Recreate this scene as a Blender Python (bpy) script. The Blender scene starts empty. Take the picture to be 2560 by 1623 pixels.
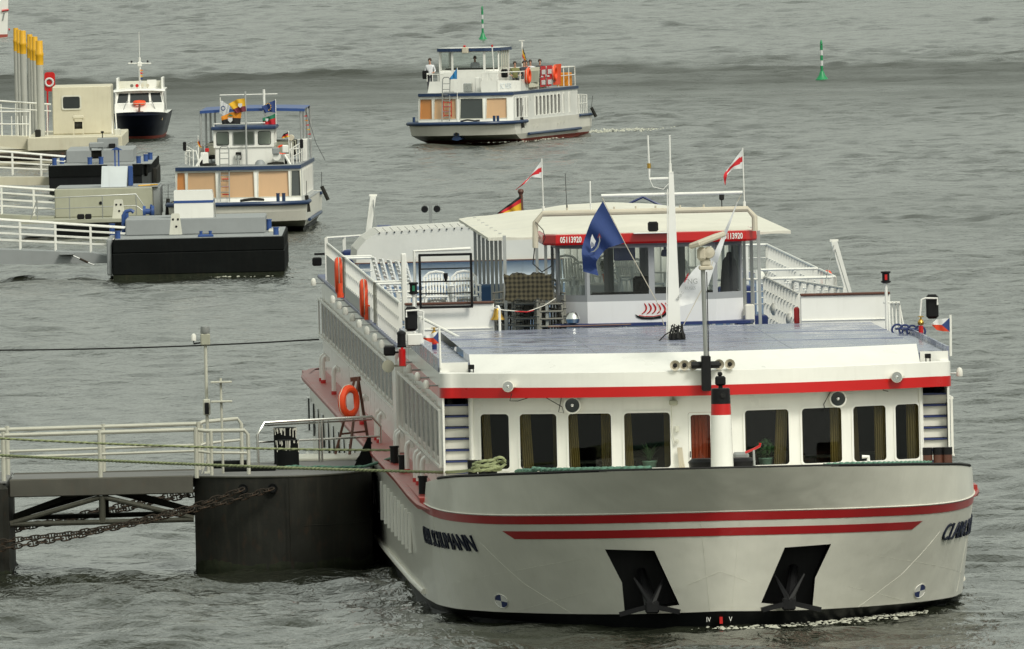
import bpy, bmesh, math, random
import numpy as np
from mathutils import Vector, Matrix
from mathutils.geometry import delaunay_2d_cdt
random.seed(7); rng = np.random.default_rng(11)
scene = bpy.context.scene
col = scene.collection
R = math.radians

# ------------------------------------------------------------------ camera, sky, sun, exposure
CAM_H = 16.931
cam = bpy.data.cameras.new('camera'); cam_ob = bpy.data.objects.new('camera', cam); col.objects.link(cam_ob)
cam.sensor_width = 36.0; cam.lens = 50000 / 2560 * 36.0; cam.clip_start = 5; cam.clip_end = 20000
cam_ob.matrix_world = (Matrix.Translation((0, 0, CAM_H)) @ Matrix.Rotation(R(90 - 1.67219), 4, 'X')
                       @ Matrix.Rotation(-0.0225, 4, 'Z'))
scene.camera = cam_ob
SUN_EL, SUN_AZ = 46.0, 146.0            # azimuth clockwise from +Y (away from the camera): behind and to the right
w = bpy.data.worlds.new('World'); scene.world = w; w.use_nodes = True
nt = w.node_tree; nt.nodes.clear()
sky = nt.nodes.new('ShaderNodeTexSky'); sky.sky_type = 'NISHITA'; sky.sun_disc = False
sky.sun_elevation = R(SUN_EL); sky.sun_rotation = R(SUN_AZ); sky.dust_density = 4.0; sky.air_density = 1.2; sky.ozone_density = 1.0
hs = nt.nodes.new('ShaderNodeHueSaturation'); hs.inputs['Saturation'].default_value = 0.14
tint = nt.nodes.new('ShaderNodeMix'); tint.data_type = 'RGBA'; tint.blend_type = 'MULTIPLY'; tint.inputs['Factor'].default_value = 1.0
tint.inputs['B'].default_value = (0.97, 1.0, 0.90, 1)
bg = nt.nodes.new('ShaderNodeBackground'); bg.inputs['Strength'].default_value = 0.13
wo = nt.nodes.new('ShaderNodeOutputWorld')
nt.links.new(sky.outputs[0], hs.inputs['Color']); nt.links.new(hs.outputs[0], tint.inputs['A'])
cloud = nt.nodes.new('ShaderNodeMix'); cloud.data_type = 'RGBA'; cloud.inputs['Factor'].default_value = 0.55; cloud.inputs['B'].default_value = (4.12, 4.5, 3.92, 1)   # even cloud cover over the clear sky
nt.links.new(tint.outputs['Result'], cloud.inputs['A']); nt.links.new(cloud.outputs['Result'], bg.inputs['Color']); nt.links.new(bg.outputs[0], wo.inputs[0])
sun = bpy.data.lights.new('sun', 'SUN'); sun.energy = 1.5; sun.angle = R(14); sun.color = (1.0, 0.96, 0.85)
sun_ob = bpy.data.objects.new('sun', sun); col.objects.link(sun_ob)
sd = Vector((math.sin(R(SUN_AZ)) * math.cos(R(SUN_EL)), math.cos(R(SUN_AZ)) * math.cos(R(SUN_EL)), math.sin(R(SUN_EL))))
sun_ob.rotation_euler = sd.to_track_quat('Z', 'Y').to_euler(); sun_ob.location = (60, 300, 90)
vs = scene.view_settings
vs.view_transform = 'Standard'; vs.look = 'None'; vs.exposure = 0.36; vs.gamma = 1.0; vs.use_curve_mapping = False
scene.cycles.max_bounces = 8; scene.cycles.transparent_max_bounces = 12; scene.cycles.caustics_reflective = False
scene.cycles.caustics_refractive = False; scene.cycles.use_denoising = True

# ------------------------------------------------------------------ materials
MATS = {}
def _new(name):
    m = bpy.data.materials.new(name); m.use_nodes = True; t = m.node_tree; t.nodes.clear()
    o = t.nodes.new('ShaderNodeOutputMaterial'); p = t.nodes.new('ShaderNodeBsdfPrincipled')
    t.links.new(p.outputs[0], o.inputs[0]); return m, t, p, o
def paint(name, c, rough=0.4, var=0.10, streak=0.12, dirt=(0.22, 0.20, 0.15), scale=1.5, bump=0.02, metal=0.0, coat=0.0, bscale=3.0, rust=0.0, spec=0.5):
    m, t, p, o = _new(name); N, L = t.nodes, t.links
    geo = N.new('ShaderNodeTexCoord')
    n1 = N.new('ShaderNodeTexNoise'); n1.inputs['Scale'].default_value = scale; n1.inputs['Detail'].default_value = 6
    L.new(geo.outputs['Object'], n1.inputs['Vector'])
    mp = N.new('ShaderNodeMapping'); mp.inputs['Scale'].default_value = (7, 7, 0.7); L.new(geo.outputs['Object'], mp.inputs[0])
    n2 = N.new('ShaderNodeTexNoise'); n2.inputs['Scale'].default_value = 1.3; n2.inputs['Detail'].default_value = 5; L.new(mp.outputs[0], n2.inputs['Vector'])
    r1 = N.new('ShaderNodeMapRange'); r1.inputs[1].default_value = 0.3; r1.inputs[2].default_value = 0.7
    r1.inputs[3].default_value = 1 - var; r1.inputs[4].default_value = 1 + var * 0.5; L.new(n1.outputs[0], r1.inputs[0])
    mul = N.new('ShaderNodeVectorMath'); mul.operation = 'SCALE'; mul.inputs[0].default_value = c; L.new(r1.outputs[0], mul.inputs['Scale'])
    r2 = N.new('ShaderNodeMapRange'); r2.inputs[1].default_value = 0.52; r2.inputs[2].default_value = 0.78; r2.inputs[4].default_value = streak
    L.new(n2.outputs[0], r2.inputs[0])
    mx = N.new('ShaderNodeMix'); mx.data_type = 'RGBA'; mx.inputs['B'].default_value = (*dirt, 1)
    L.new(r2.outputs[0], mx.inputs['Factor']); L.new(mul.outputs[0], mx.inputs['A'])
    last = mx.outputs['Result']
    if rust > 0:
        n3 = N.new('ShaderNodeTexNoise'); n3.inputs['Scale'].default_value = 4.0; n3.inputs['Detail'].default_value = 8
        mp3 = N.new('ShaderNodeMapping'); mp3.inputs['Scale'].default_value = (1.5, 1.5, 0.8); L.new(geo.outputs['Object'], mp3.inputs[0]); L.new(mp3.outputs[0], n3.inputs['Vector'])
        r3 = N.new('ShaderNodeMapRange'); r3.inputs[1].default_value = 0.56; r3.inputs[2].default_value = 0.72; r3.inputs[4].default_value = rust; L.new(n3.outputs[0], r3.inputs[0])
        m3 = N.new('ShaderNodeMix'); m3.data_type = 'RGBA'; m3.inputs['B'].default_value = (0.16, 0.065, 0.025, 1)
        L.new(r3.outputs[0], m3.inputs['Factor']); L.new(last, m3.inputs['A']); last = m3.outputs['Result']
    L.new(last, p.inputs['Base Color'])
    rr = N.new('ShaderNodeMapRange'); rr.inputs[3].default_value = rough * 0.8; rr.inputs[4].default_value = min(1, rough * 1.3); L.new(n1.outputs[0], rr.inputs[0]); L.new(rr.outputs[0], p.inputs['Roughness'])
    p.inputs['Metallic'].default_value = metal; p.inputs['Specular IOR Level'].default_value = spec
    p.inputs['Coat Weight'].default_value = coat; p.inputs['Coat Roughness'].default_value = 0.08
    if bump > 0:
        b = N.new('ShaderNodeBump'); b.inputs['Strength'].default_value = 0.5; b.inputs['Distance'].default_value = bump
        nb = N.new('ShaderNodeTexNoise'); nb.inputs['Scale'].default_value = bscale; nb.inputs['Detail'].default_value = 3
        L.new(geo.outputs['Object'], nb.inputs['Vector']); L.new(nb.outputs[0], b.inputs['Height']); L.new(b.outputs[0], p.inputs['Normal'])
    MATS[name] = m; return m
def glass(name, tintc=(0.75, 0.8, 0.78), refl=1.0):
    m, t, p, o = _new(name); N, L = t.nodes, t.links; N.remove(p)
    tr = N.new('ShaderNodeBsdfTransparent'); tr.inputs[0].default_value = (*tintc, 1)
    gl = N.new('ShaderNodeBsdfGlossy'); gl.inputs['Roughness'].default_value = 0.02
    fr = N.new('ShaderNodeLayerWeight'); pw = N.new('ShaderNodeMath'); pw.operation = 'POWER'; pw.inputs[1].default_value = 4.5; L.new(fr.outputs['Facing'], pw.inputs[0])   # reflects more at a glancing view
    fr.inputs[0].default_value = 0.5
    sc = N.new('ShaderNodeMath'); sc.operation = 'MULTIPLY_ADD'; sc.inputs[1].default_value = 0.9 * refl; sc.inputs[2].default_value = 0.05 * refl; sc.use_clamp = True; L.new(pw.outputs[0], sc.inputs[0])
    mx = N.new('ShaderNodeMixShader'); L.new(sc.outputs[0], mx.inputs[0]); L.new(tr.outputs[0], mx.inputs[1]); L.new(gl.outputs[0], mx.inputs[2])
    L.new(mx.outputs[0], o.inputs[0]); MATS[name] = m; return m
def plain(name, c, rough=0.5, metal=0.0, sub=0.0):
    return paint(name, c, rough, var=0.12, streak=0.05, bump=0.004, metal=metal, bscale=20, scale=6)
def cloth(name, c, rough=0.8, trans=0.25):
    m, t, p, o = _new(name); N, L = t.nodes, t.links
    tc = N.new('ShaderNodeTexCoord'); n = N.new('ShaderNodeTexNoise'); n.inputs['Scale'].default_value = 9; n.inputs['Detail'].default_value = 4; L.new(tc.outputs['Object'], n.inputs[0])
    r = N.new('ShaderNodeMapRange'); r.inputs[3].default_value = 0.85; r.inputs[4].default_value = 1.1; L.new(n.outputs[0], r.inputs[0])
    v = N.new('ShaderNodeVectorMath'); v.operation = 'SCALE'; v.inputs[0].default_value = c; L.new(r.outputs[0], v.inputs['Scale'])
    L.new(v.outputs[0], p.inputs['Base Color']); p.inputs['Roughness'].default_value = rough
    tl = N.new('ShaderNodeBsdfTranslucent'); L.new(v.outputs[0], tl.inputs[0]); mx = N.new('ShaderNodeMixShader'); mx.inputs[0].default_value = trans
    L.new(p.outputs[0], mx.inputs[1]); L.new(tl.outputs[0], mx.inputs[2]); L.new(mx.outputs[0], o.inputs[0]); MATS[name] = m; return m

paint('white', (0.80, 0.79, 0.745), 0.28, 0.05, 0.06, coat=0.3, bump=0.006, bscale=1.2)
paint('hull_white', (0.73, 0.715, 0.635), 0.30, 0.06, 0.10, (0.46, 0.43, 0.35), bump=0.08, bscale=0.8, coat=0.25)
paint('cream_white', (0.76, 0.735, 0.66), 0.35, 0.06, 0.10, bump=0.006)
paint('railing_white', (0.78, 0.77, 0.72), 0.35, 0.08, 0.10, bump=0.0)
paint('old_white', (0.62, 0.61, 0.53), 0.45, 0.10, 0.22, (0.30, 0.26, 0.18), bump=0.0)
paint('red', (0.50, 0.004, 0.004), 0.28, 0.06, 0.03, (0.3, 0.02, 0.02), bump=0.004, coat=0.3)
paint('hull_red', (0.40, 0.016, 0.02), 0.30, 0.08, 0.05, (0.3, 0.05, 0.04), bump=0.01, coat=0.2)
paint('deck_red', (0.37, 0.035, 0.026), 0.33, 0.14, 0.10, (0.3, 0.12, 0.10), bump=0.004)
paint('black', (0.012, 0.012, 0.013), 0.35, 0.2, 0.10, (0.05, 0.05, 0.045), bump=0.006, spec=0.15)
paint('boot_black', (0.010, 0.011, 0.012), 0.40, 0.2, 0.2, (0.03, 0.035, 0.03), bump=0.01, spec=0.15)
paint('matt_black', (0.02, 0.02, 0.02), 0.6, 0.2, 0.05, bump=0.0, spec=0.15)
paint('navy', (0.018, 0.032, 0.13), 0.35, 0.12, 0.10, (0.08, 0.10, 0.16), bump=0.0)
paint('blue', (0.025, 0.07, 0.24), 0.40, 0.14, 0.10, (0.10, 0.12, 0.18), bump=0.004)
paint('boat_blue', (0.012, 0.034, 0.095), 0.40, 0.14, 0.15, (0.12, 0.14, 0.18), bump=0.004)
paint('deck_blue', (0.035, 0.10, 0.22), 0.45, 0.15, 0.10, bump=0.0)
paint('pale_blue', (0.72, 0.77, 0.80), 0.45, 0.08, 0.12, bump=0.0)
paint('steel_grey', (0.30, 0.31, 0.30), 0.35, 0.12, 0.10, bump=0.0, metal=0.3)
paint('aluminium', (0.45, 0.46, 0.45), 0.38, 0.1, 0.1, bump=0.0, metal=0.5)
paint('stainless', (0.62, 0.62, 0.58), 0.25, 0.06, 0.05, bump=0.0, metal=0.9)
paint('chrome', (0.7, 0.7, 0.68), 0.12, 0.05, 0.0, bump=0.0, metal=1.0)
paint('wh_grey', (0.33, 0.34, 0.36), 0.42, 0.06, 0.08, bump=0.0)
paint('wh_white', (0.72, 0.72, 0.74), 0.35, 0.05, 0.06, bump=0.0)
paint('brown_wood', (0.10, 0.035, 0.02), 0.45, 0.2, 0.1, bump=0.002, bscale=12)
paint('canvas_cream', (0.80, 0.775, 0.675), 0.75, 0.06, 0.10, (0.50, 0.45, 0.34), bump=0.02, bscale=2.5)
paint('canvas_white', (0.80, 0.79, 0.74), 0.75, 0.05, 0.06, bump=0.02, bscale=2.5)
paint('beige', (0.55, 0.50, 0.40), 0.5, 0.1, 0.18, (0.35, 0.28, 0.18), bump=0.0)
paint('chair_grey', (0.20, 0.195, 0.17), 0.6, 0.15, 0.1, bump=0.0)
paint('plastic_white', (0.78, 0.78, 0.76), 0.45, 0.05, 0.06, bump=0.0)
paint('orange', (0.80, 0.07, 0.012), 0.5, 0.08, 0.06, (0.5, 0.1, 0.05), bump=0.0)
paint('brass', (0.62, 0.38, 0.08), 0.25, 0.1, 0.05, bump=0.0, metal=0.9)
paint('terracotta', (0.45, 0.13, 0.07), 0.8, 0.1, 0.1, bump=0.0)
paint('leaf', (0.035, 0.085, 0.022), 0.6, 0.4, 0.0, bump=0.0, scale=12)
paint('leaf_dark', (0.02, 0.045, 0.014), 0.6, 0.4, 0.0, bump=0.0, scale=12)
paint('pot_green', (0.30, 0.42, 0.36), 0.4, 0.08, 0.1, bump=0.0)
paint('curtain', (0.30, 0.19, 0.06), 0.85, 0.18, 0.0, bump=0.0)
paint('curtain_red', (0.42, 0.055, 0.02), 0.85, 0.15, 0.0, bump=0.0)
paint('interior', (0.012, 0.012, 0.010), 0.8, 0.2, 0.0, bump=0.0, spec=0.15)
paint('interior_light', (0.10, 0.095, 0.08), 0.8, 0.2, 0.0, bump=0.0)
paint('pontoon_dark', (0.026, 0.026, 0.022), 0.50, 0.30, 0.45, (0.050, 0.047, 0.036), bump=0.02, rust=0.10, spec=0.15)
paint('pontoon_black', (0.007, 0.008, 0.008), 0.75, 0.25, 0.35, (0.014, 0.014, 0.012), bump=0.03, spec=0.08)
paint('pontoon_grey', (0.27, 0.285, 0.29), 0.5, 0.08, 0.15, (0.20, 0.20, 0.18), bump=0.006)
paint('pontoon_olive', (0.36, 0.36, 0.28), 0.5, 0.10, 0.2, (0.25, 0.22, 0.15), bump=0.006)
paint('pontoon_cream', (0.60, 0.56, 0.43), 0.5, 0.08, 0.2, (0.38, 0.30, 0.18), bump=0.006, rust=0.06)
paint('gang_grey', (0.095, 0.092, 0.078), 0.5, 0.15, 0.25, (0.12, 0.11, 0.09), bump=0.01, rust=0.06, spec=0.15)
paint('gang_rail', (0.50, 0.495, 0.42), 0.45, 0.1, 0.2, (0.30, 0.28, 0.2), bump=0.0)
paint('gang_under', (0.06, 0.06, 0.047), 0.5, 0.15, 0.2, bump=0.01, spec=0.15)
paint('grating', (0.16, 0.16, 0.155), 0.7, 0.15, 0.1, bump=0.01, bscale=30)
paint('weed', (0.018, 0.022, 0.012), 0.6, 0.4, 0.3, (0.07, 0.055, 0.03), bump=0.03, bscale=8, spec=0.15)
paint('rust_chain', (0.045, 0.036, 0.028), 0.8, 0.4, 0.0, bump=0.01, bscale=25, rust=0.3, spec=0.15)
paint('rope_green', (0.26, 0.29, 0.15), 0.85, 0.25, 0.15, (0.25, 0.25, 0.14), bump=0.0, scale=8)
paint('rope_teal', (0.11, 0.23, 0.17), 0.85, 0.3, 0.2, (0.30, 0.36, 0.24), bump=0.0, scale=8)
paint('pile_grey', (0.42, 0.42, 0.38), 0.55, 0.1, 0.25, (0.28, 0.26, 0.2), bump=0.006)
paint('yellow', (0.75, 0.40, 0.015), 0.45, 0.08, 0.1, (0.5, 0.3, 0.05), bump=0.0)
paint('buoy_green', (0.012, 0.24, 0.085), 0.4, 0.15, 0.15, (0.05, 0.18, 0.1), bump=0.0)
paint('blind_peach', (0.74, 0.43, 0.24), 0.7, 0.05, 0.05, bump=0.0)
paint('blind_orange', (0.75, 0.27, 0.06), 0.7, 0.08, 0.05, bump=0.0)
paint('glass_dark', (0.03, 0.035, 0.036), 0.06, 0.2, 0.0, bump=0.0)
paint('skin', (0.48, 0.26, 0.18), 0.6, 0.06, 0.0, bump=0.0)
paint('hair', (0.05, 0.03, 0.02), 0.7, 0.2, 0.0, bump=0.0)
paint('hull_navy', (0.008, 0.011, 0.026), 0.35, 0.15, 0.1, (0.03, 0.03, 0.035), bump=0.004, spec=0.15)
paint('antifoul', (0.36, 0.07, 0.05), 0.6, 0.2, 0.2, bump=0.0)
paint('gilt', (0.7, 0.55, 0.3), 0.5, 0.1, 0.0, bump=0.0)
paint('rubber', (0.025, 0.025, 0.022), 0.75, 0.25, 0.3, (0.12, 0.11, 0.09), bump=0.0, spec=0.15)
for nm, c in dict(flag_blue=(0.03, 0.06, 0.20), flag_white=(0.74, 0.74, 0.74), flag_red=(0.60, 0.02, 0.03), flag_black=(0.02, 0.02, 0.02),
                  flag_gold=(0.78, 0.45, 0.03), flag_green=(0.02, 0.20, 0.10), flag_orange=(0.75, 0.27, 0.02), flag_maroon=(0.18, 0.03, 0.05),
                  flag_sky=(0.03, 0.22, 0.50), flag_cz_red=(0.66, 0.06, 0.02), shirt_white=(0.7, 0.71, 0.74), shirt_dark=(0.05, 0.05, 0.06), shirt_green=(0.2, 0.2, 0.08), shirt_red=(0.4, 0.05, 0.04),
                  banner_red=(0.50, 0.025, 0.03), banner_green=(0.62, 0.60, 0.48), lamp_white=(0.75, 0.74, 0.68)).items():
    cloth(nm, c, trans=0.2 if nm.startswith('flag') else 0.0)
def translucent(nm, f):
    t = MATS[nm].node_tree; p = [n for n in t.nodes if n.type == 'BSDF_PRINCIPLED'][0]; o = [n for n in t.nodes if n.type == 'OUTPUT_MATERIAL'][0]
    tl = t.nodes.new('ShaderNodeBsdfTranslucent'); src = p.inputs['Base Color'].links[0].from_socket; t.links.new(src, tl.inputs[0])
    mx = t.nodes.new('ShaderNodeMixShader'); mx.inputs[0].default_value = f; t.links.new(p.outputs[0], mx.inputs[1]); t.links.new(tl.outputs[0], mx.inputs[2]); t.links.new(mx.outputs[0], o.inputs[0])
translucent('canvas_cream', 0.15); translucent('canvas_white', 0.25)
glass('pane', (0.60, 0.68, 0.62), 1.0)
glass('pane_clear', (0.90, 0.93, 0.91), 0.9)

def M(n): return MATS[n]

# dark checked blanket
m, t, p, o = _new('plaid'); N, L = t.nodes, t.links
tc = N.new('ShaderNodeTexCoord'); acc = None
for ax in ('X', 'Z'):
    wv = N.new('ShaderNodeTexWave'); wv.bands_direction = ax; wv.inputs['Scale'].default_value = 3.4; wv.inputs['Distortion'].default_value = 1.2; wv.inputs['Detail Scale'].default_value = 2.0; L.new(tc.outputs['Object'], wv.inputs[0])
    if acc is None: acc = wv.outputs['Fac']
    else:
        ad = N.new('ShaderNodeMath'); ad.operation = 'ADD'; L.new(acc, ad.inputs[0]); L.new(wv.outputs['Fac'], ad.inputs[1]); acc = ad.outputs[0]
rm = N.new('ShaderNodeMapRange'); rm.inputs[1].default_value = 0.3; rm.inputs[2].default_value = 1.7; L.new(acc, rm.inputs[0])
cm = N.new('ShaderNodeMix'); cm.data_type = 'RGBA'; cm.inputs['A'].default_value = (0.018, 0.016, 0.010, 1); cm.inputs['B'].default_value = (0.105, 0.09, 0.055, 1); L.new(rm.outputs[0], cm.inputs['Factor']); L.new(cm.outputs['Result'], p.inputs['Base Color']); p.inputs['Roughness'].default_value = 0.95
MATS['plaid'] = m
paint('pane_dark', (0.020, 0.022, 0.020), 0.25, 0.2, 0.0, bump=0.0, spec=0.25)
# blue roof paint: glossy, with puddled brushed gloss
m, t, p, o = _new('roof_blue'); N, L = t.nodes, t.links
tc = N.new('ShaderNodeTexCoord'); mp = N.new('ShaderNodeMapping'); mp.inputs['Scale'].default_value = (0.8, 0.55, 1); L.new(tc.outputs['Object'], mp.inputs[0])
n1 = N.new('ShaderNodeTexNoise'); n1.inputs['Scale'].default_value = 1.6; n1.inputs['Detail'].default_value = 5; n1.inputs['Roughness'].default_value = 0.6; L.new(mp.outputs[0], n1.inputs[0])
rp = N.new('ShaderNodeMapRange'); rp.inputs[1].default_value = 0.40; rp.inputs[2].default_value = 0.62; rp.inputs[3].default_value = 0.14; rp.inputs[4].default_value = 0.36; L.new(n1.outputs[0], rp.inputs[0]); L.new(rp.outputs[0], p.inputs['Roughness'])
cr = N.new('ShaderNodeMix'); cr.data_type = 'RGBA'; cr.inputs['A'].default_value = (0.15, 0.17, 0.27, 1); cr.inputs['B'].default_value = (0.29, 0.31, 0.38, 1); L.new(n1.outputs[0], cr.inputs['Factor']); L.new(cr.outputs['Result'], p.inputs['Base Color'])
bp = N.new('ShaderNodeBump'); bp.inputs['Strength'].default_value = 0.5; bp.inputs['Distance'].default_value = 0.022; L.new(n1.outputs[0], bp.inputs['Height']); L.new(bp.outputs[0], p.inputs['Normal'])
MATS['roof_blue'] = m

# ------------------------------------------------------------------ mesh helpers
class MB:
    def __init__(s): s.v = []; s.f = []; s.m = []; s.cur = 0
    def mat(s, i): s.cur = i; return s
    def add(s, vs, fs):
        k = len(s.v); s.v += [tuple(map(float, a)) for a in vs]; s.f += [[i + k for i in f] for f in fs]; s.m += [s.cur] * len(fs); return s
    def bx(s, x0, x1, y0, y1, z0, z1):
        return s.add([(x0, y0, z0), (x1, y0, z0), (x1, y1, z0), (x0, y1, z0), (x0, y0, z1), (x1, y0, z1), (x1, y1, z1), (x0, y1, z1)],
                     [(3, 2, 1, 0), (4, 5, 6, 7), (0, 1, 5, 4), (1, 2, 6, 5), (2, 3, 7, 6), (3, 0, 4, 7)])
    def bevbox(s, x0, x1, y0, y1, z0, z1, b):
        # box with chamfered edges
        b = min(b, (x1 - x0) * .45, (y1 - y0) * .45, (z1 - z0) * .45)
        bm = bmesh.new(); bmesh.ops.create_cube(bm, size=1)
        for v in bm.verts: v.co = Vector(((x0 + x1) / 2 + v.co.x * (x1 - x0), (y0 + y1) / 2 + v.co.y * (y1 - y0), (z0 + z1) / 2 + v.co.z * (z1 - z0)))
        bmesh.ops.bevel(bm, geom=bm.edges[:], offset=b, segments=1, affect='EDGES', profile=0.5)
        s.bm(bm); bm.free(); return s
    def bm(s, bm):
        bm.verts.index_update(); s.add([v.co[:] for v in bm.verts], [[v.index for v in f.verts] for f in bm.faces]); return s
    def tube(s, pts, r, n=8, cap=True, closed=False):
        pts = [Vector(p) for p in pts]; m = len(pts); rs = r if isinstance(r, (list, tuple)) else [r] * m
        vs = []; up = None
        for i, p in enumerate(pts):
            if closed: d = pts[(i + 1) % m] - pts[i - 1]
            else: d = pts[min(i + 1, m - 1)] - pts[max(i - 1, 0)]
            d.normalize()
            if up is None:
                up = Vector((0, 0, 1)) if abs(d.z) < 0.9 else Vector((1, 0, 0))
            sx = d.cross(up); sx.normalize(); up = sx.cross(d); up.normalize()
            for k in range(n):
                a = 2 * math.pi * k / n; vs.append(p + (sx * math.cos(a) + up * math.sin(a)) * rs[i])
        fs = []
        for i in range(m if closed else m - 1):
            j = (i + 1) % m
            for k in range(n): fs.append((i * n + k, i * n + (k + 1) % n, j * n + (k + 1) % n, j * n + k))
        if cap and not closed: fs += [tuple(range(n))[::-1], tuple((m - 1) * n + k for k in range(n))]
        return s.add(vs, fs)
    def cyl(s, p0, p1, r, n=12, r1=None): return s.tube([p0, p1], [r, r if r1 is None else r1], n)
    def bar(s, p0, p1, w, h, up=(0, 0, 1)):
        p0, p1, up = Vector(p0), Vector(p1), Vector(up); d = (p1 - p0).normalized(); sx = d.cross(up)
        if sx.length < 1e-4: sx = d.cross(Vector((0, 1, 0)))
        sx.normalize(); u = sx.cross(d); sx *= w / 2; u *= h / 2
        vs = [p + a * sx + b * u for p in (p0, p1) for a, b in ((-1, -1), (1, -1), (1, 1), (-1, 1))]
        return s.add(vs, [(3, 2, 1, 0), (4, 5, 6, 7), (0, 1, 5, 4), (1, 2, 6, 5), (2, 3, 7, 6), (3, 0, 4, 7)])
    def lathe(s, prof, c=(0, 0, 0), n=16, axis='z'):
        vs = []; c = Vector(c)
        for r, h in prof:
            for k in range(n):
                a = 2 * math.pi * k / n; x, y = r * math.cos(a), r * math.sin(a)
                vs.append(c + Vector({'z': (x, y, h), 'y': (x, h, y), 'x': (h, x, y)}[axis]))
        m = len(prof); fs = [(i * n + k, i * n + (k + 1) % n, (i + 1) * n + (k + 1) % n, (i + 1) * n + k) for i in range(m - 1) for k in range(n)]
        fs += [tuple(range(n))[::-1], tuple((m - 1) * n + k for k in range(n))]
        return s.add(vs, fs)
    def prism(s, poly, a0, a1, axis='y'):
        # 2D polygon extruded along an axis
        f = {'y': lambda u, v, a: (u, a, v), 'z': lambda u, v, a: (u, v, a), 'x': lambda u, v, a: (a, u, v)}[axis]
        n = len(poly); vs = [f(u, v, a0) for u, v in poly] + [f(u, v, a1) for u, v in poly]
        return s.add(vs, [tuple(range(n)), tuple(range(n, 2 * n))[::-1]] + [(i, i + n, (i + 1) % n + n, (i + 1) % n) for i in range(n)])
    def grid(s, rows, wrap=False):
        m = len(rows); n = len(rows[0]); vs = [p for r in rows for p in r]
        fs = [(i * n + j, i * n + (j + 1) % n, (i + 1) * n + (j + 1) % n, (i + 1) * n + j) for i in range(m - 1) for j in range(n if wrap else n - 1)]
        return s.add(vs, fs)
    def strip(s, path, w, t=0.006):
        # thick ribbon in the x-z plane along path of (x, y, z)
        return s.tube(path, w, 4)
    def torus(s, c, R0, r, axis='y', n=28, k=10):
        pts = []
        for i in range(n):
            a = 2 * math.pi * i / n; u, v = R0 * math.cos(a), R0 * math.sin(a)
            pts.append(Vector(c) + Vector({'y': (u, 0, v), 'z': (u, v, 0), 'x': (0, u, v)}[axis]))
        return s.tube(pts, r, k, closed=True)
    def xf(s, mat):
        s.v = [tuple(mat @ Vector(v)) for v in s.v]; return s
    def merge(s, o):
        k = len(s.v); s.v += o.v; s.f += [[i + k for i in f] for f in o.f]; s.m += o.m; return s
    def mesh(s, name, mats, smooth=True, sharp=35):
        me = bpy.data.meshes.new(name); me.from_pydata(s.v, [], s.f)
        for q in (mats if isinstance(mats, (list, tuple)) else [mats]): me.materials.append(M(q))
        me.polygons.foreach_set('material_index', s.m)
        bm = bmesh.new(); bm.from_mesh(me); bmesh.ops.recalc_face_normals(bm, faces=bm.faces[:])
        if smooth:
            for f in bm.faces: f.smooth = True
            for e in bm.edges:
                if len(e.link_faces) == 2 and e.calc_face_angle(0) > R(sharp): e.smooth = False
        bm.to_mesh(me); bm.free(); me.update(); return me
    def build(s, name, mats, parent=None, smooth=True, sharp=35):
        o = bpy.data.objects.new(name, s.mesh(name, mats, smooth, sharp)); col.objects.link(o)
        if parent is not None: o.parent = parent
        return o
def inst(me, name, parent, loc=(0, 0, 0), rot=(0, 0, 0), sc=None):
    o = bpy.data.objects.new(name, me); col.objects.link(o); o.parent = parent; o.location = loc; o.rotation_euler = rot
    if sc: o.scale = sc
    return o
def tag(o, label, cat, group=None):
    o['label'] = label; o['category'] = cat
    if group: o['group'] = group
    return o
def thing(name, label, cat, loc=(0, 0, 0), rz=0.0, group=None):
    o = bpy.data.objects.new(name, None); o.empty_display_size = 0.2; col.objects.link(o)
    o.location = loc; o.rotation_euler = (0, 0, rz); return tag(o, label, cat, group)
def one(mb, name, label, cat, mats, loc=(0, 0, 0), rz=0.0, group=None, **k):
    o = mb.build(name, mats, None, **k); o.location = loc; o.rotation_euler = (0, 0, rz); return tag(o, label, cat, group)
def text_mb(txt, size, depth=0.01, shear=0.0, xs=1.0, align='LEFT', extra=0.0):
    """lettering as a mesh in the local x (along) / y (up) plane, thickness along z"""
    cu = bpy.data.curves.new('lettering', 'FONT'); cu.body = txt; cu.size = size; cu.extrude = depth; cu.shear = shear
    cu.align_x = align; cu.offset = extra; cu.resolution_u = 3
    o = bpy.data.objects.new('lettering', cu); col.objects.link(o)
    dg = bpy.context.evaluated_depsgraph_get(); dg.update()
    me = bpy.data.meshes.new_from_object(o.evaluated_get(dg)); mb = MB()
    mb.add([(v.co.x * xs, v.co.y, v.co.z) for v in me.vertices], [list(p.vertices) for p in me.polygons])
    bpy.data.objects.remove(o); bpy.data.curves.remove(cu); bpy.data.meshes.remove(me); return mb
def rrect(x0, x1, z0, z1, r, n=5):
    pts = []
    for cx, cz, a0 in ((x1 - r, z0 + r, -90), (x1 - r, z1 - r, 0), (x0 + r, z1 - r, 90), (x0 + r, z0 + r, 180)):
        for i in range(n + 1):
            a = R(a0 + 90 * i / n); pts.append((cx + r * math.cos(a), cz + r * math.sin(a)))
    return pts
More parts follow.
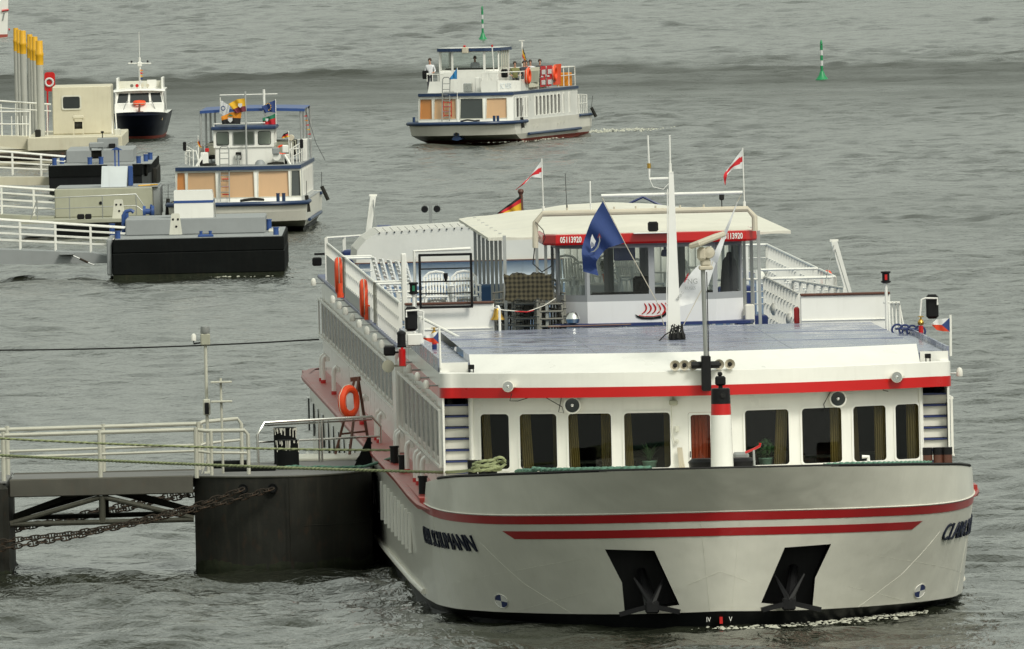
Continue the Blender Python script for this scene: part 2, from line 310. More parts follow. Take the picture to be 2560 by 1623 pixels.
def holed(mb, outer, holes, f, depth):
    """flat sheet with holes in (u, v), mapped by f(u, v, d) with d the depth; hole reveals of the given depth"""
    loops = [outer] + holes; vs = []; es = []; 
    for lp in loops:
        k = len(vs); n = len(lp); vs += [Vector(q) for q in lp]; es += [(k + i, k + (i + 1) % n) for i in range(n)]
    r = delaunay_2d_cdt(vs, es, [], 0, 1e-6)
    def inside(pt, poly):
        c = False; x, y = pt; j = len(poly) - 1
        for i in range(len(poly)):
            xi, yi = poly[i]; xj, yj = poly[j]
            if (yi > y) != (yj > y) and x < (xj - xi) * (y - yi) / (yj - yi) + xi: c = not c
            j = i
        return c
    fs = []
    for fa in r[2]:
        cx = sum(r[0][i].x for i in fa) / len(fa); cy = sum(r[0][i].y for i in fa) / len(fa)
        if inside((cx, cy), outer) and not any(inside((cx, cy), h) for h in holes): fs.append(list(fa))
    mb.add([f(q.x, q.y, 0) for q in r[0]], fs)
    for h in holes:
        n = len(h); mb.add([f(u, v, 0) for u, v in h] + [f(u, v, depth) for u, v in h], [(i, (i + 1) % n, n + (i + 1) % n, n + i) for i in range(n)])
    return mb
def ring(mb, outer, inner, f, d0, d1):
    """frame between two loops of equal length, from depth d0 (front) to d1"""
    n = len(outer)
    vs = [f(u, v, d0) for u, v in outer] + [f(u, v, d0) for u, v in inner] + [f(u, v, d1) for u, v in outer] + [f(u, v, d1) for u, v in inner]
    fs = []
    for i in range(n):
        j = (i + 1) % n; fs += [(i, j, n + j, n + i), (i, 2 * n + i, 2 * n + j, j), (n + i, n + j, 3 * n + j, 3 * n + i)]
    return mb.add(vs, fs)
def lerp(a, b, t): return a + (b - a) * t
def poly_at(P, t):
    """point at normalised chord length t of polyline array P"""
    P = np.asarray(P, float); d = np.r_[0, np.cumsum(np.linalg.norm(np.diff(P, axis=0), axis=1))]; d /= d[-1]
    return np.array([np.interp(t, d, P[:, k]) for k in range(P.shape[1])]).T
# ------------------------------------------------------------------ river
def make_river():
    rows = np.concatenate([[-2500, -600, 0, 200, 300, 340], np.geomspace(360, 1480, 1650), [1700, 2200, 3200, 6000, 14000]])
    cu = np.linspace(-1, 1, 380); cols = np.concatenate([[-90, -18, -5, -2.2, -1.35], cu, [1.35, 2.2, 5, 18, 90]])
    hw = np.clip(0.0256 * rows * 1.12 + 2.5, 12, 48)
    X = hw[:, None] * cols[None, :]; Y = np.repeat(rows[:, None], len(cols), 1)
    Zh = np.zeros_like(X); nw = 70
    for i in range(nw):
        lam = 0.9 * (7.5 / 0.9) ** rng.random(); k = 2 * math.pi / lam
        th = rng.normal(math.radians(78), 0.75)
        amp = 0.0050 * lam ** 0.66
        Zh += amp * np.sin(k * (X * math.cos(th) + Y * math.sin(th)) + rng.random() * 6.283)
    # patches of wind
    def smooth_noise(sx, sy, n):
        a = np.zeros_like(X)
        for i in range(n):
            a += np.sin(X * rng.normal(0, 1) / sx + Y * rng.normal(0, 1) / sy + rng.random() * 6.283)
        return a / math.sqrt(n)
    gust = np.clip(0.85 + 0.26 * smooth_noise(7, 22, 10), 0.35, 1.6)
    # wake of a passing ship: one long ridge across the river, calmer water on its near side
    Yc = 1022 - 0.26 * X + 5 * np.sin(X * 0.16 + 1.0) + 3 * np.sin(X * .41) + 2.5 * np.sin(X * 1.3 + .5) + 1.5 * np.sin(X * 3.1)
    d = Y - Yc
    calm = 1 - 0.5 * np.exp(-((d + 60) / 50) ** 2)
    ridge = 0.12 * np.exp(-(d / 9.0) ** 2) - 0.08 * np.exp(-((d + 16) / 10.0) ** 2) + 0.10 * np.exp(-((d - 24) / 8.0) ** 2)
    ridge *= 0.25 + 0.2 * np.sin(X * 0.12 + .4)
    # stirred water round the bow and the pontoon
    stir = 1 + 0.55 * np.exp(-((Y - 396) / 15) ** 2) * (0.5 + 0.5 * np.sin(X * .35 + Y * .21))
    dense = ((np.abs(cols) <= 1)[None, :] & ((rows > 350) & (rows < 1490))[:, None])
    Zh = Zh * gust * calm * stir + ridge
    Zh = np.where(dense, Zh, 0.0) - 0.03
    n_r, n_c = X.shape
    V = np.stack([X, Y, Zh], -1).reshape(-1, 3).astype(np.float32)
    a = (np.arange(n_r - 1)[:, None] * n_c + np.arange(n_c - 1)[None, :]).ravel()
    F = np.stack([a, a + 1, a + n_c + 1, a + n_c], -1).astype(np.int32)
    me = bpy.data.meshes.new('river'); me.vertices.add(len(V)); me.vertices.foreach_set('co', V.ravel())
    me.loops.add(F.size); me.loops.foreach_set('vertex_index', F.ravel()); me.polygons.add(len(F))
    me.polygons.foreach_set('loop_start', np.arange(0, F.size, 4, dtype=np.int32)); me.polygons.foreach_set('use_smooth', np.ones(len(F), bool))
    d = d + 5.0 * smooth_noise(2.2, 9, 12) + 3.0 * smooth_noise(.8, 5, 12)
    ruf = np.where(d < 0, .25 * np.exp(-(d / 25) ** 2) + .75 * np.exp(-(d / 110) ** 2), np.exp(-(d / 14) ** 2)) + .5 * np.exp(-((d - 30 - 6 * np.sin(X * .3)) / 9) ** 2) * np.clip(.5 + .6 * smooth_noise(5, 12, 6), 0, 1) + 0.35 * np.exp(-((Y - 700 - .4 * X) / 26) ** 2) * np.clip(.4 + .5 * smooth_noise(9, 20, 6), 0, 1)
    ruf = (np.clip(ruf, 0, 1) * np.clip(.85 + .2 * smooth_noise(14, 8, 8), .3, 1.2)).astype(np.float32)
    me.update(calc_edges=True); me.validate()
    at = me.attributes.new('ruffle', 'FLOAT', 'POINT'); at.data.foreach_set('value', ruf.ravel())
    m, t, p, o = _new('water'); N, L = t.nodes, t.links
    p.inputs['Base Color'].default_value = (0.024, 0.027, 0.018, 1); p.inputs['Roughness'].default_value = 0.05; p.inputs['IOR'].default_value = 1.333
    tc = N.new('ShaderNodeTexCoord'); prev = None
    for sc_, dist, sx, dt in ((0.55, 0.09, (1.0, 0.42, 1), 3), (1.9, 0.115, (1.0, 0.5, 1), 3), (4.6, 0.045, (1.0, 0.55, 1), 2)):
        mp = N.new('ShaderNodeMapping'); mp.inputs['Scale'].default_value = sx; mp.inputs['Rotation'].default_value = (0, 0, 0.12 * sc_); L.new(tc.outputs['Object'], mp.inputs[0])
        n = N.new('ShaderNodeTexNoise'); n.inputs['Scale'].default_value = sc_; n.inputs['Detail'].default_value = dt; n.inputs['Distortion'].default_value = 0.8; L.new(mp.outputs[0], n.inputs[0])
        b = N.new('ShaderNodeBump'); b.inputs['Strength'].default_value = 1.0; b.inputs['Distance'].default_value = dist; L.new(n.outputs[0], b.inputs['Height'])
        if prev: L.new(prev.outputs[0], b.inputs['Normal'])
        prev = b
    at = N.new('ShaderNodeAttribute'); at.attribute_name = 'ruffle'
    mm = N.new('ShaderNodeMath'); mm.operation = 'MULTIPLY_ADD'; mm.inputs[1].default_value = 0.42; mm.inputs[2].default_value = 0.13; L.new(at.outputs['Fac'], mm.inputs[0]); L.new(mm.outputs[0], p.inputs['Roughness'])
    L.new(prev.outputs[0], p.inputs['Normal']); MATS['water'] = m; me.materials.append(m)
    ob = bpy.data.objects.new('river', me); col.objects.link(ob); ob['kind'] = 'structure'
make_river()

# ------------------------------------------------------------------ the cruise ship: local x to its port side (right in the picture), y aft, z up
SHIP_O = Vector((3.848, 380.0, 0.0)); YAW = R(2.178288)
ship = thing('cruise_ship', 'long white river cruise ship with red stripes, moored bow towards us in the foreground', 'ship', SHIP_O, YAW)
SM = Matrix.Translation(SHIP_O) @ Matrix.Rotation(YAW, 4, 'Z')
def S(x, y, z): return SM @ Vector((x, y, z))
def part(mb, name, mats, parent=ship, label=None, **k):
    o = mb.build(name, mats, parent, **k)
    if label: o['label'] = label
    return o

Lk = [(0, -.7, 2.21), (1.0, -.5, 2.20), (1.9, -.1, 2.185), (2.6, .45, 2.165), (3.2, 1.1, 2.15), (3.8, 1.85, 2.13), (4.35, 2.8, 2.115), (4.8, 3.9, 2.115), (5.1, 5.1, 2.13), (5.28, 6.5, 2.16), (5.36, 8.5, 2.19), (5.4, 12, 2.22), (5.4, 16, 2.24)]
Lb = [(0, -.1, .30), (1, .25, .265), (1.9, .95, .24), (3.0, 2.5, .21), (4.1, 4.2, .2), (4.8, 5.9, .2), (5.1, 8, .2), (5.25, 11, .22), (5.32, 16, .25)]
Lw = [(0, .1, 0), (1, .45, 0), (1.9, 1.3, 0), (3, 3.0, 0), (4.0, 5.4, 0), (4.8, 8, 0), (5.1, 11, 0), (5.25, 16, 0)]
Lu = [(0, .7, -.8), (1, 1.1, -.8), (1.9, 2.2, -.8), (3, 4.0, -.8), (4.0, 6.4, -.8), (4.8, 9, -.8), (5.1, 12, -.8), (5.2, 16, -.8)]
Lt = [(0, -1.38, 3.058), (1.0, -1.2, 3.05), (1.9, -.76, 3.035), (2.6, -.16, 3.01), (3.2, .55, 2.975), (3.8, 1.42, 2.94), (4.35, 2.48, 2.89), (4.8, 3.7, 2.84), (5.08, 5.0, 2.77), (5.24, 6.4, 2.68), (5.3, 7.6, 2.6)]
def smooth_curve(P, n=90):
    q = poly_at(P, np.linspace(0, 1, n))
    for _ in range(10):
        q[1:-1] = (q[:-2] + 2 * q[1:-1] + q[2:]) / 4
        q[0, 1] = lerp(q[0, 1], q[1, 1], 0.05)
    return q
TT = np.linspace(0, 1, 64)
CK, CB, CW, CU, CT = [smooth_curve(P) for P in (Lk, Lb, Lw, Lu, Lt)]
def hull_pt(t, h, side, off=0.0):
    """h 0 = boot top, 1 = knuckle; t along the fore body, off outwards"""
    a, b = poly_at(CB, t), poly_at(CK, t); q = lerp(a, b, h) if np.isscalar(h) else a + (b - a) * h
    e = 1e-3; a2, b2 = poly_at(CB, min(t + e, 1)), poly_at(CK, min(t + e, 1)); a1, b1 = poly_at(CB, max(t - e, 0)), poly_at(CK, max(t - e, 0))
    du = lerp(a2, b2, h) - lerp(a1, b1, h); dv = b - a; n = np.cross(du, dv); n /= np.linalg.norm(n) + 1e-12
    if n[0] < 0 or (abs(n[0]) < 1e-4 and n[1] > 0): n = -n
    q = q + n * off; return (q[0] * side, q[1], q[2])
def hull_h(t, z):
    a, b = poly_at(CB, t), poly_at(CK, t); return (z - a[2]) / (b[2] - a[2])
AFT = [(24, 1.0), (40, 1.0), (60, 1.0), (80, 1.0), (87, .985), (90, .93), (92, .75), (92.6, .4)]
def hull_ring(C):
    q = poly_at(C, TT); ex = q[-1]
    half = [tuple(p) for p in q] + [(ex[0] * w, y, ex[2] + (0.02 if ex[2] > 2 else 0)) for y, w in AFT]
    return [(-x, y, z) for x, y, z in half[::-1][:-1]] + [(-half[0][0], half[0][1], half[0][2])] + half[1:]
def mixc(h): return poly_at(CB, TT) * (1 - h) + poly_at(CK, TT) * h
def ring_arr(q): 
    ex = q[-1]; half = [tuple(p) for p in q] + [(ex[0] * w, y, ex[2]) for y, w in AFT]
    return [(-x, y, z) for x, y, z in half[::-1][:-1]] + [(-half[0][0], half[0][1], half[0][2])] + half[1:]
rows = [hull_ring(CU), hull_ring(CW), hull_ring(CB), ring_arr(mixc(.33)), ring_arr(mixc(.66)), hull_ring(CK)]
mb = MB()
n = len(rows[0])
for i in range(len(rows) - 1):
    mb.mat(1 if i < 2 else 0).grid(rows[i:i + 2], wrap=True)
mb.mat(0); k = len(mb.v); mb.add(rows[-1], [tuple(range(n))]); mb.mat(1).add(rows[0], [tuple(range(n))[::-1]])
hull_me_mb = mb
hull = bpy.data.objects.new('hull', None)
def weld(me):
    bm = bmesh.new(); bm.from_mesh(me); bmesh.ops.remove_doubles(bm, verts=bm.verts[:], dist=1e-4); bmesh.ops.recalc_face_normals(bm, faces=bm.faces[:]); bm.to_mesh(me); bm.free()
hull_me = mb.mesh('hull', ['hull_white', 'boot_black', 'black'], smooth=False); weld(hull_me)
hull = bpy.data.objects.new('hull', hull_me); col.objects.link(hull)
POCK = [(-2.157, 1.503), (-1.241, 1.48), (-0.777, 0.429), (-1.792, 0.285), (-1.843, 0.86)]
for sgn in (1, -1):
    poly = [(-sgn * x * -1 if sgn == 1 else -x, z) for x, z in POCK]
    cut = MB().prism(poly, -3.5, 1.45, 'y').build('cut', ['hull_white', 'boot_black', 'black'], None, smooth=False)
    for pl in cut.data.polygons: pl.material_index = 2
    md = hull.modifiers.new('pocket', 'BOOLEAN'); md.operation = 'DIFFERENCE'; md.object = cut; md.solver = 'EXACT'
    try: md.material_mode = 'INDEX'
    except Exception: pass
    dg = bpy.context.evaluated_depsgraph_get(); nm = bpy.data.meshes.new_from_object(hull.evaluated_get(dg))
    hull.modifiers.clear(); hull.data = nm; bpy.data.objects.remove(cut)
hull.parent = ship
bm = bmesh.new(); bm.from_mesh(hull.data)
for f in bm.faces: f.smooth = len(f.verts) < 30
for e in bm.edges:
    if len(e.link_faces) == 2 and (e.calc_face_angle(0) > R(28) or e.link_faces[0].material_index != e.link_faces[1].material_index): e.smooth = False
bm.to_mesh(hull.data); bm.free(); hull.data.name = 'hull'
# stern and flat main deck cap, bulwark with dark cap rail
mb = MB(); tt = np.linspace(0, 1, 60); K7 = [i for i in range(len(CK))]
kk = poly_at(CK[:np.searchsorted(CK[:, 1], 7.6) + 1], tt); tp = poly_at(CT, tt)
def both(q): return [(-x, y, z) for x, y, z in q[::-1][:-1]] + [tuple(p) for p in q]
mid = (kk + tp) / 2; mid[:, 1] += .0
inn_t = tp * np.array([1, 1, 1]) + np.array([0, .07, 0]); inn_t[:, 0] *= .987; inn_k = kk + np.array([0, .07, 0]); inn_k[:, 0] *= .987
mb.grid([both(kk), both(mid), both(tp)]).grid([both(inn_t), both(inn_k)]).grid([both(tp), both(inn_t)])
mb.add([both(kk)[0], both(tp)[0], both(inn_t)[0], both(inn_k)[0], both(kk)[-1], both(tp)[-1], both(inn_t)[-1], both(inn_k)[-1]], [(0, 1, 2, 3), (7, 6, 5, 4)])
bulwark = part(mb, 'bulwark', 'hull_white', hull)
sel = tp[tp[:, 1] < 5.6]
cap = MB().tube([(x, y + .03, z + .012) for x, y, z in both(sel)], 0.03, 6); part(cap, 'bulwark_cap', 'matt_black', hull)
# knuckle weld under the bulwark
part(MB().tube([(x * 1.002, y - .008, z + .012) for x, y, z in both(kk)], 0.012, 5), 'weld_bead', 'cream_white', hull)
# red stripes
def hull_stripe(t0, t1, z0f, z1f, off, slant=0.0, n=70):
    rowA, rowB = [], []
    for sd_ in (-1, 1):
        a, b = [], []
        for t_ in np.linspace(t0, t1, n):
            tl = min(t_, t1 - slant); 
            kz = poly_at(CK, t_)[2]; a.append(hull_pt(t_, hull_h(t_, kz - z0f), sd_, off)); kz = poly_at(CK, tl)[2]; b.append(hull_pt(tl, hull_h(tl, kz - z1f), sd_, off))
        if sd_ == -1: rowA += a[::-1]; rowB += b[::-1]
        else: rowA += a[1:]; rowB += b[1:]
    return MB().grid([rowA, rowB])
part(hull_stripe(0, 1.0, 0.005, 0.165, 0.008), 'stripe', 'hull_red', hull)
part(hull_stripe(0, 0.28, 0.30, 0.455, 0.008, 0.018), 'stripe', 'hull_red', hull)
# weld seams of the plating
def seam(side, pts):
    path = []
    for (t0, h0), (t1, h1) in zip(pts[:-1], pts[1:]):
        for u in np.linspace(0, 1, 14): path.append(hull_pt(lerp(t0, t1, u), lerp(h0, h1, u), side, 0.001))
    return MB().tube(path, 0.0025, 4)
for sd_ in (-1, 1):
    for pts in ([(.165, .56), (.50, .20)], [(.17, .22), (.30, .02)], [(.335, .72), (.27, .30), (.20, .0)], [(.02, .92), (.012, .0)], [(.5, .98), (.47, .04)], [(.0, .40), (.035, .28)]):
        part(seam(sd_, pts), 'weld_bead', 'hull_white', hull)
# red guard strake along the side decks, white lower rubbing strake, red side deck
for sd_ in (-1, 1):
    q = [hull_pt(t_, 1.0, sd_, 0.05) for t_ in np.linspace(.50, 1, 30)]
    path = [(x, y, z - .05) for x, y, z in q] + [(sd_ * 5.45, y, 2.21) for y in (20, 30, 50, 70, 86)] + [(sd_ * 5.2, 89.5, 2.21), (sd_ * 4.6, 91.2, 2.21)]
    mb = MB(); n0 = len(path)
    tz = lambda i: min(1.0, i / 5)
    rows_ = [[(x + sd_ * (dx * tz(i) - .06 * (1 - tz(i))), y, z + dz * tz(i)) for i, (x, y, z) in enumerate(path)] for dx, dz in ((-.12, .09), (.05, .09), (.075, .03), (.05, -.06), (-.12, -.06))]
    mb.grid(rows_); part(mb, 'guard_strake', 'deck_red', hull)
    path = [hull_pt(t_, .06, sd_, 0.03) for t_ in np.linspace(.72, 1, 16)] + [(sd_ * 5.36, y, .36) for y in (24, 50, 88)]
    part(MB().tube(path, .055, 8), 'rubbing_strake', 'cream_white', hull)
    mb = MB().bx(min(sd_ * 4.8, sd_ * 5.42), max(sd_ * 4.8, sd_ * 5.42), 7.9, 89, 2.2, 2.285); part(mb, 'side_deck', 'deck_red')
mb = MB(); q = [hull_pt(t_, 1, 1, -.1) for t_ in np.linspace(0, .7, 30)]
pl = [(-x, y, 2.12) for x, y, z in q[::-1][:-1]] + [(x, y, 2.12) for x, y, z in q]; mb.add(pl, [tuple(range(len(pl)))]); part(mb, 'fore_deck', 'deck_red')
# vertical white panels low on the side (ports between frames)
for sd_ in (-1, 1):
    for i in range(14):
        y0 = 34.5 + i * 3.9
        mb = MB().bx(min(sd_ * 5.36, sd_ * 5.40), max(sd_ * 5.36, sd_ * 5.40), y0, y0 + 1.3, 1.0, 1.75)
        w_ = part(mb, 'porthole', 'glass_dark', hull)
# ship's name, raised letters wrapped round the bow
def wrap_text(txt, t0, t1, z0, hgt, side, rev):
    tm = text_mb(txt, 1.0, 0.0, 0.4 if rev else -0.3, 1.0, extra=-0.006); xs = [v[0] for v in tm.v]; x0, x1 = min(xs), max(xs); out = MB()
    zmax = max(v[1] for v in tm.v)
    vs = []
    for dep in (0.004, 0.035):
        for v in tm.v:
            u = (v[0] - x0) / (x1 - x0); t_ = lerp(t0, t1, u); z = z0 + v[1] / zmax * hgt
            vs.append(hull_pt(t_, hull_h(t_, z), side, dep))
    n_ = len(tm.v); out.add(vs, [[i + n_ for i in f] for f in tm.f])
    cnt = {}
    for f in tm.f:
        for a, b in zip(f, f[1:] + f[:1]): cnt[(a, b)] = 1
    for (a, b) in cnt:
        if (b, a) not in cnt: out.add([vs[a], vs[b], vs[b + n_], vs[a + n_]], [(0, 1, 2, 3)])
    return out
part(wrap_text('CLARA', .625, .535, 1.39, .32, -1, False), 'name_lettering', 'hull_navy', hull, smooth=False); part(wrap_text('SCHUMANN', .520, .345, 1.39, .32, -1, False), 'name_lettering', 'hull_navy', hull, smooth=False)
part(wrap_text('CLARA', .345, .440, 1.39, .32, 1, True), 'name_lettering', 'hull_navy', hull, smooth=False); part(wrap_text('SCHUMANN', .455, .625, 1.39, .32, 1, True), 'name_lettering', 'hull_navy', hull, smooth=False)
# round bow thruster marks and draught marks
def disc_mark(t0, h0, side):
    mb = MB(); n_ = 24; rt, rh = .012, .064
    for q in range(4):
        ring_ = [hull_pt(t0, h0, side, .006)] + [hull_pt(t0 + rt * math.cos(R(90 * q + 15 * i + 10)), h0 + rh * math.sin(R(90 * q + 15 * i + 10)), side, .006) for i in range(7)]
        mb.mat(q % 2).add(ring_, [tuple(range(8))])
    pts = [hull_pt(t0 + rt * 1.1 * math.cos(R(15 * i)), h0 + rh * 1.1 * math.sin(R(15 * i)), side, .006) for i in range(24)]
    mb.mat(1).tube(pts, .007, 4, closed=True); return mb
for sd_ in (-1, 1): part(disc_mark(.325, .115, sd_), 'thruster_mark', ['navy', 'white'], hull, smooth=False)
for dx in (-.22, .2):
    tm = text_mb('IV' if dx < 0 else 'V', .13, .003, 0, .8, 'CENTER').xf(Matrix.Translation((dx - .02, -.08 + .0, .10)) @ Matrix.Rotation(R(90), 4, 'X'))
    tm.v = [(x, y + .18 * abs(x), z) for x, y, z in tm.v]; part(tm, 'draught_mark', 'white', hull, smooth=False)
part(MB().bx(-.03, .03, -.04, .04, .06, .19), 'draught_mark', 'red', hull)
# anchors in their pockets
for sd_ in (-1, 1):
    an = MB().tube([(sd_ * 1.45, 1.0, 1.05), (sd_ * 1.32, .25, .42)], [.09, .12], 8).bevbox(sd_ * 1.3 - .13, sd_ * 1.3 + .13, .0, .3, .28, .52, .03)
    an.bar((sd_ * 1.32, .1, .42), (sd_ * 1.9, .28, .27), .16, .09).bar((sd_ * 1.32, .1, .42), (sd_ * .78, .02, .30), .16, .09)
    an.tube([(sd_ * 1.3, .05, .45), (sd_ * 1.62, .35, .95)], [.07, .02], 6).tube([(sd_ * 1.3, .05, .45), (sd_ * 1.05, .3, .95)], [.07, .02], 6)
    part(an, 'anchor', 'black')

# ---- front of the superstructure (slightly bowed)
def yw(x): return 6.5 + .09 * x * x
def yfa(x): return 6.05 + .09 * x * x
def yro(x): return 7.2 + .09 * x * x
WIN = [(-4.20, -3.66), (-3.46, -2.755), (-2.54, -1.715), (-1.475, -.585), (.86, 1.725), (1.98, 2.77), (3.0, 3.66), (3.85, 4.33)]
wz0, wz1 = 2.81, 3.885
fw_ = lambda u, v, d: (u, yw(u) + d, v)
holes = [rrect(a, b, wz0, wz1, .07) for a, b in WIN] + [rrect(-.24, .24, 2.16, 3.87, .05)]
xs = np.linspace(-4.42, 4.42, 40)
outer = [(x, 2.12) for x in xs] + [(x, 4.25) for x in xs[::-1]]
part(holed(MB(), outer, holes, fw_, .10), 'front_wall', 'white', sharp=50)
def curtain(mb, x0, x1, y, z0, z1, lean=0.0, waves=5, amp=.025):
    n_ = waves * 6; rows_ = []
    for z, k in ((z0, 1.0), (lerp(z0, z1, .5), .5), (z1, 0.0)):
        rows_.append([(lerp(x0, x1, i / n_) + lean * k, y + amp * math.sin(i / n_ * waves * 6.283), z) for i in range(n_ + 1)])
    return mb.grid(rows_)
random.seed(3)
for i, (a, b) in enumerate(WIN):
    fr_ = ring(MB(), rrect(a - .035, b + .035, wz0 - .035, wz1 + .035, .09), rrect(a + .005, b - .005, wz0 + .005, wz1 - .005, .07), fw_, -.018, .03)
    wob = part(fr_, 'window', 'white')
    lp = rrect(a, b, wz0, wz1, .06); pm = MB().add([fw_(u, v, .05) for u, v in lp], [tuple(range(len(lp)))])
    part(pm, 'pane', 'pane', wob, smooth=False)
    w_ = b - a
    spec = [[(.04, .34, .05)], [(.0, .30, .06), (.92, 1.0, 0)], [(-.02, .22, .05), (.78, 1.0, 0)], [(-.02, .16, .05), (.88, 1.0, 0)], [(-.02, .05, 0), (.74, 1.0, -.08)], [(.72, 1.0, 0), (.0, .04, .02)], [(.0, .16, .03), (.66, .98, 0)], [(.5, 1.0, 0)]][i]
    for c0, c1, ln in spec:
        part(curtain(MB(), a + c0 * w_, a + c1 * w_, yw((a + b) / 2) + .30, wz0 - .15, wz1 + .1, ln), 'curtain', 'curtain', wob)
# door in the middle
d_ = part(ring(MB(), rrect(-.235, .235, 2.165, 3.865, .05), rrect(-.19, .19, 2.70, 3.82, .05), fw_, .01, .05), 'door', 'white')
part(MB().bx(-.2, .2, yw(0) + .03, yw(0) + .05, 2.2, 2.69), 'lower_panel', 'white', d_)
lp = rrect(-.2, .2, 2.7, 3.82, .04); part(MB().add([fw_(u, v, .04) for u, v in lp], [tuple(range(len(lp)))]), 'pane', 'pane', d_, smooth=False)
part(curtain(MB(), -.22, .22, yw(0) + .12, 2.5, 3.9, 0, 6, .015), 'curtain', 'curtain_red', d_)
part(MB().tube([(-.21, yw(0) - .03, 3.0), (-.21, yw(0) - .03, 3.12)], .012, 6), 'handle', 'matt_black', d_)
# saloon inside: dark floor, ceiling, back wall, a few tables
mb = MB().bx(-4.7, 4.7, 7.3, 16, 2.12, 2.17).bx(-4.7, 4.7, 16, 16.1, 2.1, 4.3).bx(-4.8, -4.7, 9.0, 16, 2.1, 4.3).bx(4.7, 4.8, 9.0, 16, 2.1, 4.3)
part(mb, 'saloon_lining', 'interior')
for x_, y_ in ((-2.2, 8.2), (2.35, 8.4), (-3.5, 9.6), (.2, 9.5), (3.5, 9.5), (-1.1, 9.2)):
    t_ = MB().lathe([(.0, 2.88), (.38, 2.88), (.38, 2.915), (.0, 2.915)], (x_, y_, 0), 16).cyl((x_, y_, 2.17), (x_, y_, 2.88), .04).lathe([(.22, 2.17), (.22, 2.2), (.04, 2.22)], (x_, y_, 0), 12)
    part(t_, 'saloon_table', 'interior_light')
# pillars with faceted look at the outer corners, gaps closed by the stairwell sides
for sd_ in (-1, 1):
    part(MB().bevbox(min(sd_ * 4.40, sd_ * 4.33), max(sd_ * 4.40, sd_ * 4.33), yw(4.35) - .05, yw(4.35) + 2.2, 2.12, 4.24, .02), 'stair_cheek', 'white')
    st = part(MB().bx(min(sd_ * 4.40, sd_ * 4.88), max(sd_ * 4.40, sd_ * 4.88), 8.30, 10.8, 2.1, 2.16), 'stairs', 'white')
    for k_ in range(9):
        z_ = 2.32 + k_ * .218; y_ = 8.22 + k_ * .035; xa, xb = sorted((sd_ * 4.41, sd_ * 4.885))
        part(MB().bx(xa, xb, y_, y_ + .03, z_ - .20, z_ - .03), 'riser', 'cream_white', st)
        part(MB().bevbox(xa, xb, y_ - .06, y_ + .04, z_ - .03, z_ + .005, .008), 'tread', 'navy', st)
    part(MB().bx(min(sd_ * 4.89, sd_ * 4.93), max(sd_ * 4.89, sd_ * 4.93), 8.15, 10.8, 2.12, 4.24), 'stair_cheek', 'white')
# fascia band with red stripe, wrapping round both sides
def band(prof, x_half, y_end, inset=0.0, nx=36, r=.30):
    """sweep a (offset outwards, z) profile along the front curve and both sides"""
    path = []
    xs_ = np.linspace(0, x_half - r, nx)
    for x in xs_: path.append((x, yfa(x), 0.0, -1.0))
    yc = yfa(x_half - r) + r * .95
    for i in range(1, 7):
        a = R(90 * i / 6); path.append((x_half - r + r * math.sin(a), yc - r * .95 * math.cos(a) if i else yc, math.sin(a), -math.cos(a)))
    for y in (yc + .5, 12, 20, y_end): path.append((x_half, y, 1.0, 0.0))
    full = [(-x, y, -nx_, ny_) for x, y, nx_, ny_ in path[::-1][:-1]] + path
    return [[(x + nx_ * o_, y + ny_ * o_, z) for x, y, nx_, ny_ in full] for o_, z in prof]
fas = part(MB().grid(band([(-.12, 4.21), (.0, 4.21), (.0, 4.405), (.0, 4.68), (-.03, 4.70), (-.20, 4.70)], 4.97, 33)), 'fascia', 'white')
part(MB().grid(band([(-.02, 4.206), (.005, 4.205), (.005, 4.405), (-.01, 4.407)], 4.97, 33)), 'red_stripe', 'red', fas)
# raked visor between fascia and roof
xs = np.linspace(-4.36, 4.36, 40)
mb = MB().grid([[(x, yfa(x) + .18, 4.69) for x in xs], [(x, yro(x) - .02, 4.985) for x in xs], [(x, yro(x) + .05, 5.02) for x in xs], [(x, yro(x) + .10, 5.0) for x in xs]])
for sd_ in (-1, 1): mb.add([(sd_ * 4.36, yfa(4.36) + .18, 4.69), (sd_ * 4.36, yro(4.36), 5.0), (sd_ * 4.36, 12, 5.0), (sd_ * 4.36, 12, 4.69)], [(0, 1, 2, 3)])
part(mb, 'visor', 'white')
# roof of the saloon with its gutters and kerbs
mb = MB(); rows_ = [[(x, lerp(yro(x) + .08, 24.7, v), 5.0 + .012 * (1 - (x / 4.36) ** 2)) for x in xs] for v in np.linspace(0, 1, 14)]
mb.grid(rows_); part(mb, 'saloon_roof', 'roof_blue')
for sd_ in (-1, 1):
    a, b = sorted((sd_ * 4.36, sd_ * 4.93))
    part(MB().bx(a, b, yfa(4.9) + .35, 33, 4.70, 4.86), 'gutter', 'roof_blue')
    a, b = sorted((sd_ * 4.93, sd_ * 4.975)); part(MB().bx(a, b, yfa(4.9) + .5, 24.6, 4.70, 4.965), 'kerb', 'roof_blue')
    a, b = sorted((sd_ * 4.40, sd_ * 4.95)); part(MB().bx(a, b, yfa(4.9) + .32, yfa(4.9) + .36, 4.66, 4.88), 'gutter_end', 'white')
    for yj in (13.5, 19.0): part(MB().bx(-4.36, 4.36, yj, yj + .03, 5.0, 5.017), 'roof_seam', 'roof_blue') if sd_ > 0 else None
    part(MB().bx(sd_ * 1.9 - .02, sd_ * 1.9 + .02, 8.0, 24.6, 5.0, 5.016), 'roof_seam', 'roof_blue')
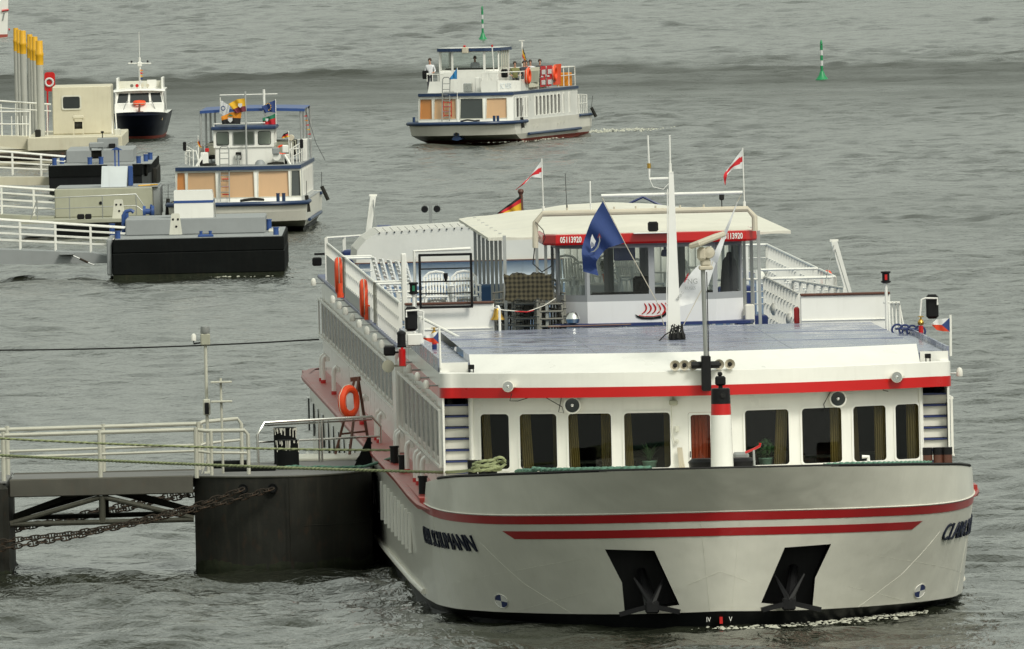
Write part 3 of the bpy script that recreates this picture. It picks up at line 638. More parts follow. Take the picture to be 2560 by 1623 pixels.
# superstructure sides and sun deck
for sd_ in (-1, 1):
    a, b = sorted((sd_ * 4.80, sd_ * 4.88))
    part(MB().bx(a, b, 10.8, 33.0, 2.28, 4.22), 'side_wall', 'white')
    part(MB().bx(a, b, 33.0, 90.0, 2.28, 4.40), 'side_wall', 'white')
    a, b = sorted((sd_ * 4.60, sd_ * 4.95)); part(MB().bevbox(a, b, 33.0, 91, 4.38, 4.47, .02), 'deck_edge', 'navy')
    a, b = sorted((sd_ * 4.86, sd_ * 5.04)); part(MB().bx(a, b, 32.6, 34.6, 2.3, 4.38), 'side_pilaster', 'white')
    for (ya, yb, za, zb, prn) in ((8.3, 32.4, 2.86, 3.97, .12), (35.0, 90.5, 3.06, 3.92, .08)):
        xo = 4.88 + prn; fr_ = MB()
        gl_ = sorted((sd_ * 4.881, sd_ * 4.887)); wn = part(MB().bx(gl_[0], gl_[1], ya, yb, za + .08, zb - .08), 'cabin_window', 'pane_dark')
        for z_ in (za, zb): fr_ = MB().bx(min(sd_ * (xo - .03), sd_ * (xo + .015)), max(sd_ * (xo - .03), sd_ * (xo + .015)), ya, yb, z_ - .02, z_ + .02); part(fr_, 'frame_rail', 'railing_white', wn)
        ny = int((yb - ya) / 2.5)
        for j in range(ny + 1):
            y_ = ya + (yb - ya) * j / ny
            fa_ = MB().bx(min(sd_ * 4.88, sd_ * xo), max(sd_ * 4.88, sd_ * xo), y_ - .02, y_ + .02, za - .015, za + .015).bx(min(sd_ * 4.88, sd_ * xo), max(sd_ * 4.88, sd_ * xo), y_ - .02, y_ + .02, zb - .015, zb + .015)
            pd_ = .045 if prn > .1 else .032; fa_.bx(min(sd_ * (xo - pd_), sd_ * xo), max(sd_ * (xo - pd_), sd_ * xo), y_ - .03, y_ + .03, za, zb); part(fa_, 'frame_post', 'railing_white', wn)
part(MB().bx(-4.62, 4.62, 24.9, 91, 4.36, 4.44), 'sun_deck', 'deck_blue')
part(MB().bx(-4.8, 4.8, 89.9, 90.0, 2.2, 4.4), 'stern_wall', 'white')
# ------------------------------------------------------------------ wheelhouse
def facet_path(o_=0.0):
    return [(-1.9 - o_, 29.6 + o_), (-1.9 - o_, 27.1 - o_ * .4), (-1.3 - o_ * .4, 26.5 - o_), (1.32 + o_ * .4, 26.5 - o_), (1.9 + o_, 27.1 - o_ * .4), (1.9 + o_, 29.6 + o_)]
wh = part(MB().prism(facet_path(), 5.02, 5.49, 'z'), 'wheelhouse', 'wh_white')
part(MB().prism([(-2.02, 29.7), (-2.02, 26.7), (-1.5, 26.25), (2.0, 26.25), (2.1, 26.7), (2.1, 29.7)], 4.99, 5.05, 'z'), 'plinth', 'navy', wh)
def fas_path(o_): return [(-2.16 - o_, 29.8), (-2.16 - o_, 26.62 - o_), (-1.92 - o_ * .4, 26.24 - o_), (1.94 + o_ * .4, 26.24 - o_), (2.16 + o_, 26.62 - o_), (2.16 + o_, 29.8)]
mb = MB().grid([[(x, y, z) for x, y in fas_path(o_)] for o_, z in ((-.3, 6.66), (.0, 6.66), (.02, 6.70), (.015, 6.865), (-.05, 6.88))]); part(mb, 'fascia', 'red', wh, smooth=False)
part(MB().prism(fas_path(-.04), 6.84, 6.885, 'z'), 'roof', 'canvas_cream', wh)
part(MB().prism(facet_path(.0), 6.62, 6.66, 'z'), 'head', 'wh_grey', wh)
FP = facet_path()
panels = [(FP[1], FP[2]), (FP[2], (.02, 26.5)), ((.02, 26.5), FP[3]), (FP[3], FP[4]), (FP[0], FP[1]), (FP[4], FP[5]), (FP[5], (.75, 29.6)), ((.75, 29.6), (.02, 29.6)), ((.02, 29.6), (-.72, 29.6)), ((-.72, 29.6), FP[0])]
for i, (a, b) in enumerate(panels):
    a, b = Vector((*a, 0)), Vector((*b, 0)); d_ = (b - a).normalized(); nrm = Vector((d_.y, -d_.x, 0)); Lp = (b - a).length
    f = lambda u, v, d, a=a, d_=d_, nrm=nrm: tuple(a + d_ * u + Vector((0, 0, v)) - nrm * d)
    aft = i >= 6; m_ = .10 if aft else .06; zb = 5.55 if aft else 5.625
    fr_ = ring(MB(), [(0, 5.49), (Lp, 5.49), (Lp, 6.63), (0, 6.63)], [(m_, zb), (Lp - m_, zb), (Lp - m_, 6.57), (m_, 6.57)], f, 0.0, .06)
    wn = part(fr_, 'window_frame', 'wh_grey', wh, smooth=False)
    part(MB().add([f(u, v, .03) for u, v in ((m_, zb), (Lp - m_, zb), (Lp - m_, 6.57), (m_, 6.57))], [(0, 1, 2, 3)]), 'pane', 'pane_clear', wh, smooth=False)
part(MB().bevbox(-1.2, 1.3, 26.9, 27.3, 5.4, 5.66, .03).bevbox(.1, .45, 27.0, 27.4, 5.6, 5.74, .03), 'console', 'black', wh)
part(MB().bevbox(-.30, .10, 27.9, 28.0, 5.45, 5.95, .05).bevbox(-.32, .12, 27.55, 28.0, 5.36, 5.48, .03).cyl((-.1, 27.8, 5.04), (-.1, 27.8, 5.4), .05), 'helm_chair', 'black', wh)
part(MB().bevbox(-.72, -.28, 27.0, 27.15, 6.30, 6.58, .02), 'monitor', 'navy', wh)
part(MB().lathe([(0, .13), (.06, .12), (.085, .05), (.085, 0), (.05, -.02), (0, -.02)], (.33, 27.1, 6.38), 12).cyl((.33, 27.1, 6.5), (.33, 27.1, 6.62), .03), 'dome_camera', 'navy', wh)
jk = MB().lathe([(0, 6.40), (.05, 6.38), (.07, 6.30), (.14, 6.22), (.17, 6.0), (.19, 5.7), (.2, 5.45), (.17, 5.44), (0, 5.44)], (1.70, 28.4, 0), 14); 
for i_, v_ in enumerate(jk.v): jk.v[i_] = (v_[0], 28.4 + (v_[1] - 28.4) * .45, v_[2])
one(jk, 'hanging_coat', 'dark coat hanging behind the right hand window of the wheelhouse', 'coat', 'shirt_dark', (0, 0, 0)).matrix_world = SM
# number lettering on the fascia
def place_text(mb_, x, y, z, rz=0.0): return mb_.xf(Matrix.Translation((x, y, z)) @ Matrix.Rotation(rz, 4, 'Z') @ Matrix.Rotation(R(90), 4, 'X'))
for x_ in (-1.62, 1.66):
    tm = text_mb('05113920', .165, .004, 0, .66, 'CENTER', .004); 
    sgn = 1 if x_ > 0 else -1
    # sits on the straight front just inside the corner
    part(place_text(tm, x_, 26.212, 6.715), 'number_lettering', 'white', wh, smooth=False)
part(MB().bevbox(-.35, .42, 26.02, 26.3, 6.86, 6.885, .01), 'lamp_shelf', 'white', wh)
part(MB().bevbox(-.05, .16, 26.08, 26.26, 6.90, 7.10, .03).bx(-.03, .14, 26.07, 26.08, 6.93, 7.06), 'search_lamp', 'black', wh)
part(MB().lathe([(0, .13), (.09, .11), (.14, .05), (.16, -.02), (.13, -.1), (0, -.14)], (0, 0, 0), 18).xf(Matrix.Translation((-1.62, 26.25, 5.18))), 'chrome_ball', 'chrome', wh)
part(MB().cyl((-2.15, 25.6, 5.03), (-.45, 25.9, 5.03), .018, 6), 'boat_pole', 'brown_wood')
# emblem: longship with a red striped sail
for i_ in range(6):
    x0 = -.14 + i_ * .085; path = []
    for u in np.linspace(0, 1, 9): path.append((x0 + .16 * math.sin(u * 1.9) - .10 * u - .05 * u * u + (.02 * i_ - .06) * u, 26.488, 5.435 - u * .215))
    part(MB().tube(path, [.007 + .010 * math.sin(u * 3.1) for u in np.linspace(0, 1, 9)], 4), 'emblem_stripe', 'red', wh)
hp = [(-.33, 5.215), (-.30, 5.155), (-.2, 5.115), (0, 5.105), (.2, 5.125), (.30, 5.19), (.335, 5.31), (.30, 5.25), (.22, 5.185), (.05, 5.15), (-.15, 5.155), (-.26, 5.18)]
part(MB().prism(hp, 26.482, 26.496, 'y'), 'emblem_hull', 'black', wh, smooth=False)
part(MB().tube([(x, 26.478, z + .012) for x, z in ((-.26, 5.18), (-.15, 5.157), (.05, 5.152), (.22, 5.187), (.30, 5.252), (.335, 5.32))], .009, 4), 'emblem_stripe', 'red', wh)
# pipe arch over the wheelhouse with cables and small lamps
ar = part(MB().tube([(-2.34, 26.3, 6.62), (-2.33, 26.3, 7.13), (-2.18, 26.3, 7.31), (1.99, 26.3, 7.31), (2.13, 26.3, 7.15), (2.13, 26.3, 6.86)], .062, 10), 'pipe_arch', 'beige')
for x_ in (-1.68, -.72, -.28, .12, .62, 1.1): part(MB().cyl((x_, 26.3, 7.36), (x_, 26.3, 7.42), .022, 6), 'pipe_fitting', 'beige', ar)
part(MB().cyl((-1.2, 26.3, 7.36), (-1.2, 26.3, 7.95), .018, 6), 'antenna', 'white', ar)
part(MB().cyl((-1.68, 26.3, 7.36), (-1.70, 26.3, 8.12), .006, 5).cyl((-1.68, 26.3, 7.36), (-1.68, 26.3, 7.48), .016, 6), 'antenna', 'matt_black', ar)
part(MB().bevbox(1.42, 1.52, 26.25, 26.35, 7.5, 7.68, .02).cyl((1.47, 26.3, 7.36), (1.47, 26.3, 7.5), .012, 6), 'signal_lamp', 'matt_black', ar)
part(MB().tube([(-2.33, 26.22, 7.15), (-2.18, 26.2, 6.98), (-2.14, 26.2, 6.82), (-2.2, 26.2, 6.7)], .009, 5).tube([(-2.36, 26.2, 6.62), (-2.4, 26.2, 6.3), (-2.22, 26.2, 6.13), (-2.02, 26.2, 6.25), (-1.98, 26.2, 6.5)], .014, 6), 'cable', 'matt_black', ar)
for x_ in (-2.3, -2.12): part(MB().bx(x_ - .03, x_ + .03, 26.6, 26.66, 6.1 if x_ < -2.2 else 5.0, 6.68), 'arch_leg', 'steel_grey', ar)
# ------------------------------------------------------------------ awning behind the wheelhouse
cn = [(-3.22, 28.0), (2.95, 28.0), (2.95, 45), (-3.25, 45)]
mb = MB(); nu, nv = 30, 26; rows_ = []
for j in range(nv + 1):
    y_ = lerp(28, 45, j / nv); r_ = []
    for i in range(nu + 1):
        u = i / nu; x_ = lerp(-3.23, 2.95, u); rise = .27 * min(1, min(u, 1 - u) / .42) * min(1, (y_ - 28) / 3.2) ** .8
        sag = -.03 * abs(math.sin((y_ - 28) / 17 * math.pi * 5))* math.sin(u * math.pi); r_.append((x_, y_, 6.80 + rise + sag + .01 * math.sin(u * 40)))
    rows_.append(r_)
mb.grid(rows_)
edge = rows_[0] + [r[-1] for r in rows_[1:]] + rows_[-1][::-1][1:] + [r[0] for r in rows_[::-1]][1:]
mb.grid([edge, [(x, y, z - .055 - .012 * math.sin(k_ * 1.3)) for k_, (x, y, z) in enumerate(edge)]])
aw = part(mb, 'awning', 'canvas_cream')
for j in range(8): part(MB().bx(-2.95, -2.885, 27.6 + j * 2.35, 27.665 + j * 2.35, 4.44, 6.85), 'awning_post', 'aluminium', aw)
for j in range(6): part(MB().bx(2.2, 2.265, 26.9 + j * 3.0, 26.965 + j * 3.0, 4.44, 6.85), 'awning_post', 'aluminium', aw)
for j in range(3): part(MB().tube([(-3.2, 33 + j * 5, 6.79), (-.15, 33 + j * 5, 6.98), (2.92, 33 + j * 5, 6.78)], .03, 6), 'awning_rib', 'aluminium', aw)
part(MB().tube([(.2, 46, 6.9), (.75, 46, 7.15), (1.35, 46, 6.85)], .03, 6), 'boom', 'navy')
# ------------------------------------------------------------------ main mast
ms = MB(); ms.grid([[(-.035 + s_ * w_ * .5 * c_[0] - .012 * (1 - k_), 15.7 + .5 * w_ * c_[1], z_) for c_ in ((-1, -1), (1, -1), (1, 1), (-1, 1))] for z_, w_, s_, k_ in ((5.0, .27, 1, 0), (8.32, .09, 1, 1))], wrap=True); ms.bx(-.085, .01, 15.65, 15.75, 8.3, 8.33)
mast = part(ms, 'mast', 'white', smooth=False)
part(MB().cyl((-.05, 15.7, 8.3), (-.05, 15.7, 9.06), .018, 6).cyl((-.05, 15.7, 8.3), (-.05, 15.7, 8.5), .03, 6), 'antenna', 'white', mast)
part(MB().tube([(-.05, 15.7, 8.2), (-.47, 15.7, 8.2), (-.47, 15.7, 8.42)], .03, 7).cyl((-.47, 15.7, 8.5), (-.48, 15.7, 9.06), .018, 6), 'antenna', 'white', mast)
part(MB().cyl((-.47, 15.7, 8.41), (-.47, 15.7, 8.51), .038, 8), 'insulator', 'brass', mast)
part(MB().cyl((-1.43, 15.7, 7.89), (1.37, 15.7, 7.89), .032, 8), 'yard', 'white', mast)
part(MB().tube([(-.47, 15.66, 8.2), (-.40, 15.66, 8.04), (-.2, 15.66, 7.99), (-.09, 15.66, 8.1)], .008, 5).tube([(-.12, 15.62, 8.0), (-.14, 15.62, 7), (-.18, 15.58, 6), (-.2, 15.55, 5.1)], .011, 5), 'cable', 'white', mast)
cb = MB().bevbox(-.16, .16, 15.3, 15.6, 5.0, 5.14, .02)
for i_ in range(9):
    a = random.uniform(-.15, .12); b = random.uniform(-.14, .14); cb.tube([(a, 15.35, 5.1), (a + random.uniform(-.12, .12), 15.3, 5.25 + random.random() * .08), (b, 15.3, 5.22), (b * 1.3, 15.25, 5.05)], .014, 5)
cb.tube([(-.1, 15.3, 5.2), (-.25, 15.2, 5.12), (-.38, 15.1, 5.0)], .014, 5); part(cb, 'cable_box', 'matt_black', mast)
# halyards
part(MB().tube([(-1.42, 15.7, 7.87), (-.99, 15.68, 6.95), (-.37, 15.6, 5.75), (-.25, 15.6, 5.3)], .008, 5), 'halyard', 'beige', mast)
part(MB().tube([(1.36, 15.7, 7.87), (1.26, 15.7, 7.7), (.5, 15.68, 5.95), (.14, 15.6, 5.3)], .008, 5), 'halyard', 'beige', mast)
# ------------------------------------------------------------------ radar pole on the fascia, horns, lamps
rp_ = part(MB().cyl((.10, 5.80, 4.90), (.08, 5.80, 6.66), .045, 10), 'radar_pole', 'steel_grey')
part(MB().bevbox(.01, .19, 5.72, 6.06, 4.30, 4.98, .02).tube([(-.18, 5.9, 4.80), (.36, 5.9, 4.80)], .07, 8), 'pole_clamp', 'black', rp_)
part(MB().cyl((.155, 5.78, 4.9), (.15, 5.78, 6.6), .010, 5), 'cable', 'matt_black', rp_)
part(MB().bevbox(.0, .27, 5.68, 5.95, 6.64, 6.72, .02).bevbox(.03, .23, 5.7, 5.95, 6.7, 6.86, .04).bevbox(-.03, .15, 5.62, 5.9, 6.82, 7.08, .05).lathe([(0, -.12), (.10, -.10), (.12, 0), (.10, .1), (0, .12)], (.20, 5.75, 6.97), 14, 'y'), 'scanner_housing', 'beige', rp_)
mbx = MB().bevbox(-.62, .62, -.13, .13, -.055, .055, .03).xf(Matrix.Translation((.18, 5.9, 7.21)) @ Matrix.Rotation(R(-16), 4, 'Y') @ Matrix.Rotation(R(62), 4, 'Z')); part(mbx, 'radar_scanner', 'beige', rp_)
for x_ in (-.49, -.31, -.14, .36, .57):
    hn = MB(); prof = [(.02, .30), (.025, .12), (.045, .06), (.092, .0), (.102, -.012), (.090, .0), (.03, .07), (.0, .08)]
    hn.lathe(prof, (x_, 6.02, 4.80), 16, 'y').bx(x_ - .02, x_ + .02, 6.1, 6.16, 4.69, 4.79)
    h_o = part(hn, 'horn', 'beige'); part(MB().lathe([(0, .0), (.02, -.002), (.045, -.004)], (x_, 6.02, 4.80), 14, 'y').lathe([(0, -.02), (.02, -.016), (.022, 0)], (x_, 6.02, 4.80), 8, 'y'), 'horn_throat_shade', 'matt_black', h_o)  # black disc in the mouth stands in for the shade inside the horn
for x_, y_ in ((-3.69, 7.1), (3.86, 7.22)):
    s_ = part(MB().lathe([(.0, .16), (.08, .14), (.11, .04), (.112, -.04), (.10, -.05)], (x_, y_, 4.44), 20, 'y').bx(x_ + .08, x_ + .16, y_, y_ + .25, 4.42, 4.46), 'spotlight', 'cream_white')
    part(MB().lathe([(.0, -.045), (.06, -.05), (.098, -.052)], (x_, y_, 4.44), 20, 'y').lathe([(0, -.07), (.03, -.06), (.03, -.05)], (x_, y_, 4.44), 8, 'y'), 'lens', 'chrome', s_)
for x_ in (-2.46, 2.70):
    y_ = yw(x_) - .16
    s_ = part(MB().lathe([(.10, .14), (.145, .12), (.165, .02), (.168, -.03), (.145, -.04), (.135, -.01), (.135, .03), (0, .05)], (x_, y_, 4.05), 24, 'y'), 'floodlight', 'white')
    part(MB().lathe([(.0, -.002), (.07, -.004), (.137, .0)], (x_, y_ - .015, 4.05), 20, 'y'), 'lens', 'glass_dark', s_)
    part(MB().lathe([(0, -.03), (.03, -.02), (.035, .0)], (x_, y_ - .02, 4.05), 8, 'y'), 'bulb', 'chrome', s_)
part(MB().bevbox(-.60, -.44, 6.33, 6.5, 4.02, 4.12, .02).bx(-.54, -.5, 6.4, 6.55, 4.1, 4.2), 'loudspeaker', 'pontoon_olive')
part(MB().tube([(-.56, 6.45, 4.0), (-.56, 6.47, 3.5), (-.5, 6.47, 3.25)], .010, 5).bevbox(-.5, -.42, 6.44, 6.5, 3.5, 3.62, .01).lathe([(0, -.02), (.035, -.015), (.035, .03)], (-.46, 6.46, 3.33), 10, 'y'), 'switch_box', 'old_white')
hk = MB()
for i_ in range(8): hk.tube([(-.46 + .012 * i_, 6.42, 3.2), (-.44 + .012 * i_, 6.40, 2.95), (-.42 + .014 * i_, 6.42, 2.75 + .02 * (i_ % 3))], .010, 5)
one(hk, 'hanging_rope', 'bundle of pale rope hanging beside the front door', 'rope', 'beige').matrix_world = SM
part(MB().tube([(-3.62, 7.0, 4.3), (-3.66, 7.0, 4.16), (-3.5, 7.1, 4.15), (-3.3, 7.3, 4.2)], .008, 5).tube([(-2.95, 7.1, 4.2), (-2.65, 7.0, 4.02), (-2.62, 7.0, 3.9), (-2.72, 7.0, 3.92), (-2.66, 7.0, 4.2)], .008, 5).tube([(3.62, 7.3, 4.3), (3.6, 7.4, 4.18), (3.7, 7.4, 4.16)], .008, 5).tube([(2.55, 7.0, 4.18), (2.42, 7.0, 3.95), (2.45, 7.0, 3.8), (2.5, 7.0, 3.85)], .008, 5), 'cable', 'matt_black')
# bow mast stump with black and red top
fu = MB(); cz = [(2.12, .225), (3.0, .218), (3.98, .192)]
fu.mat(0).lathe([(r_, z_) for z_, r_ in cz], (.16, 1.5, 0), 22); fu.mat(1).lathe([(.193, 3.98), (.187, 4.19)], (.16, 1.5, 0), 22); fu.mat(2).lathe([(.187, 4.19), (.18, 4.47), (.165, 4.49), (0, 4.49)], (.16, 1.5, 0), 22)
stump = part(fu, 'bow_mast_stump', ['white', 'red', 'black'])
part(MB().lathe([(0, -.012), (.05, -.012), (.05, .02)], (.20, 1.30, 4.36), 14, 'y'), 'lamp_hole', 'matt_black', stump)
part(MB().bevbox(.06, .26, 1.4, 1.6, 4.54, 4.72, .03).bevbox(.11, .2, 1.45, 1.55, 4.72, 4.8, .02).bx(.12, .2, 1.45, 1.55, 4.48, 4.55), 'lantern', 'black', stump)
part(MB().lathe([(.18, 2.12), (.18, 2.75), (.30, 2.95), (.33, 3.06), (.26, 3.12), (0, 3.12)], (-.12, 2.4, 0), 16).lathe([(.18, 2.12), (.18, 2.75), (.30, 2.95), (.33, 3.06), (.26, 3.12), (0, 3.12)], (.52, 2.4, 0), 16), 'windlass', 'black')
part(MB().bevbox(.45, .75, 2.9, 3.3, 2.6, 3.2, .04), 'winch_box', 'steel_grey')
wl_ = part(MB().cyl((.83, 2.2, 2.12), (.80, 2.2, 3.28), .025, 7), 'winch_lever', 'aluminium')
part(MB().tube([(.64, 2.2, 3.22), (.80, 2.2, 3.28), (.92, 2.2, 3.34), (.93, 2.2, 3.40)], .026, 7), 'lever_grip', 'red', wl_)
part(MB().bevbox(3.0, 3.25, 4.0, 4.2, 2.3, 2.9, .03).tube([(3.1, 4.1, 2.9), (3.1, 4.1, 3.02), (2.98, 4.1, 3.02)], .04, 6), 'cleat', 'white')
for xs_, y_, mt in (((-4.5, -4.3, -4.12), 4.5, 'black'), ((4.32, 4.52, 4.70), 5.4, 'brown_wood')):
    for x_ in xs_:
        b_ = part(MB().cyl((x_, y_, 2.12), (x_, y_, 2.98), .095, 14), 'bollard', mt)
        part(MB().cyl((x_, y_, 2.98), (x_, y_, 3.12), .10, 14), 'bollard_head', 'black', b_)
# gooseneck vents, bollards and dome lamps along the left side deck
for y_ in (80.6, 79.2, 71, 50.7, 40.8, 39.2, 28.5, 27.4, 21.6, 16.6, 14.9, 12.6):
    x_ = -5.2; g_ = part(MB().tube([(x_, y_, 2.3), (x_, y_, 2.78), (x_ + .02, y_ - .01, 2.86), (x_ + .06, y_ - .02, 2.9), (x_ + .10, y_ - .02, 2.86), (x_ + .11, y_ - .02, 2.78)], .052, 10), 'vent_pipe', 'white')
    part(MB().cyl((x_, y_, 2.28), (x_, y_, 2.36), .062, 10), 'pipe_foot', 'red', g_)
for y_ in (10.0, 21.7, 27.0): part(MB().cyl((-5.28, y_, 2.28), (-5.28, y_, 2.62), .085, 12).cyl((-5.28, y_, 2.6), (-5.28, y_, 2.64), .1, 12), 'bollard', 'black')
for sd_ in (-1, 1):
    for y_ in (85.5, 70.5, 65.5, 61, 55.9, 51.2, 46, 40.8, 36.1, 24.3, 19.2, 14.2, 9.2):
        xo = 4.97 if y_ < 33 else 4.93
        l_ = part(MB().tube([(sd_ * (xo - .05), y_, 4.42), (sd_ * 5.12, y_, 4.42), (sd_ * 5.16, y_, 4.40)], .018, 6), 'lamp_arm', 'steel_grey')
        part(MB().lathe([(.058, 4.36), (.064, 4.38), (.062, 4.45), (.057, 4.48), (.04, 4.52), (.0, 4.535)], (sd_ * 5.2, y_, 0), 14), 'lamp_dome', 'lamp_white', l_)
part(MB().bevbox(-5.32, -5.08, 31.0, 31.2, 4.35, 4.55, .03).bx(-5.1, -4.9, 31.05, 31.12, 4.4, 4.44), 'floodlight', 'black')
part(MB().lathe([(.13, 0), (.05, .22), (.03, .3)], (-5.3, 29.0, 4.2), 14, 'y').bx(-5.3, -4.9, 29.2, 29.26, 4.18, 4.22), 'loudspeaker', 'pontoon_olive')
nb = part(MB().bevbox(-5.24, -4.93, 18.6, 18.9, 4.92, 5.16, .02), 'lamp_bracket', 'white')
part(MB().lathe([(.09, 4.9), (.095, 4.94), (.085, 4.95), (.085, 5.15), (.095, 5.16), (.09, 5.2), (.03, 5.24), (0, 5.24)], (-5.36, 18.4, 0), 14), 'side_lantern', 'black', nb)
part(MB().cyl((-5.3, 20.0, 4.48), (-5.3, 20.0, 4.82), .07, 12).cyl((-5.3, 20, 4.82), (-5.3, 20, 4.9), .03, 8), 'fire_extinguisher', 'red')
# low light ports by the pontoon; white fins stand in for sky reflections
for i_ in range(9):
    y_ = 15.0 + i_ * 2.15; part(MB().bevbox(-5.425, -5.36, y_, y_ + .08, .93, 1.74, .008), 'port_glint', 'white', hull); part(MB().bx(-5.39, -5.36, y_ + .25, y_ + 1.5, 1.0, 1.66), 'porthole', 'glass_dark', hull)
# ------------------------------------------------------------------ parapets, gate frame, nav lanterns, mirrors
for xa, xb in ((-5.08, -3.27), (2.94, 4.76)):
    p_ = part(MB().bevbox(xa, xb, 24.65, 24.78, 4.7, 5.56, .015), 'parapet', 'white')
    part(MB().bevbox(xa, xb, 24.6, 24.84, 5.56, 5.605, .012), 'parapet_cap', 'brown_wood', p_)
    part(MB().bevbox(xa + .02, xb - .02, 24.62, 24.66, 5.05, 5.07, .005), 'parapet_rib', 'white', p_)
gf = part(MB().bar((-4.76, 24.5, 5.50), (-4.76, 24.5, 6.58), .05, .05).bar((-3.72, 24.5, 5.50), (-3.72, 24.5, 6.58), .05, .05).bar((-4.78, 24.5, 6.57), (-3.70, 24.5, 6.57), .05, .05).bar((-4.78, 24.5, 5.51), (-3.70, 24.5, 5.51), .05, .05), 'gate_frame', 'black')
for z_ in (6.29, 6.03, 5.79): part(MB().cyl((-4.76, 24.5, z_), (-3.72, 24.5, z_), .016, 6), 'gate_bar', 'black', gf)
part(MB().lathe([(.0, 6.03), (.02, 6.04), (.045, 6.12), (.045, 6.20), (0, 6.2)], (-4.24, 24.45, 0), 8), 'gate_lamp', 'black', gf)
part(MB().tube([(-4.86, 24.62, 5.3), (-4.86, 24.62, 6.65), (-3.72, 24.62, 6.68)], .035, 8), 'frame_back', 'railing_white', gf)
part(MB().bevbox(-5.09, -4.98, 25.9, 26.05, 5.2, 6.58, .02), 'davit', 'white')
for x_, y_ in ((-4.98, 22.0), (4.53, 22.0)):
    n_ = part(MB().cyl((x_, y_, 4.86), (x_, y_, 5.86), .030, 8), 'lantern_post', 'white')
    part(MB().lathe([(.06, 5.85), (.10, 5.87), (.10, 5.9), (.075, 5.9), (.075, 6.05), (.10, 6.06), (.10, 6.09), (0, 6.1)], (x_, y_, 0), 12), 'lantern', 'black', n_)
    part(MB().bx(x_ - .025, x_ + .025, y_ - .085, y_ - .07, 5.92, 6.03), 'lens', 'red' if x_ > 0 else 'flag_green', n_)
for sd_, xm, xp in ((1, 5.34, 5.10), (-1, -5.10, -4.88)):
    m_ = part(MB().tube([(xp, 20, 4.86), (xp - .02 * sd_, 20, 5.2), (xp + .02, 20, 5.56), (xp + .10 * sd_, 20, 5.59), (xm + .1 * sd_, 20, 5.58), (xm + .1 * sd_, 20, 5.45)], .02, 7), 'mirror_arm', 'white')
    part(MB().bevbox(xm - .125, xm + .125, 20.05, 20.16, 5.17, 5.66, .06), 'mirror', 'black', m_)
part(MB().tube([(-4.86, 22.5, 4.86), (-4.84, 22.4, 5.4)], .045, 8).tube([(-4.8, 22.3, 5.35), (-4.1, 21.5, 4.98)], .03, 7), 'davit_foot', 'railing_white')
for x_ in (-4.72, 4.98):
    v_ = part(MB().cyl((x_, 18, 4.86), (x_, 18, 4.96), .05, 10), 'hydrant', 'navy')
    part(MB().cyl((x_, 18, 4.96), (x_, 18, 5.1), .048, 10), 'hydrant_body', 'red', v_)
    part(MB().lathe([(.0, 5.1), (.055, 5.12), (.065, 5.17), (.04, 5.22), (.02, 5.24), (.02, 5.27), (.06, 5.275), (.06, 5.29), (0, 5.3)], (x_, 18, 0), 12), 'hydrant_valve', 'brass', v_)
bp_ = part(MB().tube([(-3.17, 24.4, 5.0), (-3.17, 24.4, 5.46), (-3.19, 24.44, 5.50), (-3.22, 24.5, 5.5)], .026, 8), 'bell_post', 'white')
part(MB().lathe([(0, .19), (.05, .185), (.075, .14), (.085, .08), (.11, .02), (.145, -.03), (.145, -.045), (.0, -.03)], (-3.2, 24.62, 5.27), 18), 'bell', 'brass', bp_)
part(MB().tube([(-3.3, 24.6, 5.48), (-3.1, 24.6, 5.42), (-2.6, 24.9, 5.36), (-2.2, 25.8, 5.46), (-1.95, 26.4, 5.58)], .010, 5), 'barrier_rope', 'cream_white'); part(MB().tube([(-2.85, 24.75, 5.385), (-2.6, 24.9, 5.36), (-2.45, 25.2, 5.38)], .013, 5), 'barrier_rope', 'red')
lr = MB()
for i_ in range(4): lr.tube([(4.60 + i_ * .08, 22.4 + .1 * i_, 4.86), (4.59 + i_ * .08, 22.4 + .1 * i_, 5.40), (4.55 + i_ * .08, 22.4, 5.45)], .022, 6)
part(lr.tube([(4.5, 22.4, 5.45), (4.82, 22.7, 5.45), (4.92, 22.7, 4.86)], .022, 6), 'ladder_rail', 'railing_white')
hs_ = MB()
for i_ in range(7): hs_.torus((4.72 + .06 * i_, 21.6 - .25 * i_, 4.92 + .03 * (i_ % 2)), .11, .022, 'z' if i_ % 2 else 'y', 14, 5)
one(hs_, 'coiled_hose', 'dark blue hose coiled on the roof edge beside the right hand mirror', 'hose', 'navy').matrix_world = SM
for x_, y_ in ((-4.36, 7.9), (4.52, 8.0)): part(MB().bevbox(x_ - .06, x_ + .06, y_, y_ + .08, 4.76, 4.85, .01).bx(x_ - .05, x_ - .03, y_, y_ + .04, 4.69, 4.78).bx(x_ + .03, x_ + .05, y_, y_ + .04, 4.69, 4.78), 'deck_light', 'black')
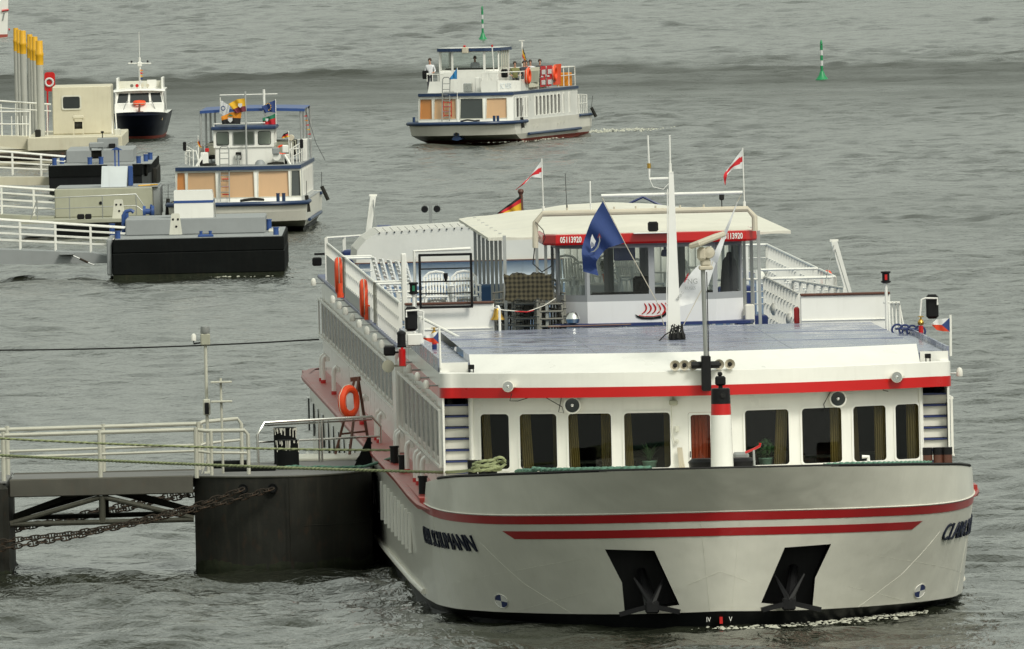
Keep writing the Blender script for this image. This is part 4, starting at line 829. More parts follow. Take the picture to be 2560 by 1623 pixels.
# ------------------------------------------------------------------ rails of the sun deck
def rail(p0, p1, h=.90, nmid=2, step=1.1, pw=.075, name='railing', post_side=None, base=4.44):
    p0, p1 = Vector(p0), Vector(p1); d_ = p1 - p0; Lr = d_.length
    top = MB().tube([p0 + Vector((0, 0, h)), p1 + Vector((0, 0, h))], .028, 7); r_ = part(top, name, 'railing_white')
    for k_ in range(nmid):
        z_ = h * (k_ + 1) / (nmid + 1); part(MB().tube([p0 + Vector((0, 0, z_)), p1 + Vector((0, 0, z_))], .013, 5), 'rail_bar', 'railing_white', r_)
    n_ = max(1, round(Lr / step)); me = None
    for k_ in range(n_ + 1):
        q = p0 + d_ * (k_ / n_)
        if me is None: me = MB().bx(-pw / 2, pw / 2, -.012, .012, 0, h).mesh('rail_post', 'railing_white')
        inst(me, 'rail_post', r_, q)
    return r_
rail((-4.88, 84.2, 4.46), (-4.88, 72.0, 4.46)); rail((-4.88, 70.5, 4.46), (-4.88, 50.2, 4.46)); rail((-4.88, 48.5, 4.46), (-4.88, 33.5, 4.46))
part(MB().bx(-4.93, -4.915, 72.3, 84.0, 4.5, 5.1), 'rail_panel', 'steel_grey'); part(MB().bx(-4.93, -4.915, 52.5, 70.0, 4.48, 4.75), 'rail_panel', 'steel_grey')
for y_ in (72.0, 70.5): rail((-4.88, y_, 4.46), (-4.25, y_, 4.46), step=.6)
for y_ in (50.2, 48.5): rail((-4.88, y_, 4.46), (-4.2, y_, 4.46), nmid=4, step=.65)
for k_ in range(3): rail((-4.7 + .02 * k_, 40.0 - 4.0 * k_, 4.46), (-3.9, 40.0 - 4.0 * k_, 4.46), nmid=3, step=.8, h=.95)
rail((-4.88, 85.5, 4.46), (-4.0, 87, 4.46), h=1.0, nmid=1)
rail((4.8, 74, 4.46), (4.8, 53.0, 4.46)); rail((4.8, 52, 4.46), (4.8, 45.8, 4.46)); rail((3.4, 74, 4.46), (4.8, 74, 4.46), step=.5); rail((3.5, 52.6, 4.46), (4.8, 52.6, 4.46), step=.5); rail((3.3, 45.8, 4.46), (4.8, 45.8, 4.46), nmid=3, step=.35)
rail((3.0, 39.8, 4.46), (3.0, 26.0, 4.46), h=1.09, step=1.15, nmid=3, pw=.09); rail((1.9, 39.8, 4.46), (4.4, 39.8, 4.46), h=1.05, nmid=3, step=.4); rail((3.6, 39.8, 4.46), (4.3, 33, 4.46), h=1.0, nmid=1, step=1.0)
for x_, y_, z_ in ((3.02, 36.0, 4.98), (3.0, 29.5, 4.95), (4.6, 46.5, 5.0), (3.9, 60, 5.0)):
    part(MB().lathe([(0, -.14), (.08, -.12), (.12, -.05), (.125, 0), (.12, .06), (.08, .13), (0, .15)], (x_, y_ - .15, z_), 14), 'globe_lamp', 'lamp_white')
part(MB().bevbox(2.82, 2.93, 24.9, 25.05, 4.98, 5.33, .03), 'fire_box', 'red')
# davits with their wires
for pa, pb in (((-4.08, 85, 4.46), (-3.78, 85, 6.42)), ((4.95, 40, 4.46), (4.48, 40, 6.26))):
    a_, b_ = Vector(pa), Vector(pb); w_ = part(MB().bar(a_, b_, .13, .13, (0, 1, 0)), 'davit', 'white')
    sx_ = 1 if pa[0] < 0 else -1
    part(MB().tube([b_ + Vector((.0, 0, -.05)), b_ + Vector((sx_ * .02 if pa[0] < 0 else -.38, -2, -1.1))], .010, 4).tube([b_ + Vector((0, 0, -.1)), Vector((a_.x - .22 if pa[0] > 0 else a_.x + .3, 39 if pa[0] > 0 else 84, 5.1))], .010, 4), 'davit_wire', 'steel_grey', w_)
    part(MB().bar(b_ + Vector((-.09, 0, .02)), b_ + Vector((.09, 0, .02)), .05, .05), 'davit_head', 'railing_white', w_)
# stern: light post, flood lamps, bits of gear
tw = part(MB().bar((-2.35, 88, 4.44), (-2.35, 88, 6.14), .07, .07, (0, 1, 0)).bar((-2.52, 88, 6.13), (-2.18, 88, 6.13), .05, .05), 'lamp_post', 'steel_grey')
for x_ in (-2.49, -2.2): part(MB().lathe([(0, .1), (.06, .08), (.085, 0), (.07, -.05), (0, -.05)], (x_, 87.95, 6.02), 12, 'y'), 'lamp', 'black', tw)
part(MB().bevbox(-5.2, -4.98, 86, 86.2, 4.8, 5.0, .03).bx(-5.15, -4.85, 86.05, 86.12, 5.05, 5.1), 'floodlight', 'black')
part(MB().bevbox(-3.7, -3.3, 86, 87, 4.44, 5.7, .05).bevbox(-4.5, -4.2, 86, 87, 4.44, 5.15, .05), 'deck_locker', 'navy')
part(MB().bevbox(-2.3, -1.75, 88.3, 88.6, 4.44, 5.62, .05), 'deck_locker', 'steel_grey')
# canvas shelter across the after deck
sh = [(-4.37, 5.0), (-4.34, 5.3), (-4.13, 5.53), (-3.82, 5.72), (-1.8, 5.80), (-.2, 5.80), (2.2, 5.78), (2.5, 5.5), (2.55, 5.0)]
shel = part(MB().bx(-4.30, 2.5, 79.9, 84.0, 4.44, 5.0), 'shelter_base', 'pale_blue')
part(MB().prism(sh, 79.7, 84.2, 'y'), 'shelter_canvas', 'canvas_white', shel, smooth=False)
part(MB().bx(-4.40, 2.58, 79.64, 79.72, 4.985, 5.01), 'shelter_trim', 'brown_wood', shel)
for i_ in range(13):
    u = i_ / 12; x_ = lerp(-3.82, -1.75, u); part(MB().lathe([(0, -.02), (.018, -.015), (.018, .01)], (x_, 79.68, 5.69 + .07 * u), 8, 'y').tube([(x_, 79.68, 5.70 + .07 * u), (x_ - .08, 80.5, 5.78 + .07 * u)], .006, 4), 'eyelet', 'matt_black', shel)
part(MB().bevbox(-3.0, -2.0, 48, 49, 4.44, 5.22, .05), 'deck_locker', 'pale_blue')
part(MB().bevbox(-3.28, -2.55, 36, 37, 4.44, 5.62, .04), 'deck_locker', 'deck_blue')
part(MB().bevbox(-4.78, -4.0, 31.6, 31.9, 4.46, 4.86, .01), 'hydrant_box', 'white')
part(MB().bevbox(2.3, 3.1, 46, 47, 4.44, 5.2, .03).bevbox(1.95, 2.6, 31, 32, 4.44, 5.0, .03), 'deck_locker', 'navy')
part(MB().bevbox(1.93, 2.12, 26.9, 27.2, 4.9, 5.35, .02), 'junction_box', 'cream_white'); part(MB().bevbox(1.95, 2.1, 30.0, 30.2, 4.9, 5.8, .02), 'junction_box', 'cream_white')
wb = part(MB().bx(-.95, 2.6, 46.2, 46.25, 4.44, 6.3), 'windbreak', 'canvas_white')
for k_ in range(24): part(MB().bx(-.95 + k_ * .148, -.92 + k_ * .148, 46.16, 46.2, 4.44, 6.3), 'windbreak_rib', 'railing_white', wb)
# ------------------------------------------------------------------ furniture on the sun deck
def chair_meshes(mat):
    P = []
    P.append(('seat', MB().bevbox(-.24, .24, -.24, .22, .40, .44, .015).mesh('seat', mat), []))
    bk = MB(); 
    bk.tube([(-.25, .22, .42), (-.25, .30, .80), (-.14, .325, .90), (0, .33, .925), (.14, .325, .90), (.25, .30, .80), (.25, .22, .42)], .026, 6)
    P.append(('backrest', bk.mesh('backrest', mat), []))
    sl = MB().bx(-.016, .016, -.008, .008, 0, .42).mesh('slat', mat)
    for k_ in range(7): P.append(('slat', sl, ((-.18 + .06 * k_, .245, .45), (R(-10), 0, 0))))
    for sx in (-1, 1):
        P.append(('armrest', MB().bevbox(sx * .28 - .03, sx * .28 + .03, -.24, .27, .62, .65, .012).bx(sx * .28 - .02, sx * .28 + .02, -.22, -.17, .42, .63).mesh('armrest', mat), []))
        for sy in (-1, 1): P.append(('leg', MB().bar((sx * .22, sy * .2, .42), (sx * .27, sy * .26, 0), .045, .045, (0, 1, 0)).mesh('leg', mat), []))
    return P
CH_W, CH_G = chair_meshes('plastic_white'), chair_meshes('chair_grey')
def chair(P, xyz, rz, label, group, tilt=0.0):
    t_ = thing('stacking_chair', label, 'chair', S(*xyz), YAW + rz, group)
    if tilt: t_.rotation_euler = (tilt, 0, YAW + rz)
    for nm, me, tr in P:
        if tr: inst(me, nm, t_, tr[0], tr[1])
        else: inst(me, nm, t_)
ords = ['lowest', 'second', 'third', 'fourth', 'fifth', 'topmost']
for s_, (x_, y_) in enumerate(((-4.25, 29.8), (-3.66, 29.7))):
    for k_ in range(6):
        chair(CH_W, (x_ + .0, y_ - .03 * k_, 4.44 + .145 * k_), 0 + (s_ * .06), 'white slatted plastic armchair, %s of the stack %s behind the black gate frame' % (ords[k_], ('on the left', 'on the right')[s_]), 'white armchairs stacked behind the left parapet')
for s_, (x_, y_) in enumerate(((-2.05, 26.75), (-2.45, 27.3), (-2.8, 28.2))):
    for k_ in range(5):
        chair(CH_G, (x_, y_ + .02 * k_, 4.44 + .15 * k_), R(-25 if s_ else 5), 'grey garden chair, %s of the stack %s' % (ords[k_] if k_ < 4 else 'topmost', ('next to the wheelhouse wall', 'in the middle beside the wheelhouse', 'next to the awning posts')[s_]), 'grey chairs stacked left of the wheelhouse')
bl = MB(); rows_ = []
for j in range(9):
    v_ = j / 8; rows_.append([(lerp(-2.98, -2.0, i / 14) + .02 * math.sin(j + i), 26.55 + .5 * max(0, v_ - .5) * 2, 6.08 - .03 * math.sin(i * 1.1) - (.52 * (1 - v_ * 2) if v_ < .5 else 0) + .015 * math.sin(i * 2.1 + j)) for i in range(15)])
one(bl.grid(rows_), 'blanket', 'dark checked blanket thrown over the stacked grey chairs beside the wheelhouse', 'blanket', 'plaid').matrix_world = SM
def lounger(i_):
    t_ = thing('deck_lounger', 'white slatted deck lounger leaning upright, %s from the left railing' % ['first', 'second', 'third', 'fourth', 'fifth'][i_], 'lounger', S(-4.42 + .13 * i_, 55 - 1.2 * i_, 4.46), YAW, 'white loungers leaning by the left railing')
    t_.rotation_euler = (0, R(-14), YAW + R(6))
    fr = MB().bar((0, -.25, 0), (0, -.25, 1.35), .04, .03, (0, 1, 0)).bar((0, .25, 0), (0, .25, 1.35), .04, .03, (0, 1, 0)); fr.build('frame', 'plastic_white', t_)
    me = MB().bx(-.012, .012, -.27, .27, -.03, .03).mesh('slat', 'plastic_white')
    for k_ in range(14): inst(me, 'slat', t_, (0, 0, .08 + k_ * .095))
for i_ in range(5): lounger(i_)
# bicycles-like tangle of folded grey frames beside the rail
for i_ in range(4):
    fmb = MB().torus((0, 0, .30), .24, .016, 'y', 18, 5).torus((.12, .06, .30), .24, .016, 'y', 18, 5)
    one(fmb, 'folded_frame', 'folded grey tubular frame, %s of four lying inside the left railing' % ['first', 'second', 'third', 'fourth'][i_], 'frame', 'steel_grey', S(-4.35 + .12 * i_, 45 - 1.6 * i_, 4.5), YAW + .4 * i_, 'folded frames by the railing')
# tables and chairs behind the wheelhouse, a box tree in a terracotta pot
for i_, (x_, y_) in enumerate(((-1.3, 33.5), (.1, 35.0), (1.1, 33.0), (-.4, 38.5))):
    t_ = thing('deck_table', 'white deck table behind the wheelhouse, %s' % ['nearest the awning posts', 'in the middle under the awning', 'nearest the right hand posts', 'farthest back under the awning'][i_], 'table', S(x_, y_, 4.44), YAW, 'white tables under the awning')
    MB().bevbox(-.45, .45, -.4, .4, .70, .74, .015).build('table_top', 'plastic_white', t_)
    for sx in (-.38, .38):
        for sy in (-.33, .33): MB().cyl((sx, sy, 0), (sx, sy, .7), .022, 7).build('leg', 'plastic_white', t_)
    for k_ in range(2):
        chair(CH_W, (x_ + .05 - .3 * k_ + .2, y_ + .12 * k_, 5.185 + .145 * k_), R(35 * i_ + 12), 'white armchair put up on the deck table %s, %s of two' % (['nearest the awning posts', 'in the middle', 'nearest the right hand posts', 'farthest back'][i_], ('lower', 'upper')[k_]), 'white armchairs put up on the tables')
part(MB().bevbox(-1.25, -.45, 30.9, 31.5, 4.44, 5.74, .03), 'serving_counter', 'wh_white')
tp_ = thing('potted_box_tree', 'clipped round box tree in a terracotta pot behind the wheelhouse glass', 'plant', S(-.68, 31.2, 5.74), YAW)
MB().lathe([(.0, 0), (.075, 0), (.10, .16), (.108, .16), (.108, .19), (.09, .19), (.085, .16), (0, .16)], n=16).build('pot', 'terracotta', tp_)
MB().cyl((0, 0, .15), (0, 0, .28), .012, 6).build('stem', 'brown_wood', tp_)
def leaf_ball(c, r, n_, sz):
    mb_ = MB(); rg = random.Random(5)
    for k_ in range(n_):
        d_ = Vector((rg.gauss(0, 1), rg.gauss(0, 1), rg.gauss(0, 1))).normalized(); q = Vector(c) + d_ * r * (.75 + .3 * rg.random()); u_ = d_.orthogonal().normalized(); v_ = d_.cross(u_); a = rg.random() * 6.3
        u_, v_ = u_ * math.cos(a) + v_ * math.sin(a), v_ * math.cos(a) - u_ * math.sin(a); u_ += d_ * (rg.random() - .3)
        mb_.add([q - u_ * sz, q + v_ * sz * .5, q + u_ * sz, q - v_ * sz * .5], [(0, 1, 2, 3)])
    return mb_
leaf_ball((0, 0, .36), .15, 420, .028).build('crown', 'leaf_dark', tp_, smooth=False)
for nm, lab, x_, y_, mt in (('potted_palm', 'spiky potted palm behind the wide window left of the front door', -.98, 6.95, 'leaf'), ('potted_fern', 'bushy potted plant behind the wide window right of the front door', 1.28, 7.1, 'leaf')):
    t_ = thing(nm, lab, 'plant', S(x_, y_, 2.45), YAW)
    MB().cyl((0, 0, -.28), (0, 0, .26), .1, 10).build('plant_stand', 'interior_light', t_)
    MB().lathe([(0, .26), (.10, .26), (.14, .46), (.15, .47), (.15, .49), (0, .46)], n=14).build('pot', 'pot_green', t_)
    if nm == 'potted_palm':
        lm = MB(); rg = random.Random(4)
        for k_ in range(26):
            a = rg.random() * 6.28; r_ = .12 + rg.random() * .16; h_ = .2 + rg.random() * .22; w_ = Vector((-math.sin(a), math.cos(a), 0)) * .018; c_ = Vector((math.cos(a), math.sin(a), 0))
            p1, p2, p3 = Vector((0, 0, .46)), c_ * r_ * .5 + Vector((0, 0, .46 + h_ * .7)), c_ * r_ + Vector((0, 0, .46 + h_)); lm.add([p1 - w_, p1 + w_, p2 + w_ * 1.2, p2 - w_ * 1.2, p3], [(0, 1, 2, 3), (3, 2, 4)])
        lm.build('foliage', 'leaf', t_, smooth=False)
    else: leaf_ball((0, 0, .66), .2, 260, .05).build('foliage', 'leaf', t_, smooth=False)
# life rings on the rails
def life_ring(label, loc, rz, rad=.36, tilt=0.0, axis='x'):
    t_ = thing('life_ring', label, 'life ring', loc, rz, None)
    if tilt: t_.rotation_euler = (0, tilt, rz)
    MB().torus((0, 0, 0), rad, .085, axis, 30, 10).build('ring', 'orange', t_)
    gl_ = MB(); rr_ = rad + .085
    pts = [Vector({'x': (0, rr_ * math.cos(a), rr_ * math.sin(a)), 'y': (rr_ * math.cos(a), 0, rr_ * math.sin(a))}[axis]) * (1.04 if k_ % 3 else 1.0) for k_, a in enumerate(np.linspace(0, 6.283, 24, endpoint=False))]
    gl_.tube(pts, .010, 4, closed=True).build('grab_line', 'beige', t_); return t_
life_ring('orange life ring hung on the left railing, the farther one towards the stern', S(-4.99, 72.6, 4.92), YAW, .34)
life_ring('orange life ring hung on the left railing, the nearer one amidships', S(-4.99, 54.4, 4.90), YAW, .34)
life_ring('orange life ring hung on the right hand railing near its corner', S(4.9, 50.5, 5.0), YAW, .30)
for y_, x_ in ((71.2, -5.0), (53.4, -4.94)): part(MB().cyl((x_, y_, 4.5), (x_, y_, 4.78), .06, 10).cyl((x_, y_, 4.46), (x_, y_, 4.56), .08, 10), 'life_light', 'orange')
# ------------------------------------------------------------------ flags
def flag_cloth(top, bot, y, colour, mats, parent, name='cloth', rip=.03, nu=24, nv=14, waves=2.0, ph=0.0):
    """sheet between an upper and a lower edge running from hoist to fly; colour(u, v) picks the material"""
    T, B = poly_at(np.array(top, float), np.linspace(0, 1, nu + 1)), poly_at(np.array(bot, float), np.linspace(0, 1, nu + 1)); rows_ = []
    for q in (T, B):
        for _ in range(2): q[1:-1] = (q[:-2] + 2 * q[1:-1] + q[2:]) / 4
    for j in range(nv + 1):
        v = j / nv; rows_.append([(lerp(T[i][0], B[i][0], v), y + rip * (i / nu) ** .6 * math.sin(i / nu * waves * 6.283 + v * 1.6 + ph), lerp(T[i][1], B[i][1], v)) for i in range(nu + 1)])
    mb_ = MB().grid(rows_); mb_.m = [colour((k_ % nu + .5) / nu, (k_ // nu + .5) / nv) for k_ in range(nu * nv)]
    return mb_.build(name, mats, parent)
def ship_thing(name, label, cat, group=None): return thing(name, label, cat, SHIP_O, YAW, group)
t_ = ship_thing('house_flag', 'dark blue flag with a white emblem flying from the left yardarm', 'flag')
flag_cloth([(-1.401, 7.785), (-1.66, 7.378), (-1.857, 6.818), (-1.813, 6.394)], [(-.996, 6.95), (-1.346, 6.85), (-1.569, 6.595), (-1.521, 6.311)], 15.66, lambda u, v: 0, ['flag_blue'], t_, rip=.13, waves=2.3)
lf = [(-1.633, 7.139), (-1.60, 7.06), (-1.565, 7.0), (-1.60, 6.9), (-1.661, 6.857), (-1.675, 6.97), (-1.66, 7.07)]
MB().prism(lf, 15.50, 15.506, 'y').build('emblem', 'flag_white', t_, smooth=False)
for k_ in range(3): MB().tube([(-1.645 + .02 * k_, 15.495, 6.99 - .02 * k_), (-1.655 + .02 * k_, 15.495, 6.89)], .005, 4).build('emblem_line', 'flag_blue', t_)
MB().tube([(-1.674, 15.50, 6.782), (-1.60, 15.50, 6.80), (-1.53, 15.50, 6.88), (-1.49, 15.50, 7.0), (-1.492, 15.50, 7.10)], [.004, .014, .018, .014, .010], 5).build('emblem_hook', 'steel_grey', t_)
MB().prism([(-1.535, 7.06), (-1.49, 7.16), (-1.45, 7.05), (-1.49, 7.08)], 15.495, 15.553, 'y').build('emblem_hook', 'flag_maroon', t_, smooth=False)
t_ = ship_thing('company_flag', 'white flag with grey lettering hanging from the right yardarm behind the radar pole', 'flag')
flag_cloth([(1.275, 7.72), (1.03, 7.05), (.84, 6.52)], [(1.255, 7.70), (.92, 6.98), (.66, 6.50)], 15.66, lambda u, v: 0, ['flag_white'], t_, rip=.05, waves=2)
flag_cloth([(.66, 6.58), (.42, 6.44), (.137, 6.12), (-.111, 5.735)], [(.82, 6.53), (.68, 6.15), (.545, 5.77), (.0, 5.64)], 15.68, lambda u, v: 0, ['flag_white'], t_, rip=.05, waves=1.4, ph=.6)
place_text(text_mb('NG', .145, .002, 0, .95, 'CENTER'), .335, 15.57, 6.11, 0).build('lettering', 'steel_grey', t_, smooth=False)
place_text(text_mb('RUISES', .085, .002, 0, .85, 'CENTER'), .285, 15.57, 5.995, 0).build('lettering', 'steel_grey', t_, smooth=False)
place_text(text_mb('RIVER C', .075, .002, 0, .8, 'CENTER').xf(Matrix.Rotation(R(52), 4, 'Z')), .10, 15.57, 5.86, 0).build('lettering', 'steel_grey', t_, smooth=False)
for k_ in range(4): MB().tube([(.175 + .012 * k_, 15.57, 6.14 + .03 * k_), (.195 + .014 * k_, 15.57, 6.19 + .035 * k_), (.235 + .01 * k_, 15.57, 6.21 + .035 * k_)], .008, 4).build('emblem_stripe', 'flag_red', t_)
stripe3 = lambda u, v: 1 if (.34 - .2 * u < v < .66 + .2 * u) or u > .62 else 0
for nm, xp, zt, tp_e, bt_e in (('left', -2.145, 8.42, [(-2.154, 8.368), (-2.325, 8.147), (-2.5, 7.96), (-2.69, 7.795)], [(-2.152, 8.02), (-2.374, 8.05), (-2.46, 7.95), (-2.685, 7.785)]), ('right', 1.952, 8.54, [(1.944, 8.51), (1.692, 8.196), (1.538, 7.986), (1.577, 7.784)], [(1.94, 8.119), (1.75, 8.112), (1.62, 8.0), (1.585, 7.785)])):
    t_ = ship_thing('pennant', 'red and white swallow striped pennant on the %s end of the wheelhouse arch' % nm, 'flag', 'pennants on the arch')
    flag_cloth(tp_e, bt_e, 26.95, stripe3, ['flag_white', 'flag_red'], t_, rip=.05, waves=2.2)
    MB().cyl((xp + .012, 26.95, 7.31), (xp, 26.95, zt), .012, 6).cyl((xp + .012, 26.95, 7.31), (xp + .011, 26.95, 7.45), .03, 6).build('pole', 'white', t_)
t_ = ship_thing('stern_ensign', 'black, red and gold ensign on a brown staff at the stern, behind the awning', 'flag')
flag_cloth([(-.158, 6.24), (-.42, 6.05), (-.72, 5.84)], [(-.14, 5.80), (-.35, 5.76), (-.60, 5.78)], 90.0, lambda u, v: 0 if v < .14 else (1 if v < .36 + .12 * u else 2), ['flag_black', 'flag_red', 'flag_gold'], t_, rip=.06, nv=18)
MB().cyl((-.10, 90.05, 4.44), (-.15, 90.05, 6.30), .045, 8).lathe([(0, 6.26), (.05, 6.27), (.075, 6.33), (.06, 6.38), (0, 6.40)], (-.15, 90.05, 0), 12).build('staff', 'brown_wood', t_)
cz_col = lambda u, v: 2 if (u < .42 * (1 - abs(v - .5) * 2) + .0) else (0 if v < .5 else 1)
for nm, xp, tp_e, bt_e in (('left', -4.935, [(-4.945, 5.515), (-5.08, 5.46), (-5.255, 5.405)], [(-4.945, 5.254), (-5.118, 5.284), (-5.255, 5.352)]), ('right', 4.995, [(4.985, 5.517), (4.86, 5.51), (4.729, 5.50), (4.62, 5.41)], [(4.985, 5.256), (4.85, 5.265), (4.73, 5.29), (4.64, 5.39)])):
    t_ = ship_thing('bow_flag', 'small white, red and blue flag on the %s front corner of the roof' % nm, 'flag', 'small flags on the front corners')
    flag_cloth(tp_e, bt_e, 8.48, cz_col, ['flag_white', 'flag_cz_red', 'flag_blue'], t_, rip=.03, nu=26, nv=20)
    MB().cyl((xp + .0, 8.5, 4.78), (xp - .01 * (1 if xp < 0 else -1), 8.5, 5.58), .024, 8).build('pole', 'white', t_)

# ------------------------------------------------------------------ landing pontoon alongside
DZ = 1.93
pt = thing('landing_pontoon', 'big dark steel landing pontoon moored between the gangway and the cruise ship', 'pontoon', (-4.7, 414, 0))
PO = Vector((-4.7, 414, 0))
def rel(mb_, o_): mb_.v = [(a - o_[0], b - o_[1], c - o_[2]) for a, b, c in mb_.v]; return mb_
plan = [(-6.62, 411.75), (-6.2, 411.2), (-5.6, 410.75), (-4.68, 410.5), (-3.9, 410.9), (-3.3, 411.9), (-2.98, 413.2), (-3.0, 422.5), (-6.3, 417.2), (-6.62, 416.4)]
def smooth_plan(pl, i0, i1, n=16):
    seg = poly_at(np.array(pl[i0:i1 + 1]), np.linspace(0, 1, n))
    for _ in range(4): seg[1:-1] = (seg[:-2] + 2 * seg[1:-1] + seg[2:]) / 4
    return [tuple(p) for p in seg] + pl[i1 + 1:]
PL = smooth_plan(plan, 0, 6, 22)
rel(MB().prism(PL, -.7, DZ, 'z'), PO).build('hull', 'pontoon_dark', pt, sharp=30)
cx = sum(p[0] for p in PL) / len(PL); cy = sum(p[1] for p in PL) / len(PL)
PD = [tuple(p) for p in poly_at(np.array(PL + PL[:1]), np.linspace(0, 1, 261))[:-1]]; wn = np.random.default_rng(3).random((261, 4))
wt = [.13 + .07 * math.sin(i * .31) * math.sin(i * .083 + 1) + .05 * wn[i, 0] for i in range(260)]
rel(MB().grid([[(cx + (x - cx) * q_, cy + (y - cy) * q_, z_) for x, y in PD] for q_, z_ in ((.999, -.8),)] + [[(cx + (x - cx) * 1.003, cy + (y - cy) * 1.0012, 0.0) for x, y in PD], [(cx + (x - cx) * 1.002, cy + (y - cy) * 1.0008, wt[i]) for i, (x, y) in enumerate(PD)], [(cx + (x - cx) * .99, cy + (y - cy) * .997, wt[i] + .01) for i, (x, y) in enumerate(PD)]], wrap=True), PO).build('weed_band', 'weed', pt, sharp=60)
rel(MB().prism([(cx + (x - cx) * .985, cy + (y - cy) * .985) for x, y in PL], DZ - .01, DZ + .012, 'z'), PO).build('deck', 'grating', pt)
rel(MB().tube([(x, y, DZ - .01) for x, y in PL], .022, 6, closed=True), PO).build('deck_edge', 'gang_under', pt)
rel(MB().tube([(-4.655, 410.49, .17), (-4.655, 410.49, DZ)], .012, 4), PO).build('weld_bead', 'pontoon_dark', pt)
rel(MB().tube([(x, y - .003, .9) for x, y in PL[10:22]], .008, 4), PO).build('weld_bead', 'pontoon_dark', pt)
for x_, y_ in ((-5.60, 410.74), (-4.99, 410.56)):
    rel(MB().torus((x_, y_ - .01, 1.69), .085, .022, 'y', 18, 6), PO).build('hawse_ring', 'pontoon_black', pt)
    rel(MB().lathe([(0, 0), (.08, 0), (.08, .05)], (x_, y_ - .012, 1.69), 16, 'y'), PO).build('hawse_hole', 'black', pt)
for x_, y_, h_ in ((-4.71, 414.3, .62), (-4.79, 417.2, .78)):
    b_ = rel(MB().lathe([(.25, DZ), (.235, DZ + .06), (.235, DZ + h_ - .04), (.245, DZ + h_ - .03), (.24, DZ + h_), (0, DZ + h_)], (x_, y_, 0), 22), PO).build('mooring_bollard', 'pontoon_black', pt)
    gm = MB(); rg = random.Random(int(h_ * 100))
    for k_ in range(26):
        a = R(180 + rg.random() * 180); l_ = .04 + .22 * rg.random() ** 2; r_ = .2405
        gm.bar((x_ + r_ * math.cos(a), y_ + r_ * math.sin(a), DZ + h_ - .01), (x_ + r_ * math.cos(a), y_ + r_ * math.sin(a), DZ + h_ - l_), .018, .006)
    o_ = rel(gm, PO).build('bird_lime', 'old_white', b_); o_['kind'] = 'stuff'
rel(MB().bevbox(-6.05, -4.95, 413.5, 413.8, DZ, DZ + .10, .03), PO).build('deck_bar', 'pontoon_black', pt); rel(MB().bevbox(-6.3, -5.5, 415.6, 416.1, DZ, DZ + .16, .03), PO).build('deck_bar', 'pontoon_black', pt)
rel(MB().prism([(-3.35, DZ), (-2.98, DZ), (-2.98, DZ + .60), (-3.05, DZ + .60)], 415.0, 415.35, 'y'), PO).build('fender_bracket', 'pontoon_black', pt)
rel(MB().prism([(-3.35, DZ), (-2.98, DZ), (-2.98, DZ + .40), (-3.05, DZ + .40)], 418.0, 418.3, 'y'), PO).build('fender_bracket', 'pontoon_black', pt)
rel(MB().bevbox(-4.6, -3.05, 418.6, 421.4, DZ, DZ + .07, .02), PO).build('timber_pad', 'gang_rail', pt)
# stainless guard rail
sr = rel(MB().tube([(-5.36, 417.3, DZ), (-5.37, 417.3, 2.57), (-5.22, 417.4, 2.81), (-2.98, 418.5, 2.85), (-2.80, 418.6, 2.64), (-2.82, 418.6, DZ)], .03, 8), PO).build('guard_rail', 'stainless', pt)
for z_ in (2.41, ): rel(MB().tube([(-5.36, 417.3, z_), (-2.81, 418.6, z_ + .02)], .024, 7), PO).build('guard_rail_bar', 'stainless', sr)
rel(MB().tube([(-5.22, 417.45, 2.75), (-2.98, 418.55, 2.79)], .02, 7), PO).build('guard_rail_bar', 'stainless', sr)
for x_ in (-4.09, -4.03): rel(MB().cyl((x_, 417.95, DZ), (x_, 417.95, 2.82), .022, 8), PO).build('guard_rail_post', 'stainless', sr)
# painted rails where the gangway lands
for pts, mid, posts in (([(-6.6, 411.9, 2.89), (-6.35, 411.8, 2.86), (-5.56, 411.9, 2.85), (-5.49, 411.9, 2.76), (-5.49, 411.9, DZ)], [(-6.6, 411.9, 2.45), (-6.3, 411.8, 2.41), (-5.5, 411.9, 2.38)], [(-6.25, 411.8)]),
                        ([(-6.6, 415.3, 2.87), (-6.45, 415.4, 2.93), (-5.75, 415.5, 2.97), (-5.67, 415.5, 2.86), (-5.68, 415.5, DZ)], [(-6.6, 415.3, 2.42), (-6.4, 415.4, 2.48), (-5.68, 415.5, 2.53)], [(-6.5, 415.4)])):
    r_ = rel(MB().tube(pts, .04, 8), PO).build('landing_rail', 'gang_rail', pt)
    rel(MB().tube(mid, .03, 7), PO).build('rail_bar', 'gang_rail', r_)
    for x_, y_ in posts: rel(MB().cyl((x_, y_, DZ), (x_, y_, 2.86), .035, 8), PO).build('rail_post', 'gang_rail', r_)
# lamp post and sign post on the pontoon
lp_ = thing('lamp_post', 'tall grey lamp post with a light box on top, standing on the dark pontoon', 'lamp post', (-6.34, 412.9, DZ))
MB().cyl((0, 0, 0), (.0, 0, 2.9), .034, 8).bevbox(-.09, .09, -.09, .09, 0, .05, .01).bar((-.14, 0, 0), (-.02, 0, .30), .02, .08, (0, 1, 0)).build('pole', 'gang_rail', lp_)
MB().bevbox(-.10, .10, -.09, .09, 2.66, 2.90, .02).build('control_box', 'pontoon_olive', lp_); MB().lathe([(.09, 2.9), (.10, 2.93), (.09, 3.05), (0, 3.07)], n=14).build('lamp_head', 'steel_grey', lp_)
MB().tube([(-.05, 0, 2.72), (-.24, 0, 2.70), (-.24, 0, 2.78)], .02, 6).build('lamp_arm', 'black', lp_); MB().lathe([(.055, 2.76), (.055, 2.86), (.03, 2.90), (0, 2.91)], (-.24, 0, 0), 10).build('small_lamp', 'lamp_white', lp_)
